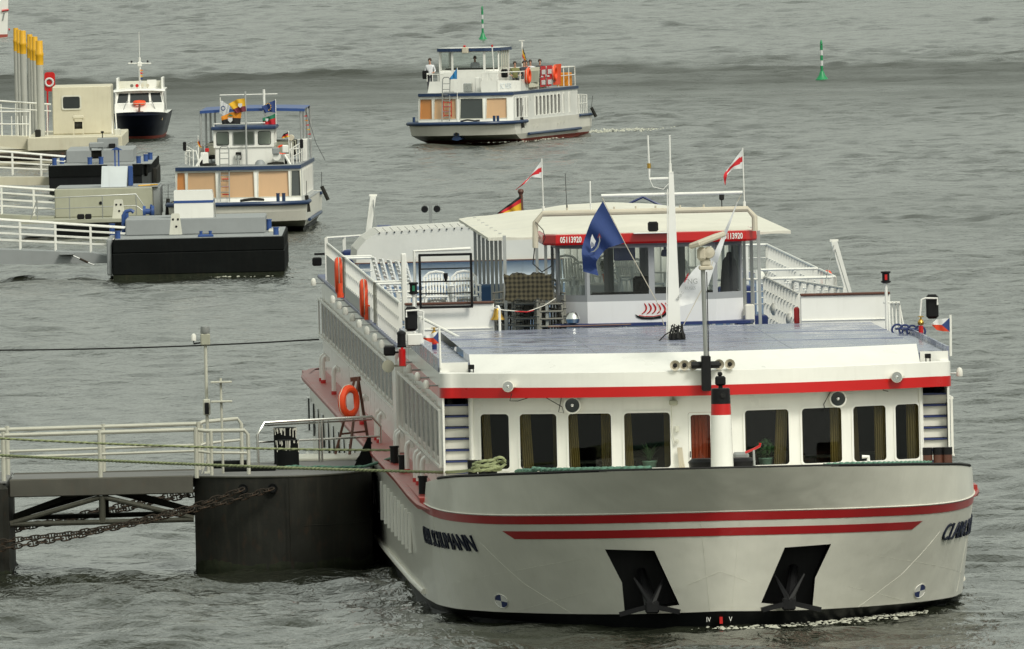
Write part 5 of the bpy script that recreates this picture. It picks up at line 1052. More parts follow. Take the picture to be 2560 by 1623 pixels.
MB().bevbox(-.075, .075, -.12, -.02, 1.22, 1.55, .02).build('switch_case', 'gang_rail', lp_); MB().bevbox(-.045, .045, -.14, -.11, 1.24, 1.48, .01).build('switch_face', 'black', lp_)
tp_ = thing('board_post', 'thin grey post with two narrow crossboards, right of the lamp post on the pontoon', 'sign post', (-6.03, 412.7, DZ))
MB().cyl((0, 0, 0), (-.01, 0, 1.98), .026, 8).build('pole', 'gang_rail', tp_)
for z_ in (1.90, 1.50): MB().bevbox(-.22, .22, -.13, .13, z_ - .02, z_ + .02, .01).build('crossboard', 'gang_rail', tp_)
# easel with life ring
es = thing('ring_easel', 'brown wooden easel standing on the pontoon by the ship, carrying a life ring', 'stand', (-3.45, 420.8, DZ + .07))
for a, b in (((-.33, -.0, 0), (.12, .1, 1.60)), ((-.03, -.35, 0), (.20, .1, 1.60)), ((.40, .4, .0), (.18, .12, 1.60))): MB().bar(a, b, .04, .05).build('leg', 'brown_wood', es)
MB().bar((-.2, .05, .42), (.36, .3, .46), .03, .04).build('crossbar', 'brown_wood', es); MB().bar((.02, .08, 1.56), (.24, .12, 1.58), .03, .09).build('crossbar', 'brown_wood', es)
lr_ = life_ring('orange life ring on the brown easel beside the ship, with a notice inside', (-3.47, 420.55, 3.11), R(-62), .265, 0, 'x'); lr_.rotation_euler = (R(6), R(0), R(-34))
MB().bx(.03, .036, -.13, .13, -.2, .2).build('notice', 'flag_white', lr_)
for k_ in range(3): MB().bx(.026, .030, -.09, .09, .10 - .1 * k_, .108 - .1 * k_).build('notice_line', 'steel_grey', lr_)
# ------------------------------------------------------------------ gangway bridge and the pier on the left
gw = thing('gangway_bridge', 'short grey footbridge with white tube rails leading from the left pier to the dark pontoon', 'gangway', (-8.5, 413, 0)); GO = Vector((-8.5, 413, 0))
for y_ in (411.5, 415.1): rel(MB().bevbox(-10.42, -6.64, y_ - .1, y_ + .1, 1.59, 1.96, .02), GO).build('beam', 'gang_grey', gw)
rel(MB().bx(-10.40, -6.6, 411.6, 415.0, 1.90, 1.935), GO).build('walkway', 'grating', gw)
for y_, r_ in ((411.5, .055), (415.1, .055)):
    for a, b in (((-10.42, 1.03), (-6.64, 1.05)), ((-10.42, 1.05), (-8.56, 1.55)), ((-8.48, 1.55), (-6.64, 1.08)), ((-8.52, 1.02), (-8.52, 1.58))):
        rel(MB().cyl((a[0], y_, a[1]), (b[0], y_, b[1]), r_ * (1.25 if a[0] == b[0] else 1), 10), GO).build('truss_tube', 'gang_under', gw)
for x_ in (-10.3, -9.4, -8.5, -7.6, -6.8): rel(MB().bx(x_ - .05, x_ + .05, 411.6, 415.0, 1.62, 1.75), GO).build('cross_beam', 'gang_under', gw)
for pts in ([(-10.42, 1.08), (-8.53, 1.62), (-6.64, 1.12)],):
    rel(MB().prism([(-10.4, 1.06), (-8.9, 1.58), (-8.2, 1.58), (-6.66, 1.10), (-6.66, 1.22), (-8.1, 1.66), (-9.0, 1.66), (-10.4, 1.18)], 413.2, 413.3, 'y'), GO).build('inner_web', 'gang_under', gw)
for y_ in (411.55, 415.05):
    t0 = rel(MB().cyl((-11.5, y_, 2.86), (-6.6, y_, 2.90), .042, 8), GO).build('handrail', 'gang_rail', gw)
    rel(MB().cyl((-11.5, y_, 2.40), (-6.6, y_, 2.46), .03, 7), GO).build('rail_bar', 'gang_rail', t0)
    for x_ in (-10.53, -8.54, -6.56): rel(MB().cyl((x_, y_, 1.9), (x_, y_, 2.94), .046, 8), GO).build('rail_post', 'gang_rail', t0)
pr = thing('pier_pillar', 'dark steel pier block at the left edge carrying the end of the gangway', 'pier', (-14, 413, 0)); QO = Vector((-14, 413, 0))
rel(MB().bevbox(-18, -10.44, 410.9, 416.5, -.8, 1.90, .12), QO).build('block', 'pontoon_dark', pr); rel(MB().bx(-17.9, -10.46, 411.0, 416.4, 1.90, 1.93), QO).build('deck', 'grating', pr)
rel(MB().bevbox(-18.05, -10.42, 410.86, 416.6, -.8, .17, .12), QO).build('weed_band', 'weed', pr)
for x_, y_ in ((-13.5, 412), (-13.9, 411.6)): rel(MB().lathe([(.16, 1.93), (.15, 2.6), (.2, 2.66), (0, 2.7)], (x_, y_, 0), 14), QO).build('mooring_bollard', 'pontoon_black', pr)
# chains, link by link
lk = MB().tube([Vector((.085 * math.cos(a) * (1 if True else 1) + (.035 if math.cos(a) > 0 else -.035), .055 * math.sin(a), 0)) for a in np.linspace(0, 2 * math.pi, 16, endpoint=False)], .016, 6, closed=True).bx(-.012, .014, -.05, .05, -.012, .012).mesh('link', 'rust_chain')
def chain(name, label, pts):
    P = np.array(pts, float); seg = np.linalg.norm(np.diff(P, axis=0), axis=1); L_ = seg.sum(); n_ = int(L_ / .170)
    Q = poly_at(P, np.linspace(0, 1, 200))
    for _ in range(30): Q[1:-1] = (Q[:-2] + 2 * Q[1:-1] + Q[2:]) / 4
    t_ = thing(name, label, 'chain', tuple(P[0]), 0, 'mooring chains of the pontoon')
    for k_ in range(n_):
        a, b = poly_at(Q, k_ / n_), poly_at(Q, (k_ + 1) / n_); d_ = Vector(b - a); m_ = Vector((a + b) / 2) - Vector(P[0])
        q_ = Vector((1, 0, 0)).rotation_difference(d_.normalized()).to_matrix().to_4x4() @ Matrix.Rotation(R(90 * (k_ % 2) + 20 + random.uniform(-18, 18)), 4, 'X')
        inst(lk, 'link', t_, m_, q_.to_euler())
ca = [(-12.2, .42), (-10.609, .716), (-9.8, .80), (-8.992, .868), (-8.182, .997), (-7.371, 1.181), (-6.614, 1.366), (-5.991, 1.554), (-5.60, 1.69)]
cb_ = [(-12.2, .25), (-10.61, .58), (-10.07, .654), (-9.261, .77), (-8.451, .927), (-7.911, 1.022), (-7.371, 1.126), (-6.614, 1.297), (-5.992, 1.423), (-4.99, 1.69)]
chain('mooring_chain', 'rusty chain ending in the left hawse hole of the dark pontoon', [(x, 410.55 + .0 * i_, z) for i_, (x, z) in enumerate(ca)])
chain('mooring_chain', 'rusty chain ending in the right hawse hole of the dark pontoon', [(x, 410.36, z) for x, z in cb_])
chain('mooring_chain', 'rusty chain behind the footbridge, the upper of the two far ones', [(x, 416.9, z) for x, z in ((-12.0, .45), (-10.545, .733), (-9.01, 1.018), (-8.434, 1.128), (-7.584, 1.287), (-6.66, 1.46))])
chain('mooring_chain', 'rusty chain behind the footbridge, the lower of the two far ones', [(x, 416.2, z) for x, z in ((-12.0, .45), (-10.205, .778), (-8.48, 1.053), (-7.878, 1.162), (-7.33, 1.286), (-6.64, 1.40))])
# ropes: three laid strands swept along a sagging line
def rope_mb(pts, r, lay=.16, n=10, step=.035, smooth=12):
    P = np.array(pts, float); L_ = np.linalg.norm(np.diff(P, axis=0), axis=1).sum(); m_ = max(12, int(L_ / step)); Q = poly_at(P, np.linspace(0, 1, m_))
    for _ in range(smooth): Q[1:-1] = (Q[:-2] + 2 * Q[1:-1] + Q[2:]) / 4
    rows_ = []; up = Vector((0, 0, 1)); s_ = 0.0
    for i in range(m_):
        d_ = Vector(Q[min(i + 1, m_ - 1)] - Q[max(i - 1, 0)]).normalized(); sx = d_.cross(up); sx = sx.normalized() if sx.length > 1e-3 else d_.orthogonal().normalized(); u_ = sx.cross(d_)
        if i: s_ += np.linalg.norm(Q[i] - Q[i - 1])
        tw_ = s_ / lay * 2 * math.pi / 3
        rows_.append([tuple(Vector(Q[i]) + (sx * math.cos(a) + u_ * math.sin(a)) * r * (1 + .28 * math.cos(3 * (a - tw_)))) for a in np.linspace(0, 2 * math.pi, n, endpoint=False)])
    return MB().grid(rows_, wrap=True)
def sag(a, b, s_, n=14): return [tuple(np.array(a) * (1 - u) + np.array(b) * u - np.array([0, 0, s_ * 4 * u * (1 - u)])) for u in np.linspace(0, 1, n)]
one(rope_mb(sag((-13.5, 411.2, 3.08), tuple(S(-5.28, 27, 2.55)), .10), .022), 'mooring_rope', 'upper of two long pale green ropes, running to the ship side deck', 'rope', 'rope_green')
bowend = S(-4.42, 4.4, 3.0)
coil = []
for k_ in range(60):
    a = k_ / 60 * 5.2 * 6.283; coil.append(tuple(S(-4.25 + .30 * math.cos(a) * (1 - k_ / 200), 4.25 + .22 * math.sin(a), 2.93 + .003 * k_ + .03 * math.sin(a * 1.3))))
for k_ in range(16): a = k_ / 15 * 6.0; coil.append(tuple(S(-4.0 + .13 * math.cos(a), 4.1, 3.08 + .10 * math.sin(a) - .0)))
one(rope_mb(sag((-13.9, 410.9, 2.75), tuple(S(-5.0, 9.5, 2.72)), .06) + sag(tuple(S(-5.0, 9.5, 2.72)), tuple(S(-4.55, 4.3, 2.93)), .01, 5) + coil, .026, smooth=2), 'mooring_rope', 'long pale green rope coiled round the black bollards at the bow', 'rope', 'rope_green')
one(rope_mb([(-4.95, 413.9, 1.99), (-4.8, 413.75, 2.0), (-4.55, 413.9, 2.02), (-4.3, 413.5, 1.985), (-4.05, 413.3, 2.02), (-3.7, 413.4, 1.985), (-3.1, 413.2, 2.0), tuple(S(-5.3, 27.0, 2.4))], .026), 'mooring_rope', 'teal rope lying from the pontoon bollard towards the ship', 'rope', 'rope_teal')
br_ = [tuple(S(x, y, z)) for x, y, z in ((-3.75, 2.0, 2.97), (-3.6, 1.5, 3.0), (-3.4, 1.05, 3.0), (-3.5, 1.15, 3.05), (-3.2, .72, 3.03), (-2.9, .35, 3.04), (-2.3, -.2, 3.06), (-1.7, -.65, 3.075), (-1.3, -.85, 3.08))]
one(rope_mb(br_, .04, smooth=4), 'mooring_rope', 'faded green rope lying along the left half of the bow rail', 'rope', 'rope_teal')
br_ = [tuple(S(x, y, z)) for x, y, z in ((2.0, -.5, 3.05), (2.5, -.08, 3.05), (3.2, .68, 3.015), (3.8, 1.6, 2.98), (4.2, 2.3, 2.95))]
one(rope_mb(br_, .03, smooth=4), 'mooring_rope', 'thin green rope lying along the right half of the bow rail', 'rope', 'rope_teal')
one(MB().tube(sag((-24, 475, 3.45), tuple(S(-5.0, 89, 3.0)), .35, 24), .018, 5), 'mooring_wire', 'thin dark wire running from the left edge to the ship stern', 'cable', 'matt_black')
# ------------------------------------------------------------------ the row of small pontoons on the left
def parts_of(label, name, cat, origin):
    t_ = thing(name, label, cat, origin); o_ = Vector(origin)
    def add(mb_, nm, mat, parent=None, **k): return rel(mb_, o_).build(nm, mat, parent or t_, **k)
    return t_, add
def gang_rails(add, x0, x1, zt0, zt1, zb0, zb1, Y, posts, depth=1.3, mat='railing_white', n_bars=4):
    for y_ in (Y, Y + depth):
        h = add(MB().tube([(x0, y_, zt0), (x1, y_, zt1)], .028, 7), 'handrail', mat)
        for k_ in range(1, n_bars):
            f = k_ / n_bars; add(MB().tube([(x0, y_, lerp(zt0, zb0, f)), (x1, y_, lerp(zt1, zb1, f))], .018, 5), 'rail_bar', mat, h)
        for x_ in posts:
            u = (x_ - x0) / (x1 - x0); add(MB().bar((x_, y_, lerp(zb0, zb1, u) - .05), (x_, y_, lerp(zt0, zt1, u)), .045, .045, (0, 1, 0)), 'rail_post', mat, h)
def blue_bollard(add, x_, y_, z_, h=.2, r=.10):
    b = add(MB().cyl((x_, y_, z_), (x_, y_, z_ + h), r, 14), 'bollard', 'blue'); add(MB().cyl((x_, y_, z_ + h), (x_, y_, z_ + h + .03), r * 1.15, 14), 'bollard_cap', 'blue', b)
def dot_panel(add, x_, y_, z0, z1, w0, w1):
    p_ = add(MB().prism([(x_ - w0 / 2, z0), (x_ + w0 / 2, z0), (x_ + w1 / 2, z1 - .03), (x_ + w1 / 2 - .03, z1), (x_ - w1 / 2 + .03, z1), (x_ - w1 / 2, z1 - .03)], y_, y_ + .06, 'y'), 'lamp_panel', 'old_white')
    zc = lerp(z0, z1, .72)
    for dx, z_ in ((-.08, zc), (.08, zc), (.02, lerp(z0, z1, .38))): add(MB().lathe([(0, -.02), (.035, -.015), (.04, .01)], (x_ + dx, y_, z_), 12, 'y'), 'lamp_lens', 'black', p_)
# nearest
t1, A = parts_of('black pontoon with grey deckhouse and white box, nearest of the row on the left', 'pontoon', 'pontoon', (-10, 645, 0))
A(MB().bevbox(-12.74, -7.23, 640.0, 652, .10, .80, .03), 'hull', 'pontoon_black'); A(MB().bevbox(-12.72, -7.24, 640.03, 652, .80, 1.24, .03), 'hull_upper', 'pontoon_black')
A(MB().bx(-12.72, -7.25, 640.02, 651.9, -.6, .12), 'weed_band', 'weed'); A(MB().bevbox(-12.92, -12.76, 640.2, 646, .1, 1.26, .03), 'fender_plate', 'pontoon_grey')
A(MB().bx(-12.65, -7.3, 640.1, 651.9, 1.235, 1.26), 'deck', 'pontoon_grey')
A(MB().bevbox(-12.38, -7.88, 644.0, 649, 1.26, 1.79, .03), 'deckhouse', 'pontoon_grey')
wb_ = A(MB().prism([(-10.80, 1.79), (-9.54, 1.79), (-9.54, 2.50), (-9.58, 2.66), (-10.80, 2.66)], 644.3, 646.0, 'y'), 'white_box', 'white', smooth=False)
A(MB().bx(-10.805, -9.535, 644.29, 646.01, 2.27, 2.35), 'blue_band', 'blue', wb_)
A(MB().cyl((-9.48, 644.6, 1.79), (-9.50, 644.6, 2.4), .02, 6), 'stay', 'steel_grey', wb_)
dot_panel(A, -10.74, 642.8, 1.30, 1.98, .42, .27)
A(MB().bevbox(-10.0, -9.5, 640.5, 640.9, 1.24, 1.34, .03), 'bollard_base', 'blue')
for x_ in (-9.9, -9.6): blue_bollard(A, x_, 640.7, 1.32, .10, .05)
for x_, y_, h_ in ((-12.57, 640.8, .24), (-12.85, 646, .35), (-12.42, 647.5, .7), (-7.50, 641.2, .24), (-7.8, 647.5, .35)): blue_bollard(A, x_, y_, 1.24, h_, .09)
A(MB().bevbox(-7.8, -7.45, 645, 647, 1.24, 1.33, .03), 'deck_pad', 'old_white')
A(MB().tube([(-12.5, 647, 1.25), (-12.5, 647, 1.85), (-12.42, 647, 1.98), (-12.25, 647, 2.02), (-12.15, 647, 1.95)], .06, 8), 'pipe', 'blue')
g1, G = parts_of('white railed grey gangway to the nearest black pontoon', 'pontoon_gangway', 'gangway', (-15, 642, 0))
G(MB().prism([(-18.5, .52), (-12.95, .46), (-12.95, .70), (-13.4, .80), (-18.5, 1.10)], 641.6, 643.4, 'y'), 'girder', 'pontoon_grey', smooth=False)
gang_rails(G, -18.5, -12.36, 2.11, 1.57, 1.18, .80, 641.7, (-17.9, -16.85, -15.73, -14.6, -13.47))
G(MB().cyl((-14.15, 641.4, .79), (-13.75, 641.4, .60), .02, 6).cyl((-13.6, 641.4, .52), (-13.35, 641.4, .41), .02, 6), 'tie_rod', 'steel_grey'); G(MB().cyl((-13.82, 641.4, .63), (-13.55, 641.4, .5), .035, 8), 'turnbuckle', 'rust_chain'); G(MB().bx(-14.46, -14.0, 641.3, 641.6, .77, .81), 'bracket', 'pontoon_grey')
# second
t2, A = parts_of('low pontoon with an olive grey deckhouse, second of the row on the left', 'pontoon', 'pontoon', (-14, 702, 0))
A(MB().bevbox(-15.9, -12.2, 697.5, 706, -.5, .45, .03), 'hull', 'pontoon_black'); A(MB().bx(-17.1, -12.25, 697.7, 705.5, .45, .56), 'deck', 'pontoon_olive')
A(MB().bevbox(-15.93, -12.5, 701, 706, .56, 1.57, .03), 'deckhouse', 'pontoon_olive'); A(MB().bevbox(-12.5, -12.22, 701.2, 705.8, .56, 1.57, .03), 'deckhouse_end', 'pontoon_grey')
A(MB().bx(-15.85, -12.3, 701.1, 705.8, 1.57, 1.60), 'roof', 'pontoon_grey')
A(MB().prism([(-14.30, 1.6), (-13.41, 1.6), (-13.36, 2.30), (-14.26, 2.32)], 701.3, 702.2, 'y'), 'roof_box', 'pale_blue', smooth=False); A(MB().bevbox(-13.36, -13.20, 702.2, 702.9, 1.6, 2.30, .02), 'roof_box_side', 'blue'); A(MB().bx(-14.1, -13.22, 703, 703.1, 1.6, 2.36), 'roof_box_back', 'pontoon_grey')
aw_ = A(MB().bar((-13.80, 701.8, 2.28), (-13.80, 701.8, 2.92), .05, .05, (0, 1, 0)).bar((-13.67, 701.8, 2.28), (-13.67, 701.8, 2.92), .05, .05, (0, 1, 0)), 'marker_post', 'blue')
A(MB().prism([(-13.94, 2.88), (-13.53, 2.88), (-13.735, 2.99)], 701.7, 701.9, 'y'), 'marker_arrow', 'blue', aw_, smooth=False)
r_ = A(MB().tube([(-16.75, 699, .56), (-16.5, 699, 1.30), (-13.04, 699, 1.38), (-12.7, 699, .85)], .022, 6), 'guard_rail', 'steel_grey')
A(MB().tube([(-16.7, 699, .72), (-16.45, 699, .92), (-13.04, 699, .98), (-12.75, 699, .75)], .018, 6), 'rail_bar', 'steel_grey', r_)
for x_ in (-16.5, -15.37, -14.22, -13.04): A(MB().cyl((x_, 699, .56), (x_, 699, 1.36), .02, 6), 'rail_post', 'steel_grey', r_)
dot_panel(A, -13.65, 698.6, .56, 1.22, .46, .30)
A(MB().bevbox(-15.1, -14.85, 698.2, 698.6, .56, .74, .03), 'deck_fitting', 'black'); A(MB().bevbox(-14.82, -14.6, 698.2, 698.6, .56, .74, .03), 'deck_fitting', 'black')
A(MB().lathe([(.2, 0), (.2, .1), (.1, .1), (.1, .3), (.2, .3), (.2, .4)], (-12.8, 698.3, .78), 18, 'x'), 'cable_reel', 'blue'); A(MB().bar((-12.55, 698.4, .56), (-12.5, 698.4, 1.02), .08, .08, (0, 1, 0)), 'reel_stand', 'blue')
A(MB().tube([(-13.0, 701.5, 1.62), (-12.6, 701.6, 1.63), (-12.35, 702.4, 1.62)], .03, 6), 'hose', 'yellow'); A(MB().lathe([(0, -.02), (.06, -.02), (.06, .02)], (-14.32, 701, 1.05), 12, 'y'), 'vent_hole', 'black')
g2, G = parts_of('white railed gangway to the second, olive pontoon', 'pontoon_gangway', 'gangway', (-17.5, 700, 0))
G(MB().prism([(-21, .70), (-15.95, .52), (-15.95, .62), (-21, .98)], 699.8, 701.3, 'y'), 'girder', 'pontoon_olive', smooth=False)
gang_rails(G, -21, -15.91, 2.02, 1.55, 1.05, .66, 699.9, (-20, -18.9, -17.78, -16.65))
# third
t3, A = parts_of('black pontoon with a low grey deckhouse and winch, third of the row on the left', 'pontoon', 'pontoon', (-15.7, 770, 0))
A(MB().prism([(-17.55, 763), (-13.98, 763), (-13.58, 771), (-13.58, 778), (-17.55, 778)], .68, 1.10, 'z'), 'hull_upper', 'pontoon_black', smooth=False); A(MB().prism([(-17.53, 763.05), (-13.99, 763.05), (-13.6, 771), (-13.6, 778), (-17.53, 778)], -.6, .68, 'z'), 'hull', 'boot_black', smooth=False)
A(MB().bevbox(-13.72, -13.52, 769, 777, .1, .8, .04), 'fender', 'rubber'); A(MB().torus((-13.86, 764.6, .82), .16, .07, 'x', 16, 8), 'tyre', 'rubber')
A(MB().bevbox(-16.95, -14.38, 767, 774, 1.10, 1.60, .03), 'deckhouse', 'pontoon_grey'); A(MB().bx(-17.5, -13.62, 763.2, 777, 1.09, 1.115), 'deck', 'pontoon_grey')
wn_ = A(MB().bevbox(-16.02, -15.46, 764.6, 765.6, 1.72, 1.92, .03).bx(-16.0, -15.94, 764.7, 765.5, 1.1, 1.75).bx(-15.54, -15.48, 764.7, 765.5, 1.1, 1.75), 'winch_frame', 'pontoon_grey'); A(MB().lathe([(.16, -.2), (.16, .2)], (-15.74, 765.1, 1.46), 14, 'x'), 'winch_drum', 'rubber', wn_)
A(MB().bevbox(-15.8, -15.0, 769.5, 770.2, 1.6, 2.0, .03), 'control_box', 'pontoon_grey'); A(MB().bevbox(-15.35, -15.1, 769.2, 769.5, 1.6, 1.78, .02), 'control_face', 'black'); A(MB().cyl((-15.6, 769.8, 2.0), (-15.6, 769.8, 2.2), .02, 6).bevbox(-15.66, -15.54, 769.7, 769.9, 2.18, 2.26, .02), 'lamp', 'black')
for x_, y_ in ((-17.33, 763.6), (-17.1, 766), (-17.0, 768.5), (-15.98, 763.7), (-15.55, 763.7), (-14.12, 763.8), (-13.9, 767), (-13.78, 770)): blue_bollard(A, x_, y_, 1.10, .26, .09)
g3, G = parts_of('white railed gangway to the third, black pontoon', 'pontoon_gangway', 'gangway', (-18.5, 766, 0))
G(MB().prism([(-22, .42), (-17.6, .31), (-17.6, .62), (-22, .72)], 765.6, 767, 'y'), 'girder', 'pontoon_cream', smooth=False)
gang_rails(G, -22, -16.97, 1.92, 1.38, .95, .66, 765.7, (-21.2, -20.1, -19.0, -17.9))
# fourth, cream with the cabin
t4, A = parts_of('cream pontoon with a tall windowed cabin, farthest of the row on the left', 'pontoon', 'pontoon', (-18, 828, 0))
A(MB().bevbox(-19.75, -15.85, 822, 836, .5, 1.06, .03), 'deck_block', 'pontoon_cream'); A(MB().prism([(-21.5, .55), (-15.95, .55), (-16.2, -.4), (-21.5, -.4)], 822.4, 835, 'y'), 'hull', 'pontoon_cream', smooth=False)
A(MB().tube([(-23, 820.5, .35), (-19.6, 820.5, .30), (-17.8, 820.5, .32)], .17, 12), 'fender_pipe', 'rust_chain')
cab = A(MB().bevbox(-18.80, -16.37, 827, 832, 1.06, 3.04, .04), 'cabin', 'pontoon_cream')
A(ring(MB(), rrect(-18.42, -17.60, 2.07, 2.68, .10), rrect(-18.36, -17.66, 2.13, 2.62, .08), lambda u, v, d: (u, 826.96 + d, v), 0, .06), 'window_frame', 'old_white', cab)
lp = rrect(-18.37, -17.65, 2.12, 2.63, .08); A(MB().add([(u, 826.98, v) for u, v in lp], [tuple(range(len(lp)))]), 'window_pane', 'glass_dark', cab, smooth=False)
w4 = A(MB().bevbox(-17.95, -17.48, 825.6, 826.3, 1.72, 1.86, .03).bx(-17.93, -17.88, 825.7, 826.2, 1.06, 1.75).bx(-17.55, -17.5, 825.7, 826.2, 1.06, 1.75), 'winch_frame', 'pontoon_cream'); A(MB().lathe([(.15, -.18), (.15, .18)], (-17.72, 825.9, 1.45), 14, 'x'), 'winch_drum', 'rubber', w4)
A(MB().bevbox(-19.45, -19.22, 823, 823.6, 1.06, 1.36, .03), 'deck_fitting', 'rubber'); A(MB().bevbox(-16.2, -15.95, 824, 824.6, .8, 1.3, .03), 'deck_fitting', 'old_white')
A(MB().bar((-16.34, 827, 1.0), (-16.42, 829, 2.1), .05, .05).bar((-16.15, 827, 1.0), (-16.25, 829, 2.1), .05, .05), 'ladder', 'railing_white')
r4 = A(MB().tube([(-23, 826, 2.72), (-18.83, 826, 2.34)], .035, 7), 'handrail', 'railing_white')
A(MB().tube([(-23, 826, 2.42), (-18.83, 826, 2.06)], .025, 6), 'rail_bar', 'railing_white', r4)
for x_ in (-20.9, -20.3, -19.7, -19.0): A(MB().cyl((x_, 826, 1.06), (x_, 826, 2.4), .025, 6), 'rail_post', 'railing_white', r4)
r5 = A(MB().tube([(-22, 823, 2.16), (-19.67, 823, 2.12), (-19.68, 823, 1.06)], .035, 7), 'handrail', 'railing_white')
A(MB().tube([(-22, 823, 1.66), (-19.68, 823, 1.60)], .03, 6), 'rail_bar', 'railing_white', r5)
for x_ in (-20.95, -20.8, -20.4, -20.15, -19.95, -19.8): A(MB().cyl((x_, 823, .9), (x_, 823, 2.12 if x_ < -20.5 else 1.95), .025, 6), 'rail_post', 'railing_white', r5)
A(MB().prism([(-22, .9), (-19.75, .55), (-19.75, 1.1), (-22, 1.2)], 822.5, 824.5, 'y'), 'landing', 'pontoon_cream', smooth=False)
# yellow topped piles
piles = [(-21.15, 864.2, .115), (-20.89, 858.5, .10), (-20.65, 855.6, .145), (-20.08, 844, .125), (-19.85, 837.7, .10), (-19.69, 836.6, .125), (-19.23, 824.6, .155)]
for i_, (x_, y_, r_) in enumerate(piles):
    t_ = thing('mooring_pile', 'tall grey mooring pile with a yellow top, %s from the left' % ['first', 'second', 'third', 'fourth', 'fifth', 'sixth', 'seventh'][i_], 'pile', (x_, y_, 0), 0, 'yellow topped piles')
    MB().cyl((0, 0, -1), (0, 0, 4.05), r_, 18).build('shaft', 'pile_grey', t_)
    MB().lathe([(r_ * 1.01, 4.0), (r_ * 1.02, 4.0), (r_ * 1.02, 4.35), (r_ * 1.12, 4.38), (r_ * 1.12, 4.48), (r_ * .98, 4.52), (r_ * .94, 4.98), (r_ * .9, 5.0), (0, 5.0)], n=18).build('yellow_top', 'yellow', t_)
t_ = thing('life_ring_board', 'red rounded life ring board on a post behind the cream cabin', 'life ring', (-19.12, 833, 0))
MB().bar((-.05, 0, .9), (.0, 0, 2.9), .07, .05, (0, 1, 0)).build('post', 'red', t_)
MB().prism(rrect(-.12, .32, 2.76, 3.56, .12), -.02, .05, 'y').build('board', 'red', t_, smooth=False)
MB().torus((.08, -.06, 3.14), .16, .04, 'y', 20, 8).build('ring', 'flag_white', t_)
# buoys
def buoy(label, loc, s_):
    t_ = thing('lateral_buoy', label, 'buoy', loc, 0, 'green channel buoys')
    t_.scale = (.9, .9, .85)
    MB().lathe([(.44 * s_, -.10), (.45 * s_, .05), (.40 * s_, .10), (.22 * s_, .30), (.14 * s_, .50), (.10 * s_, .54), (.0, .54)], n=20).build('float', 'buoy_green', t_)
    for k_ in range(5): MB().cyl((0, 0, .54 + .30 * k_), (0, 0, .54 + .30 * (k_ + 1)), .095 * s_, 14).build('band', 'buoy_green' if k_ % 2 == 0 else 'flag_white', t_)
    MB().lathe([(.02, 2.04), (.10 * s_, 2.08), (.085 * s_, 2.18), (.05 * s_, 2.3), (0, 2.34)], n=12).build('topmark', 'buoy_green', t_)
buoy('green and white striped buoy standing in the water just above the passenger ferry', (-1.29, 1134, -.05), .72)
buoy('green and white striped buoy standing alone in the water at the upper right', (15.46, 980, -.05), .80)
# ------------------------------------------------------------------ boats
def skin_person(name, edges, radii, mats, rule, parent, loc, rz, sc):
    """one continuous body grown over a joint skeleton; rule(x, y, z) picks skin, shirt or trousers"""
    names = list(radii); idx = {n: i for i, n in enumerate(names)}
    me = bpy.data.meshes.new('body'); me.from_pydata([radii[n][0] for n in names], [(idx[a], idx[b]) for a, b in edges], [])
    o = bpy.data.objects.new('body', me); col.objects.link(o)
    md = o.modifiers.new('skin', 'SKIN'); md.use_smooth_shade = True
    for n in names:
        sv = me.skin_vertices[0].data[idx[n]]; r_ = radii[n][1]; sv.radius = r_ if isinstance(r_, tuple) else (r_, r_); sv.use_root = n == 'pelvis'
    sb = o.modifiers.new('sub', 'SUBSURF'); sb.levels = 1
    dg = bpy.context.evaluated_depsgraph_get(); m2 = bpy.data.meshes.new_from_object(o.evaluated_get(dg)); bpy.data.objects.remove(o)
    for m_ in mats: m2.materials.append(M(m_))
    for p_ in m2.polygons: p_.material_index = rule(*p_.center); p_.use_smooth = True
    b = bpy.data.objects.new('body', m2); col.objects.link(b); b.parent = parent
    hr = MB().lathe([(.0, .115), (.06, .10), (.095, .04), (.100, -.02), (.085, -.05)], n=12).build('hair', 'hair', parent); hr.location = Vector(radii['head'][0]) + Vector((0, .025, .045))
    return b
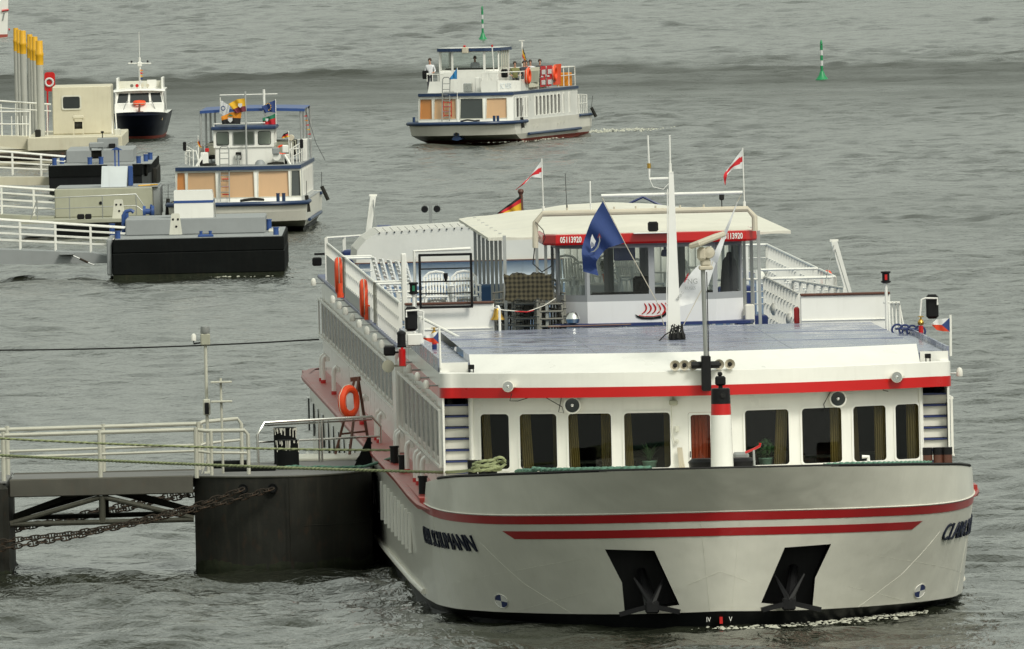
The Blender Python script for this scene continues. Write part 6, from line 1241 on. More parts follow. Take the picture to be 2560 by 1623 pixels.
def standing(label, loc, rz, shirt, trousers, sc=.8, seated=False, cat='person'):
    t_ = thing('person', label, cat, loc, rz); t_.scale = (sc, sc, sc)
    hipz = .50 if seated else .92
    J = {'pelvis': ((0, 0, hipz), (.155, .11)), 'waist': ((0, 0, hipz + .18), (.145, .10)), 'chest': ((0, 0, hipz + .40), (.175, .115)), 'neck0': ((0, 0, hipz + .54), (.07, .07)), 'neck': ((0, -.01, hipz + .60), (.052, .052)), 'head': ((0, -.02, hipz + .73), (.085, .10)), 'crown': ((0, -.01, hipz + .82), (.07, .08)), 'nose': ((0, -.115, hipz + .71), (.018, .02))}
    E_ = [('pelvis', 'waist'), ('waist', 'chest'), ('chest', 'neck0'), ('neck0', 'neck'), ('neck', 'head'), ('head', 'crown'), ('head', 'nose')]
    for s_, k_ in ((-1, 'l'), (1, 'r')):
        J['sh' + k_] = ((s_ * .19, 0, hipz + .48), (.062, .062)); J['el' + k_] = ((s_ * .27, .03, hipz + .22), (.045, .045)); J['wr' + k_] = ((s_ * .22, -.20, hipz + .12), (.033, .033)); J['pa' + k_] = ((s_ * .20, -.28, hipz + .12), (.036, .02))
        E_ += [('chest', 'sh' + k_), ('sh' + k_, 'el' + k_), ('el' + k_, 'wr' + k_), ('wr' + k_, 'pa' + k_)]
        for f_, (dx, l_) in enumerate(((-.032, .075), (-.011, .09), (.011, .085), (.032, .065))):
            J['f%d%s' % (f_, k_)] = ((s_ * .20 + dx, -.28 - l_, hipz + .10), (.009, .009)); E_.append(('pa' + k_, 'f%d%s' % (f_, k_)))
        J['th' + k_] = ((s_ * .20 - s_ * .055, -.29, hipz + .15), (.010, .010)); E_.append(('pa' + k_, 'th' + k_))
        if seated: kn, an = (s_ * .11, -.42, .48), (s_ * .11, -.42, .08)
        else: kn, an = (s_ * .10, -.02, .50), (s_ * .10, .02, .08)
        J['hp' + k_] = ((s_ * .09, 0, hipz - .04), (.085, .085)); J['kn' + k_] = (kn, (.06, .06)); J['an' + k_] = (an, (.042, .042)); J['to' + k_] = ((an[0], an[1] - .17, .03), (.04, .025))
        E_ += [('pelvis', 'hp' + k_), ('hp' + k_, 'kn' + k_), ('kn' + k_, 'an' + k_), ('an' + k_, 'to' + k_)]
    def rule(x, y, z):
        if z > hipz + .55: return 0
        if y < -.10 and z > hipz and abs(x) > .12: return 0
        return 1 if z > hipz + .02 else 2
    skin_person('person', E_, J, ['skin', shirt, trousers], rule, t_, loc, rz, sc); return t_
def boat_parts(name, label, cat, loc, rz):
    t_ = thing(name, label, cat, loc, rz)
    def add(mb_, nm, mat, parent=None, **k): return mb_.build(nm, mat, parent or t_, **k)
    Mx = Matrix.Translation(loc) @ Matrix.Rotation(rz, 4, 'Z')
    return t_, add, (lambda x, y, z: Mx @ Vector((x, y, z)))
def excursion_hull(A, hw, L_, zg, cab_hw, cab_y0, cab_L, z_roof, wins, wz, side_wins, red):
    """blunt bowed hull with a blue belt, glazed front, long side windows"""
    us = np.linspace(-1, 1, 41)
    def level(z, hwz, y0, bulge, sq):
        fr_ = [(hwz * math.copysign(abs(u) ** .85, u), y0 + bulge * abs(u) ** sq, z) for u in us]
        return [(-hwz, L_, z)] + [(-hwz, L_ * .6, z)] + fr_ + [(hwz, L_ * .6, z), (hwz, L_, z)]
    lv = [level(-.5, hw * .86, 4.5, 1.0, 2), level(.02, hw * .91, 2.6, .8, 2), level(.13, hw * .94, 1.7, .9, 2), level(.36, hw * .98, .22, 1.1, 2.8), level(.7, hw * .99, .06, 1.05, 3), level(zg, hw, 0, 1.0, 3.4)]
    mb_ = MB()
    for i in range(5): mb_.mat(1 if i < 2 else 0).grid(lv[i:i + 2])
    mb_.mat(0).add([lv[k][-1] for k in range(6)] + [lv[k][0] for k in range(5, -1, -1)], [tuple(range(12))])
    hl = A(mb_, 'hull', ['cream_white', 'antifoul' if red else 'boot_black'])
    dk = level(zg - .02, hw * .98, .05, 1.0, 3.4); A(MB().add(dk, [tuple(range(len(dk)))]), 'deck', 'pontoon_grey')
    belt = level(zg - .05, hw + .03, -.03, 1.0, 3.4)[1:-1]; belt = [(-hw - .03, 3.2, zg - .05)] + belt[1:-1] + [(hw + .03, 3.2, zg - .05)]
    A(MB().tube(belt, .075, 8), 'belt', 'boat_blue', hl)
    for s_ in (-1, 1):
        A(MB().tube([(s_ * (hw + .0), 3.6, .32), (s_ * (hw + .02), L_ * .85, .32)], .06, 8), 'rubbing_strake', 'boat_blue', hl)
        A(MB().tube([(s_ * (hw + .02), L_ * .84, zg - .05), (s_ * (hw + .02), L_, zg - .05)], .06, 8), 'belt', 'boat_blue', hl)
    fy = lambda x: cab_y0 + .10 * x * x
    f = lambda u, v, d: (u, fy(u) + d + (v - zg) * .12, v)
    xs_ = np.linspace(-cab_hw, cab_hw, 24); outer = [(x, zg - .02) for x in xs_] + [(x, z_roof) for x in xs_[::-1]]
    hs_ = [[(a - .03, wz[0] - .03), (b + .03, wz[0] - .03), (b + .01, wz[1] + .04), (a - .01, wz[1] + .04)] for a, b, m_ in wins]
    fw2 = A(holed(MB(), outer, hs_, f, .06), 'cabin_front', 'white', smooth=False)
    for (a, b, m_), h_ in zip(wins, hs_):
        w_ = A(ring(MB(), [(a - .06, wz[0] - .06), (b + .06, wz[0] - .06), (b + .04, wz[1] + .07), (a - .04, wz[1] + .07)], h_, f, -.02, .03), 'window_frame', 'old_white', fw2, smooth=False)
        A(MB().add([f(u, v, .055) for u, v in h_], [(0, 1, 2, 3)]), 'window_blind', m_, fw2, smooth=False); A(MB().add([f(u, v, .02) for u, v in h_], [(0, 1, 2, 3)]), 'window_pane', 'pane_clear', fw2, smooth=False)
    y_end = cab_y0 + cab_L
    for s_ in (-1, 1):
        ya = fy(cab_hw); g = lambda u, v, d, s_=s_: (s_ * (cab_hw - d), u, v)
        holes_ = [[(u0, wz[0] - .02), (u1, wz[0] - .02), (u1, wz[1]), (u0, wz[1])] for u0, u1 in side_wins]
        sw = A(holed(MB(), [(ya, zg - .02), (y_end, zg - .02), (y_end, z_roof), (ya + .12, z_roof)], holes_, g, .06), 'cabin_side', 'white', smooth=False)
        for h_ in holes_:
            A(MB().add([g(u, v, .045) for u, v in h_], [(0, 1, 2, 3)]), 'window_pane', 'pane_dark', sw, smooth=False)
            for u in (h_[0][0], h_[1][0]): A(MB().bx(min(s_ * cab_hw, s_ * (cab_hw + .025)), max(s_ * cab_hw, s_ * (cab_hw + .025)), u - .03, u + .03, wz[0] - .06, wz[1] + .06), 'window_fin', 'white', sw)
    A(MB().bx(-cab_hw, cab_hw, y_end - .05, y_end, zg - .02, z_roof), 'cabin_back', 'white')
    rf = [(x, fy(x) + (z_roof - zg) * .12 - .10) for x in xs_] + [(cab_hw + .05, y_end), (-cab_hw - .05, y_end)]
    A(MB().prism(rf, z_roof - .02, z_roof + .10, 'z'), 'roof_edge', 'boat_blue', smooth=False)
    rf2 = [(x * .985, y + .06) for x, y in rf[:-2]] + [(cab_hw, y_end - .05), (-cab_hw, y_end - .05)]; A(MB().prism(rf2, z_roof + .09, z_roof + .115, 'z'), 'roof_top', 'pontoon_grey', smooth=False)
    return f, fy
def ladder(A, x0, x1, y, z0, z1, lean, mat, rung_mat, n=8, top=True):
    l_ = A(MB().tube([(x0, y, z0), (x0, y + lean, z1), (lerp(x0, x1, .2), y + lean, z1 + .08), (lerp(x0, x1, .8), y + lean, z1 + .08), (x1, y + lean, z1), (x1, y, z0)], .022, 6), 'ladder', mat)
    for k_ in range(n): u = (k_ + .7) / (n + .5); A(MB().cyl((x0, y + lean * u, lerp(z0, z1, u)), (x1, y + lean * u, lerp(z0, z1, u)), .015, 5), 'rung', rung_mat, l_)
def fender(A, p0, p1): A(MB().cyl(p0, p1, .07, 10), 'fender', 'rubber'); A(MB().cyl(p1, (p1[0], p1[1] + .3, p1[2] + .5), .01, 4), 'fender_line', 'matt_black')
def bow_eyes(A, x_, y_, z_, s_=1.0):
    e = A(MB().prism([(x_ - .12, z_ - .18), (x_ + .12, z_ - .18), (x_ + .22, z_ - .30), (x_, z_ - .36), (x_ - .22, z_ - .30)], y_ - .05, y_ + .6, 'y').lathe([(.12, -.08), (.12, .5)], (x_, y_, z_ - .08), 14, 'y'), 'anchor_plate', 'boat_blue', smooth=False)
    A(MB().lathe([(0, -.10), (.08, -.10), (.09, -.06)], (x_, y_, z_ - .08), 14, 'y'), 'hawse_hole', 'black', e)
    for d_ in (-.22, .22):
        A(MB().lathe([(0, -.03), (.09, -.025), (.10, .3)], (x_ + d_, y_, z_), 14, 'y'), 'eye', 'boat_blue', e); A(MB().lathe([(0, -.045), (.045, -.04), (.05, 0)], (x_ + d_, y_, z_), 12, 'y'), 'eye_light', 'flag_white', e)
# ---- moored excursion boat behind the pontoons
tb, A, W = boat_parts('excursion_boat', 'moored white excursion boat with peach window blinds, flags and a blue sun canopy', 'boat', (-9.52, 697.0, 0), R(-1.5))
TW = [(-2.12, -1.88, 'blind_orange'), (-1.74, -.80, 'blind_peach'), (-.62, .54, 'blind_peach'), (.74, 1.74, 'blind_peach'), (1.88, 2.14, 'glass_dark')]
f_, fy_ = excursion_hull(A, 2.42, 17.0, 1.04, 2.2, 1.9, 12.5, 2.16, TW, (1.22, 2.03), [(4.0 + 1.15 * k_, 4.85 + 1.15 * k_) for k_ in range(8)], False)
bow_eyes(A, -.35, .3, .62)
ladder(A, -.62, -.30, 1.75, 1.05, 2.9, .45, 'steel_grey', 'steel_grey', 9)
for k_ in range(3): A(MB().cyl((-.55, 1.88, 1.30 + .27 * k_), (-.32, 1.88, 1.30 + .27 * k_), .02, 5), 'red_rung', 'red')
for x_ in (1.42, 1.62): A(MB().cyl((x_, 1.2, 1.02), (x_, 1.2, 1.3), .06, 12).cyl((x_, 1.2, 1.3), (x_, 1.2, 1.32), .075, 12), 'bollard', 'boat_blue')
place_text(text_mb('SATL', .22, .01, .2, .8), 1.70, .62, .66, R(18)).build('name_lettering', 'boat_blue', tb, smooth=False)
fender(A, (2.45, 2.2, .62), (2.38, 2.2, 1.2)); fender(A, (2.72, 14.0, .75), (2.5, 14, 1.25)); fender(A, (-2.5, 1.9, .6), (-2.45, 1.9, 1.2))
A(MB().tube([(.2, 1.4, 1.1), (.6, 1.35, 1.14), (.9, 1.3, 1.1), (.5, 1.2, 1.12), (.1, 1.3, 1.08)], .05, 6), 'rope_pile', 'rubber')
w1 = A(MB().bevbox(-.88, 1.16, 4.5, 7.0, 2.25, 2.92, .03), 'wheelhouse', 'white')
fwh = lambda u, v, d: (u, 4.45 + d, v)
hls = [rrect(-.80, -.39, 2.98, 3.42, .06), rrect(.66, 1.08, 2.98, 3.42, .06), rrect(-.22, .50, 2.98, 3.42, .03)]
A(holed(MB(), [(-.92, 2.88), (1.2, 2.88), (1.2, 3.50), (-.92, 3.50)], hls, fwh, .05), 'wheelhouse_front', 'white', w1, smooth=False)
for h_ in hls:
    n_ = len(h_); cxx = sum(p[0] for p in h_) / n_; czz = sum(p[1] for p in h_) / n_
    A(ring(MB(), [(cxx + (u - cxx) * 1.08, czz + (v - czz) * 1.08) for u, v in h_], h_, fwh, -.02, .02), 'window_frame', 'black' if h_ is not hls[2] else 'steel_grey', w1); A(MB().add([fwh(u, v, .03) for u, v in h_], [tuple(range(n_))]), 'window_pane', 'pane', w1, smooth=False)
A(MB().bx(-.92, -.88, 4.46, 7, 2.9, 3.0).bx(1.16, 1.2, 4.46, 7, 2.9, 3.0).bx(-.92, 1.2, 6.95, 7, 2.9, 3.5).bx(-.92, -.88, 4.46, 4.6, 2.9, 3.5).bx(1.16, 1.2, 4.46, 4.6, 2.9, 3.5), 'wheelhouse_sides', 'white', w1)
A(MB().bevbox(-1.0, 1.28, 4.3, 7.1, 3.50, 3.62, .03), 'wheelhouse_roof', 'boat_blue', w1); A(MB().tube([(-.9, 4.6, 3.62), (-.9, 4.6, 3.72), (.9, 4.6, 3.72)], .025, 6), 'roof_rail', 'white', w1)
ms_ = A(MB().cyl((.24, 4.2, 2.26), (.24, 4.2, 4.85), .035, 8), 'mast', 'aluminium'); A(MB().cyl((.78, 7.2, 3.6), (.78, 7.2, 4.85), .045, 8), 'mast', 'white'); A(MB().cyl((-.78, 7.2, 4.68), (1.26, 7.2, 4.68), .022, 6), 'yard', 'white', ms_)
cv = A(MB().grid([[(lerp(-1.5, 2.2, i / 12), y_, 4.14 + z_ + .05 * math.sin(i / 12 * 3.14)) for i in range(13)] for y_, z_ in ((7.4, -.10), (7.4, 0), (13, .02), (13, -.1))]), 'sun_canopy', 'blue')
for x_, y_ in ((-1.48, 7.5), (-1.36, 9), (-1.28, 11), (-1.2, 13), (2.05, 7.5), (2.10, 9), (2.14, 11), (2.18, 13)): A(MB().cyl((x_, y_, 2.25), (x_, y_, 4.15), .04, 7), 'canopy_post', 'aluminium', cv)
for x_, m_ in ((-1.25, 'white'), (1.35, 'white'), (1.62, 'white')): A(MB().bevbox(x_ - .14, x_ + .14, 4.2, 4.6, 2.26, 2.62 + .12 * (x_ < 0), .03), 'deck_locker', m_)
A(MB().bevbox(-1.22, -1.08, 4.3, 4.5, 2.75, 2.88, .02), 'lamp', 'red'); A(MB().lathe([(.15, 0), (.06, .15), (.05, .3)], (1.3, 4.0, 2.55), 16, 'y'), 'horn', 'white'); A(MB().lathe([(0, .18), (.1, .16), (.17, .08), (.19, 0), (0, 0)], (.72, 3.9, 2.27), 14), 'deck_dome', 'pontoon_grey'); A(MB().lathe([(.05, 0), (.05, .2), (.09, .24), (.09, .34), (0, .38)], (-.05, 3.9, 2.27), 12), 'spot_lamp', 'chrome')
for s_ in (-1, 1):
    xo = .15 + s_ * 1.55; A(MB().tube([(xo, 3.6, 2.26), (xo + s_ * .1, 3.6, 2.8), (xo + s_ * .5, 3.6, 2.82)], .03, 6), 'mirror_arm', 'white'); A(MB().bevbox(xo + s_ * .5 - .06, xo + s_ * .5 + .06, 3.5, 3.6, 2.82, 3.14, .03), 'mirror', 'black'); A(MB().bevbox(xo - .06 * s_ - .05, xo - .06 * s_ + .06, 3.6, 3.7, 2.26, 2.5, .02), 'speaker', 'black'); A(MB().bar((xo + .1 * s_, 3.4, 2.26), (xo - .1 * s_, 3.6, 2.6), .08, .05), 'bracket', 'white')
A(MB().bevbox(1.95, 2.2, 8.5, 10.0, 2.25, 3.05, .03), 'life_raft', 'white'); A(MB().lathe([(0, -.1), (.1, -.1), (.12, 0), (.1, .1), (0, .1)], (1.75, 6, 3.15), 12, 'y'), 'search_lamp', 'beige'); A(MB().cyl((1.75, 6, 2.26), (1.75, 6, 3.05), .03, 6), 'lamp_post', 'white')
A(MB().tube([(-1.55, 5, 2.95), (1.9, 13, 2.95)], .02, 5).bx(-1.5, -1.46, 5, 9, 2.3, 2.95), 'roof_railing', 'railing_white')
for k_ in range(4):
    A(MB().bevbox(-1.3, 1.75, 8.2 + 1.2 * k_, 8.3 + 1.2 * k_, 2.55, 2.98, .02), 'bench_back', 'rubber' if k_ % 2 else 'pontoon_olive'); A(MB().bevbox(-1.3, 1.75, 7.8 + 1.2 * k_, 8.2 + 1.2 * k_, 2.42, 2.52, .02), 'bench_seat', 'rubber')
for s_ in (-1, 1):
    r_ = A(MB().tube([(.15 + s_ * 1.75, 3.4, 2.26), (.15 + s_ * 1.75, 3.4, 2.85), (s_ * 2.05, 7.0, 2.95), (s_ * 2.05, 13.5, 2.95)], .022, 6), 'roof_railing', 'railing_white'); A(MB().tube([(.15 + s_ * 1.75, 3.4, 2.55), (s_ * 2.05, 7.0, 2.62), (s_ * 2.05, 13.5, 2.62)], .016, 5), 'rail_bar', 'railing_white', r_)
    for y_ in (5, 6.2, 7.4, 8.8, 10.2, 11.8, 13.4): A(MB().cyl((.15 * (7 - min(y_, 7)) / 3.6 + s_ * lerp(1.75, 2.05, min(1, (y_ - 3.4) / 3.6)), y_, 2.26), (.15 * (7 - min(y_, 7)) / 3.6 + s_ * lerp(1.75, 2.05, min(1, (y_ - 3.4) / 3.6)), y_, 2.93), .018, 5), 'rail_post', 'railing_white', r_)
A(MB().torus((1.45, 5.0, 2.75), .15, .04, 'y', 16, 6), 'orange_ring', 'orange'); A(MB().tube([(-1.0, 3.5, 2.29), (-1.3, 3.4, 2.32), (-1.1, 3.3, 2.34), (-.8, 3.4, 2.30)], .045, 6), 'rope_pile', 'rubber'); A(MB().tube([(1.0, 3.5, 2.29), (1.3, 3.4, 2.34), (1.55, 3.3, 2.32), (1.2, 3.2, 2.30)], .05, 6), 'rope_pile', 'rubber')
A(MB().bevbox(1.15, 1.4, 3.9, 4.1, 2.62, 2.86, .03), 'speaker_box', 'pontoon_grey'); A(MB().bevbox(1.5, 1.72, 3.9, 4.1, 2.66, 2.94, .03), 'speaker_box', 'white'); A(MB().bevbox(-.15, .05, 4.3, 4.42, 2.45, 2.72, .02), 'meter_box', 'black')
for k_ in range(6): A(MB().prism([(2.25 + .03 * k_, 3.9 - .16 * k_), (2.25 + .03 * k_, 3.84 - .16 * k_), (2.11 + .03 * k_, 3.86 - .16 * k_)], 8.0, 8.01, 'y'), 'bunting', ['red', 'flag_orange', 'flag_red', 'flag_gold', 'flag_red', 'flag_white'][k_], smooth=False)
A(MB().tube([(2.2, 8, 4.1), (2.55, 8, 2.9), (2.85, 8, 2.3)], .008, 4), 'bunting_line', 'matt_black')
def tb_flag(label, top, bot, y_, colour, mats, emblem=None, pole=None):
    t_ = thing('boat_flag', label, 'flag', tb.location, R(-1.5), None); flag_cloth(top, bot, y_, colour, mats, t_, rip=.06, waves=1.8, nu=20, nv=12)
    if emblem: emblem(t_)
    if pole: MB().cyl(pole[0], pole[1], .018, 6).build('pole', 'white', t_)
def crest(x_, y_, z_, s_=.1, m_='flag_white'):
    return lambda t_: MB().prism([(x_ - s_, z_ + s_), (x_ + s_, z_ + s_), (x_ + s_, z_ - .3 * s_), (x_, z_ - 1.2 * s_), (x_ - s_, z_ - .3 * s_)], y_, y_ + .006, 'y').build('crest', m_, t_, smooth=False)
tb_flag('yellow and dark red flag with a white crest, topmost on the moored boat', [(.22, 4.60), (-.05, 4.58), (-.35, 4.42)], [(.26, 4.15), (.05, 4.12), (-.12, 4.08)], 4.15, lambda u, v: 0 if v < .55 else 1, ['flag_gold', 'flag_maroon'], crest(.06, 4.02, 4.36, .07))
tb_flag('orange and black flag with a crest on the moored boat wheelhouse roof', [(.10, 4.12), (-.25, 4.13), (-.62, 3.98)], [(.04, 3.70), (-.25, 3.73), (-.60, 3.72)], 4.2, lambda u, v: 0 if v < .5 else 1, ['flag_orange', 'flag_black'], lambda t_: (crest(-.30, 4.06, 3.86, .08)(t_), MB().prism([(-.42, 3.98), (-.18, 4.0), (-.3, 4.06)], 4.05, 4.056, 'y').build('crest', 'flag_green', t_, smooth=False)))
def stars(t_):
    for k_ in range(7):
        a = R(-80 + 35 * k_); MB().lathe([(0, -.004), (.022, 0)], (.93 + .10 * math.cos(a), 6.9, 4.24 + .12 * math.sin(a)), 5, 'y').build('star', 'flag_gold', t_)
tb_flag('dark blue flag with a ring of small yellow stars on the moored boat', [(1.18, 4.47), (.95, 4.38), (.70, 4.25)], [(1.18, 4.02), (1.0, 4.06), (.80, 4.02)], 7.0, lambda u, v: 0, ['flag_blue'], stars, ((1.19, 7.02, 3.6), (1.19, 7.02, 4.5)))
tb_flag('green and red flag with a small white figure beneath the starred blue flag', [(1.18, 4.0), (.95, 3.9), (.72, 3.85)], [(1.18, 3.62), (.95, 3.62), (.74, 3.63)], 6.9, lambda u, v: 0 if u > .5 and v < .6 or (v < .45) else 1, ['flag_green', 'flag_red'], crest(.88, 6.8, 3.78, .05))
tb_flag('white flag with a dark round mark at the left end of the moored boat mast', [(-.72, 4.5), (-.6, 4.42), (-.42, 4.30)], [(-.80, 4.05), (-.62, 3.95), (-.50, 3.9)], 7.1, lambda u, v: 0, ['flag_white'], lambda t_: MB().torus((-.66, 6.98, 4.22), .07, .016, 'y', 14, 5).build('mark', 'flag_blue', t_), ((-.76, 7.15, 4.05), (-.76, 7.15, 4.6)))
tb_flag('small black, red and gold flag on the left of the moored boat roof', [(-1.42, 3.3), (-1.38, 3.12), (-1.34, 2.98)], [(-1.46, 3.1), (-1.42, 2.96), (-1.30, 2.90)], 3.8, lambda u, v: 0 if v < .33 else (1 if v < .66 else 2), ['flag_black', 'flag_red', 'flag_gold'], None, ((-1.43, 3.82, 2.26), (-1.43, 3.82, 3.34)))
tb_flag('small black, red and gold flag on the right of the moored boat roof', [(1.66, 3.36), (1.5, 3.3), (1.44, 3.2)], [(1.72, 3.2), (1.55, 3.16), (1.42, 3.14)], 5.6, lambda u, v: 0 if v < .33 else (1 if v < .66 else 2), ['flag_black', 'flag_red', 'flag_gold'], None, ((1.7, 5.62, 2.26), (1.67, 5.62, 3.4)))
# ---- passenger ferry under way
fe, A, W = boat_parts('passenger_ferry', 'white passenger ferry with blue trim and orange blinds under way in the middle distance', 'boat', (-2.15, 841.5, 0), R(-12.8))
FW = [(-1.96, -1.45, 'blind_orange'), (-1.29, -.36, 'blind_peach'), (-.13, .78, 'glass_dark'), (.98, 1.76, 'blind_peach')]
f_, fy_ = excursion_hull(A, 2.30, 16.0, .92, 2.06, 1.4, 12.9, 2.02, FW, (1.08, 1.84), [(2.3, 2.9), (3.0, 3.5), (3.9, 4.1), (4.4, 4.6)] + [(6.0 + .72 * k_, 6.5 + .72 * k_) for k_ in range(7)] + [(11.4, 11.6), (12.6, 12.75)], True)
bow_eyes(A, -.05, .25, .50)
ladder(A, -.92, -.60, 1.30, .95, 2.72, .30, 'steel_grey', 'steel_grey', 7)
lr2 = A(MB().cyl((-.85, 1.38, 1.12), (-.85, 1.38, 1.82), .018, 5).cyl((-.52, 1.38, 1.12), (-.52, 1.38, 1.82), .018, 5), 'red_ladder', 'red')
for k_ in range(4): A(MB().cyl((-.85, 1.38, 1.2 + .18 * k_), (-.52, 1.38, 1.2 + .18 * k_), .016, 5), 'red_rung', 'red', lr2)
for x_ in (-2.05, 1.42, 1.58): A(MB().cyl((x_, .95, .9), (x_, .95, 1.16), .06, 12), 'bollard', 'boat_blue')
A(MB().tube([(.0, .8, .95), (.3, .75, 1.0), (.6, .8, .96), (.8, .9, .97)], .04, 6), 'rope_pile', 'rubber')
fender(A, (2.36, 2.3, .6), (2.30, 2.3, 1.05)); fender(A, (2.55, 15.6, .75), (2.36, 15.6, 1.15))
A(MB().cyl((-.27, 1.4, .95), (-.25, 1.5, 3.2), .016, 5), 'jack_staff', 'white')
t_ = thing('ferry_flag', 'small light blue flag at the bow of the passenger ferry', 'flag', fe.location, R(-12.8)); flag_cloth([(-.26, 3.18), (-.4, 3.0), (-.58, 2.76)], [(-.26, 2.72), (-.42, 2.73), (-.6, 2.70)], 1.48, lambda u, v: 0, ['flag_sky'], t_, rip=.04)
for xa, xb in ((-1.75, -1.08), (.58, 1.26)):
    A(MB().prism([(xa, 2.12), (xb, 2.12), (xb, 2.62), (xa + (.10 if xa < 0 else 0), 2.62)], 2.3, 2.4, 'y'), 'parapet', 'white', smooth=False)
for xa, xb in ((-1.8, -1.08), (.58, 1.28)):
    r_ = A(MB().tube([(xa, 2.5, 2.62), (xa, 2.5, 2.92), (xb, 2.5, 2.92), (xb, 2.5, 2.62)], .022, 6), 'railing', 'railing_white')
    for u in (.33, .66): A(MB().cyl((lerp(xa, xb, u), 2.5, 2.62), (lerp(xa, xb, u), 2.5, 2.92), .018, 5), 'rail_post', 'railing_white', r_)
A(MB().bx(-.80, .80, 3.2, 3.3, 2.12, 2.75), 'deckhouse_front', 'white'); A(MB().bevbox(-.22, .14, 2.4, 2.7, 2.14, 2.52, .03), 'gear_box', 'chrome'); A(MB().bevbox(.25, .5, 2.6, 2.8, 2.12, 2.75, .02), 'locker', 'white')
wf = A(MB().bevbox(-1.65, .91, 4.1, 6.3, 2.12, 3.0, .03), 'wheelhouse', 'white')
pan = [((-1.65, 4.35), (-1.07, 4.1)), ((-1.07, 4.1), (.33, 4.1)), ((.33, 4.1), (.91, 4.35)), ((.91, 4.35), (.91, 6.3)), ((-1.65, 4.35), (-1.65, 6.3)), ((-1.65, 6.3), (.91, 6.3))]
for (a, b) in pan:
    a, b = Vector((*a, 0)), Vector((*b, 0)); Lp = (b - a).length; d_ = (b - a).normalized(); n_ = Vector((d_.y, -d_.x, 0)); ff = lambda u, v, d, a=a, d_=d_, n_=n_: tuple(a + d_ * u + Vector((0, 0, v)) - n_ * d)
    A(ring(MB(), [(0, 2.98), (Lp, 2.98), (Lp, 3.86), (0, 3.86)], [(.05, 3.06), (Lp - .05, 3.06), (Lp - .05, 3.80), (.05, 3.80)], ff, 0, .05), 'window_frame', 'white', wf, smooth=False)
    A(MB().add([ff(u, v, .02) for u, v in ((.05, 3.06), (Lp - .05, 3.06), (Lp - .05, 3.80), (.05, 3.80))], [(0, 1, 2, 3)]), 'window_pane', 'pane_clear', wf, smooth=False)
for k_ in range(4): A(MB().bx(.90, .95, 4.75 + .4 * k_, 4.81 + .4 * k_, 3.0, 3.84), 'mullion', 'old_white', wf)
A(MB().prism([(-1.75, 6.4), (-1.75, 4.25), (-1.1, 3.95), (.35, 3.95), (1.01, 4.25), (1.01, 6.4)], 3.84, 3.97, 'z'), 'wheelhouse_roof', 'boat_blue', wf, smooth=False); A(MB().prism([(-1.7, 6.35), (-1.7, 4.3), (-1.1, 4.02), (.35, 4.02), (.95, 4.3), (.95, 6.35)], 3.97, 3.985, 'z'), 'roof_top', 'white', wf, smooth=False)
A(MB().bevbox(-.55, -.30, 3.7, 3.95, 3.76, 4.02, .03), 'lamp_box', 'beige', wf); A(MB().bevbox(-.5, -.4, 3.75, 3.9, 4.02, 4.10, .02), 'lamp', 'red', wf); A(MB().bevbox(-1.5, .75, 4.6, 5.0, 2.95, 3.12, .03), 'console', 'rubber', wf)
A(MB().cyl((.80, 3.8, 3.0), (.75, 3.8, 4.05), .025, 6), 'pole', 'white', wf); A(MB().bevbox(.71, .79, 3.76, 3.84, 4.0, 4.10, .02), 'lamp', 'red', wf)
for x_ in (-2.0, 1.42): A(MB().bevbox(x_ - .13, x_ + .13, 3.0, 3.2, 2.72, 3.08, .04), 'mirror', 'black')
A(MB().cyl((1.0, 8.5, 2.1), (.98, 8.5, 4.2), .045, 8).bx(.86, 1.1, 8.45, 8.55, 4.16, 4.2), 'mast', 'white')
t_ = thing('ferry_flag', 'furled red and gold flag on the ferry mast behind the wheelhouse', 'flag', fe.location, R(-12.8)); flag_cloth([(1.03, 3.95), (1.10, 3.7), (1.18, 3.4)], [(1.01, 3.5), (1.06, 3.4), (1.12, 3.3)], 8.4, lambda u, v: 0 if v < .3 else (1 if v < .7 else 2), ['flag_black', 'flag_gold', 'flag_red'], t_, rip=.03)
# rails and banners along the upper deck
rr = A(MB().tube([(1.28, 2.5, 2.95), (1.98, 3.6, 2.95), (1.98, 14.2, 2.95), (-1.98, 14.2, 2.95), (-1.98, 4, 2.95), (-1.8, 2.5, 2.95)], .025, 6), 'railing', 'railing_white'); A(MB().tube([(1.98, 3.6, 2.6), (1.98, 14.2, 2.6), (-1.98, 14.2, 2.6)], .018, 5), 'rail_bar', 'railing_white', rr)
for y_ in (3.6, 4.4, 5.2, 7, 9, 11, 12, 13, 14.2): A(MB().cyl((1.98, y_, 2.1), (1.98, y_, 2.95), .02, 5), 'rail_post', 'railing_white', rr)
A(MB().add([(1.27, 2.35, 2.14), (2.0, 3.6, 2.14), (2.0, 5.0, 2.14), (2.0, 5.0, 2.58), (2.0, 3.6, 2.58), (1.27, 2.35, 2.62), (1.23, 2.38, 2.14), (1.96, 3.63, 2.14), (1.96, 5.0, 2.14), (1.96, 5.0, 2.58), (1.96, 3.63, 2.58), (1.23, 2.38, 2.62)], [(0, 1, 4, 5), (1, 2, 3, 4), (6, 7, 10, 11), (7, 8, 9, 10), (5, 4, 10, 11), (4, 3, 9, 10)]), 'side_board', 'white', smooth=False)
b_ = place_text(text_mb('SC NER', .34, .004, 0, .62), 1.36, 2.47, 2.26, math.atan2(1.25, .73)).build('board_lettering', 'pale_blue', fe, smooth=False)
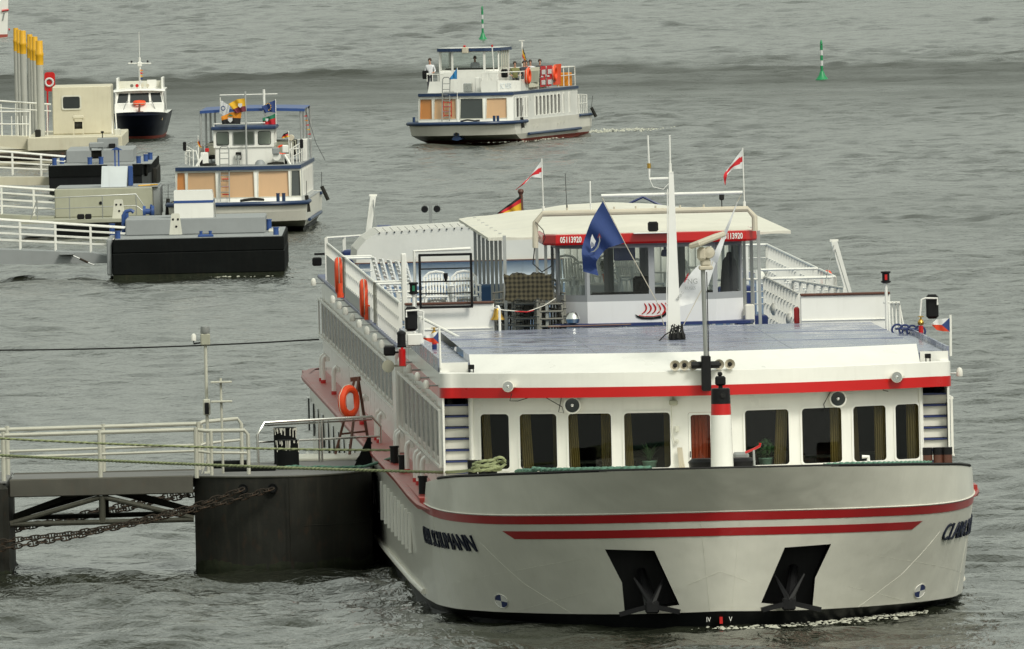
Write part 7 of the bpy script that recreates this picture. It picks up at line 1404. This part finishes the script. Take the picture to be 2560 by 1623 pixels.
for i_, (ya, yb, z0, z1, mt, lab, tx) in enumerate(((4.9, 7.0, 2.25, 3.08, 'banner_green', 'cream picture banner hung on the ferry rail', None), (7.1, 8.2, 2.22, 3.10, 'banner_red', 'left red banner with white blocks hung on the ferry rail', 'a'), (8.3, 9.4, 2.22, 3.10, 'banner_red', 'right red banner with white blocks hung on the ferry rail', 'b'), (9.6, 11.2, 2.25, 3.12, 'orange', 'orange red banner hung farthest aft on the ferry rail', None))):
    t_ = thing('banner', lab, 'banner', W(0, 0, 0), R(-12.8), 'banners on the ferry rail')
    MB().grid([[(2.05 + .03 * math.sin(u * 5 + v * 2), lerp(ya, yb, u), lerp(z0, z1, v)) for u in np.linspace(0, 1, 8)] for v in np.linspace(0, 1, 6)]).build('cloth', mt, t_)
    if tx:
        for q0, q1, r0, r1 in ((.12, .80, .10, .32), (.05, .55, .46, .53), (.18, .85, .60, .82)):
            for k_ in range(5 if r1 - r0 > .1 else 1):
                w_ = (q1 - q0) / (5 if r1 - r0 > .1 else 1); MB().bx(2.085, 2.095, lerp(ya, yb, q0 + w_ * k_), lerp(ya, yb, q0 + w_ * (k_ + .7)), lerp(z0, z1, r0), lerp(z0, z1, r1)).build('print_block', 'flag_white', t_)
    elif i_ == 0: MB().bx(2.085, 2.09, ya + .3, yb - .3, z0 + .2, z1 - .15).build('picture', 'pontoon_olive', t_)
for y_ in (4.6, 9.7): 
    t_ = life_ring('orange and white life ring on the ferry rail, %s the banners' % ('forward of' if y_ < 9 else 'aft among'), W(2.1, y_, 2.75), R(-12.8), .26)
A(MB().tube([(2.1, 14.3, .92), (2.1, 14.3, 1.75), (2.1, 15.9, 1.70), (2.1, 15.9, .92)], .022, 6).tube([(-2.1, 15.9, 1.7), (2.1, 15.9, 1.7)], .022, 6).tube([(2.1, 14.3, 1.35), (2.1, 15.9, 1.35)], .018, 5), 'stern_railing', 'railing_white')
for k_ in range(5): A(MB().cyl((2.1, 14.5 + .33 * k_, .92), (2.1, 14.5 + .33 * k_, 1.72), .018, 5), 'rail_post', 'railing_white')
A(MB().bevbox(1.4, 1.9, 13.2, 14.0, 2.12, 2.7, .03), 'orange_locker', 'flag_orange')
for k_, z_ in enumerate((.55, .55, .55, .6, .6)): place_text(text_mb('0', .2, .004, 0, .7), 2.32, (4.6, 5.3, 9.2, 9.8, 10.4)[k_], z_, R(90)).build('hull_mark', 'old_white', fe, smooth=False)
standing('man in a white shirt standing at the rail left of the ferry wheelhouse', W(-1.85, 3.3, 2.12), R(-12.8), 'shirt_white', 'shirt_dark', .82)
standing('helmsman in a white shirt standing inside the ferry wheelhouse', W(-.35, 5.3, 2.18), R(-12.8), 'shirt_white', 'shirt_dark', .80)
for x_, y_, sh_, lab in ((1.40, 5.2, 'shirt_green', 'passenger in an olive top seated just behind the ferry wheelhouse'), (1.45, 6.7, 'shirt_dark', 'passenger in a dark top seated behind the cream banner'), (1.35, 7.6, 'shirt_red', 'passenger in a red top seated behind the red banners'), (1.30, 8.6, 'shirt_white', 'passenger in a white top seated farther inboard behind the banners'), (1.45, 9.8, 'shirt_dark', 'passenger in a dark top seated farthest aft on the ferry')):
    standing(lab, W(x_, y_, 2.26), R(-12.8 + 20), sh_, 'shirt_dark', .8, True)
    A(MB().bevbox(x_ - .2, x_ + .2, y_ - .05, y_ + .3, 2.12, 2.60, .02), 'bench', 'pontoon_olive')
# ---- dark blue launch
pb, A, W = boat_parts('harbour_launch', 'dark blue and white launch with a tall antenna, beside the cream cabin', 'boat', (-16.0, 866.5, 0), R(-.4))
us = np.linspace(-1, 1, 31)
def lvl(z, hw_, y0, yb): return [(-hw_, 12, z)] + [(hw_ * math.copysign(1 - (1 - abs(u)) ** 1.7, u), y0 + yb * abs(u) ** 2.2, z) for u in us] + [(hw_, 12, z)]
lv = [lvl(-.4, .75, 2.0, 3.5), lvl(.02, .92, 1.5, 3.5), lvl(.13, .97, 1.35, 3.5), lvl(.6, 1.1, .6, 3.5), lvl(1.06, 1.22, 0, 3.6)]
mb = MB()
for i in range(4): mb.mat(1 if i < 2 else 0).grid(lv[i:i + 2])
lv[-1] = [(x, y, z + .12 * max(0, 1 - y / 3)) for x, y, z in lv[-1]]
mb.mat(0).grid([lvl(1.06, 1.22, 0, 3.6), lv[-1]]); mb.mat(0).add([l[-1] for l in lv] + [l[0] for l in lv[::-1]], [tuple(range(10))]); A(mb, 'hull', ['hull_navy', 'antifoul'])
A(MB().add([(x * .98, y + .03, 1.07) for x, y, z in lv[-1]], [tuple(range(len(lv[-1])))]), 'deck', 'white'); A(MB().tube([(x, y, z) for x, y, z in lv[-1][1:-1]], .035, 6), 'gunwale', 'hull_navy')
nl = MB()
for k_ in range(5): nl.bar((.80 + .05 * k_, 1.40 + .10 * k_, .80), (.82 + .05 * k_, 1.40 + .10 * k_, .90), .02, .02)
A(nl, 'name_lettering', 'gilt')['kind'] = 'stuff'
A(MB().grid([[(x * s_, y_, z_) for x in (-1, -.5, 0, .5, 1)] for s_, y_, z_ in ((1.05, 2.3, 1.08), (1.08, 3.0, 1.50), (1.06, 3.2, 1.52))]), 'fore_cabin', 'white')
cf = lambda u, v, d: (u, 3.2 + d + (v - 1.5) * .5, v)
hls = [[(-.98, 1.55), (-.52, 1.55), (-.48, 1.97), (-.90, 1.97)], [(-.42, 1.55), (.42, 1.55), (.40, 1.97), (-.40, 1.97)], [(.52, 1.55), (.98, 1.55), (.90, 1.97), (.48, 1.97)]]
cw = A(holed(MB(), [(-1.06, 1.5), (1.06, 1.5), (1.02, 2.08), (-1.02, 2.08)], hls, cf, .04), 'cabin_front', 'white', smooth=False)
for h_ in hls: A(MB().add([cf(u, v, .02) for u, v in h_], [(0, 1, 2, 3)]), 'window_pane', 'glass_dark', cw, smooth=False)
A(MB().bx(-1.06, -1.0, 3.3, 8, 1.06, 2.08).bx(1.0, 1.06, 3.3, 8, 1.06, 2.08), 'cabin_sides', 'white'); A(MB().grid([[(x, y_, z_ - .04 * x * x) for x in (-1.12, -.6, 0, .6, 1.12)] for y_, z_ in ((3.25, 2.08), (3.3, 2.16), (7.5, 2.18), (7.6, 2.1))]), 'cabin_roof', 'white')
for s_ in (-1, 1): A(MB().bevbox(s_ * .98 - .05, s_ * .98 + .05, 4.2, 6.5, 2.1, 2.62, .02), 'flybridge_side', 'white'); A(MB().tube([(s_ * .75, 2.5, 1.1), (s_ * .55, 2.9, 1.62), (s_ * .45, 2.95, 1.6)], .018, 5), 'wiper_rail', 'steel_grey'); A(MB().tube([(s_ * 1.05, 3.2, 1.95), (s_ * 1.15, 3.2, 1.2)], .02, 5), 'grab_rail', 'steel_grey')
A(MB().bx(.32, .72, 4.6, 4.7, 2.15, 2.52), 'locker', 'white'); A(MB().bx(-1.0, 1.0, 6.4, 6.5, 2.1, 2.45), 'flybridge_back', 'old_white')
mt_ = A(MB().cyl((0, 5, 2.1), (0, 5, 3.5), .05, 8), 'mast', 'white'); A(MB().cyl((0, 5, 3.5), (0, 5, 4.6), .014, 5), 'antenna', 'white', mt_); A(MB().cyl((-.5, 5, 3.25), (.5, 5, 3.22), .03, 6), 'yard', 'white', mt_); A(MB().bevbox(-.1, .1, 4.9, 5.1, 3.1, 3.3, .03), 'radar', 'white', mt_)
for x_ in (-.35, .35): A(MB().bevbox(x_ - .04, x_ + .04, 4.95, 5.05, 3.27, 3.36, .02), 'lamp', 'black', mt_)
for k_, (x_, m_) in enumerate(((-.35, 'chrome'), (-.12, 'red'), (.12, 'beige'), (.34, 'beige'))): A(MB().lathe([(.075, 0), (.05, .08), (.02, .2)], (x_, 4.3, 2.28), 12, 'y').cyl((x_, 4.4, 2.1), (x_, 4.4, 2.25), .015, 5), 'horn', m_)
t_ = thing('signal_flags', 'string of small signal flags on the launch mast', 'flag', pb.location, R(-.4))
for k_, m_ in enumerate(('flag_orange', 'flag_red', 'flag_gold', 'flag_blue', 'flag_white')): MB().prism([(.02, 2.98 - .12 * k_), (.16, 2.92 - .12 * k_), (.02, 2.88 - .12 * k_)], 4.9, 4.91, 'y').build('flag', m_, t_, smooth=False)
MB().cyl((0, 4.9, 2.3), (.02, 4.9, 3.3), .008, 4).build('line', 'white', t_)
lr_ = life_ring('orange life ring lying flat on the foredeck cabin of the blue launch', W(0, 2.9, 1.56), R(-4), .20); lr_.rotation_euler = (0, R(84), R(90))
A(MB().bar((0, 2.2, 1.15), (.02, 2.4, 1.50), .08, .08).bevbox(-.1, .2, 1.8, 2.1, 1.07, 1.2, .03), 'windlass', 'brown_wood')
# ---- boat cut by the upper left corner
cb2, A, W = boat_parts('white_boat', 'white boat with a red waterline cut off by the upper left corner', 'boat', (-29.58, 1190, 0), R(4))
A(MB().prism([(-4.5, .12), (-.05, .12), (.02, 1.3), (.05, 2.2), (-4.5, 2.2)], 0, 14, 'y'), 'hull', 'white', smooth=False); A(MB().prism([(-4.5, -.5), (-.1, -.5), (-.02, .14), (-4.5, .14)], -.02, 14, 'y'), 'waterline', 'antifoul', smooth=False)
A(MB().cyl((.03, .2, .42), (.12, .2, .42), .06, 8), 'belt_end', 'red'); A(MB().tube([(-.35, -.1, 1.55), (.06, -.05, 1.6)], .06, 8), 'belt', 'red'); A(MB().prism([(-.26, 1.42), (-.16, 1.42), (-.28, .95), (-.36, .95)], -.03, -.01, 'y'), 'hull_mark', 'steel_grey', smooth=False); A(MB().bevbox(-4.2, -.6, 2, 12, 2.2, 4.2, .1), 'deckhouse', 'white'); A(MB().bx(-4.5, .06, 0, 14, 2.2, 2.26), 'deck', 'pontoon_grey')
# ------------------------------------------------------------------ foam at the bow and in the ferry's wake
def foam(name, label, pts, n, wd, hgt, seed, sz=1.0):
    rg = random.Random(seed); mb_ = MB(); P = np.array(pts, float)
    for k_ in range(n):
        c = poly_at(P, rg.random()); s_ = (.25 + rg.random() ** 2) ; c = c + np.array([rg.gauss(0, wd * .4), rg.gauss(0, wd), 0]); rx, ry, rz_ = .06 * s_ * sz, .14 * s_ * sz, hgt * s_
        m_ = 8; vs = [(c[0], c[1], c[2] + rz_)]
        for rr_, hh in ((.55, .7), (1.0, -.2)):
            for a_ in range(m_): a = a_ / m_ * 6.283; q = rr_ * (.75 + .5 * rg.random()); vs.append((c[0] + rx * q * math.cos(a), c[1] + ry * q * math.sin(a), c[2] + rz_ * hh * (.6 + .8 * rg.random())))
        fs = [(0, 1 + a, 1 + (a + 1) % m_) for a in range(m_)] + [(1 + a, 1 + m_ + a, 1 + m_ + (a + 1) % m_, 1 + (a + 1) % m_) for a in range(m_)]
        mb_.add(vs, fs)
    o_ = mb_.build(name, 'foam'); o_['kind'] = 'stuff'; o_['label'] = label; o_['category'] = 'foam'
paint('foam', (0.5, 0.5, 0.42), 0.9, 0.3, 0.3, (0.25, 0.25, 0.2), bump=0.02, bscale=30, scale=15)
foam('bow_foam', 'broken foam along the waterline of the cruise ship bow', [tuple(S(x, y, .0)) for x, y in ((-.2, -.6), (.6, -.5), (1.2, -.2), (2.0, .7), (3.0, 2.2), (4.0, 4.6))], 420, .45, .018, 1, .8)
foam('ferry_wash', 'white wash at the stern of the passenger ferry', [(3.3, 860, .02), (4.5, 862, .05), (6.2, 864, .02)], 420, 1.6, .028, 2, .9)
foam('ferry_bow_wave', 'white bow wave under the passenger ferry', [(-2.0, 842.5, .0), (-.8, 842.6, .04), (.6, 843.5, .02), (2.0, 850, .02)], 200, .6, .025, 3, .8)
foam('pontoon_foam', 'thin foam lapping round the foot of the nearest small pontoon', [(-10.3, 639.7, 0), (-9, 639.6, 0), (-7.6, 639.7, 0)], 110, .4, .02, 4)
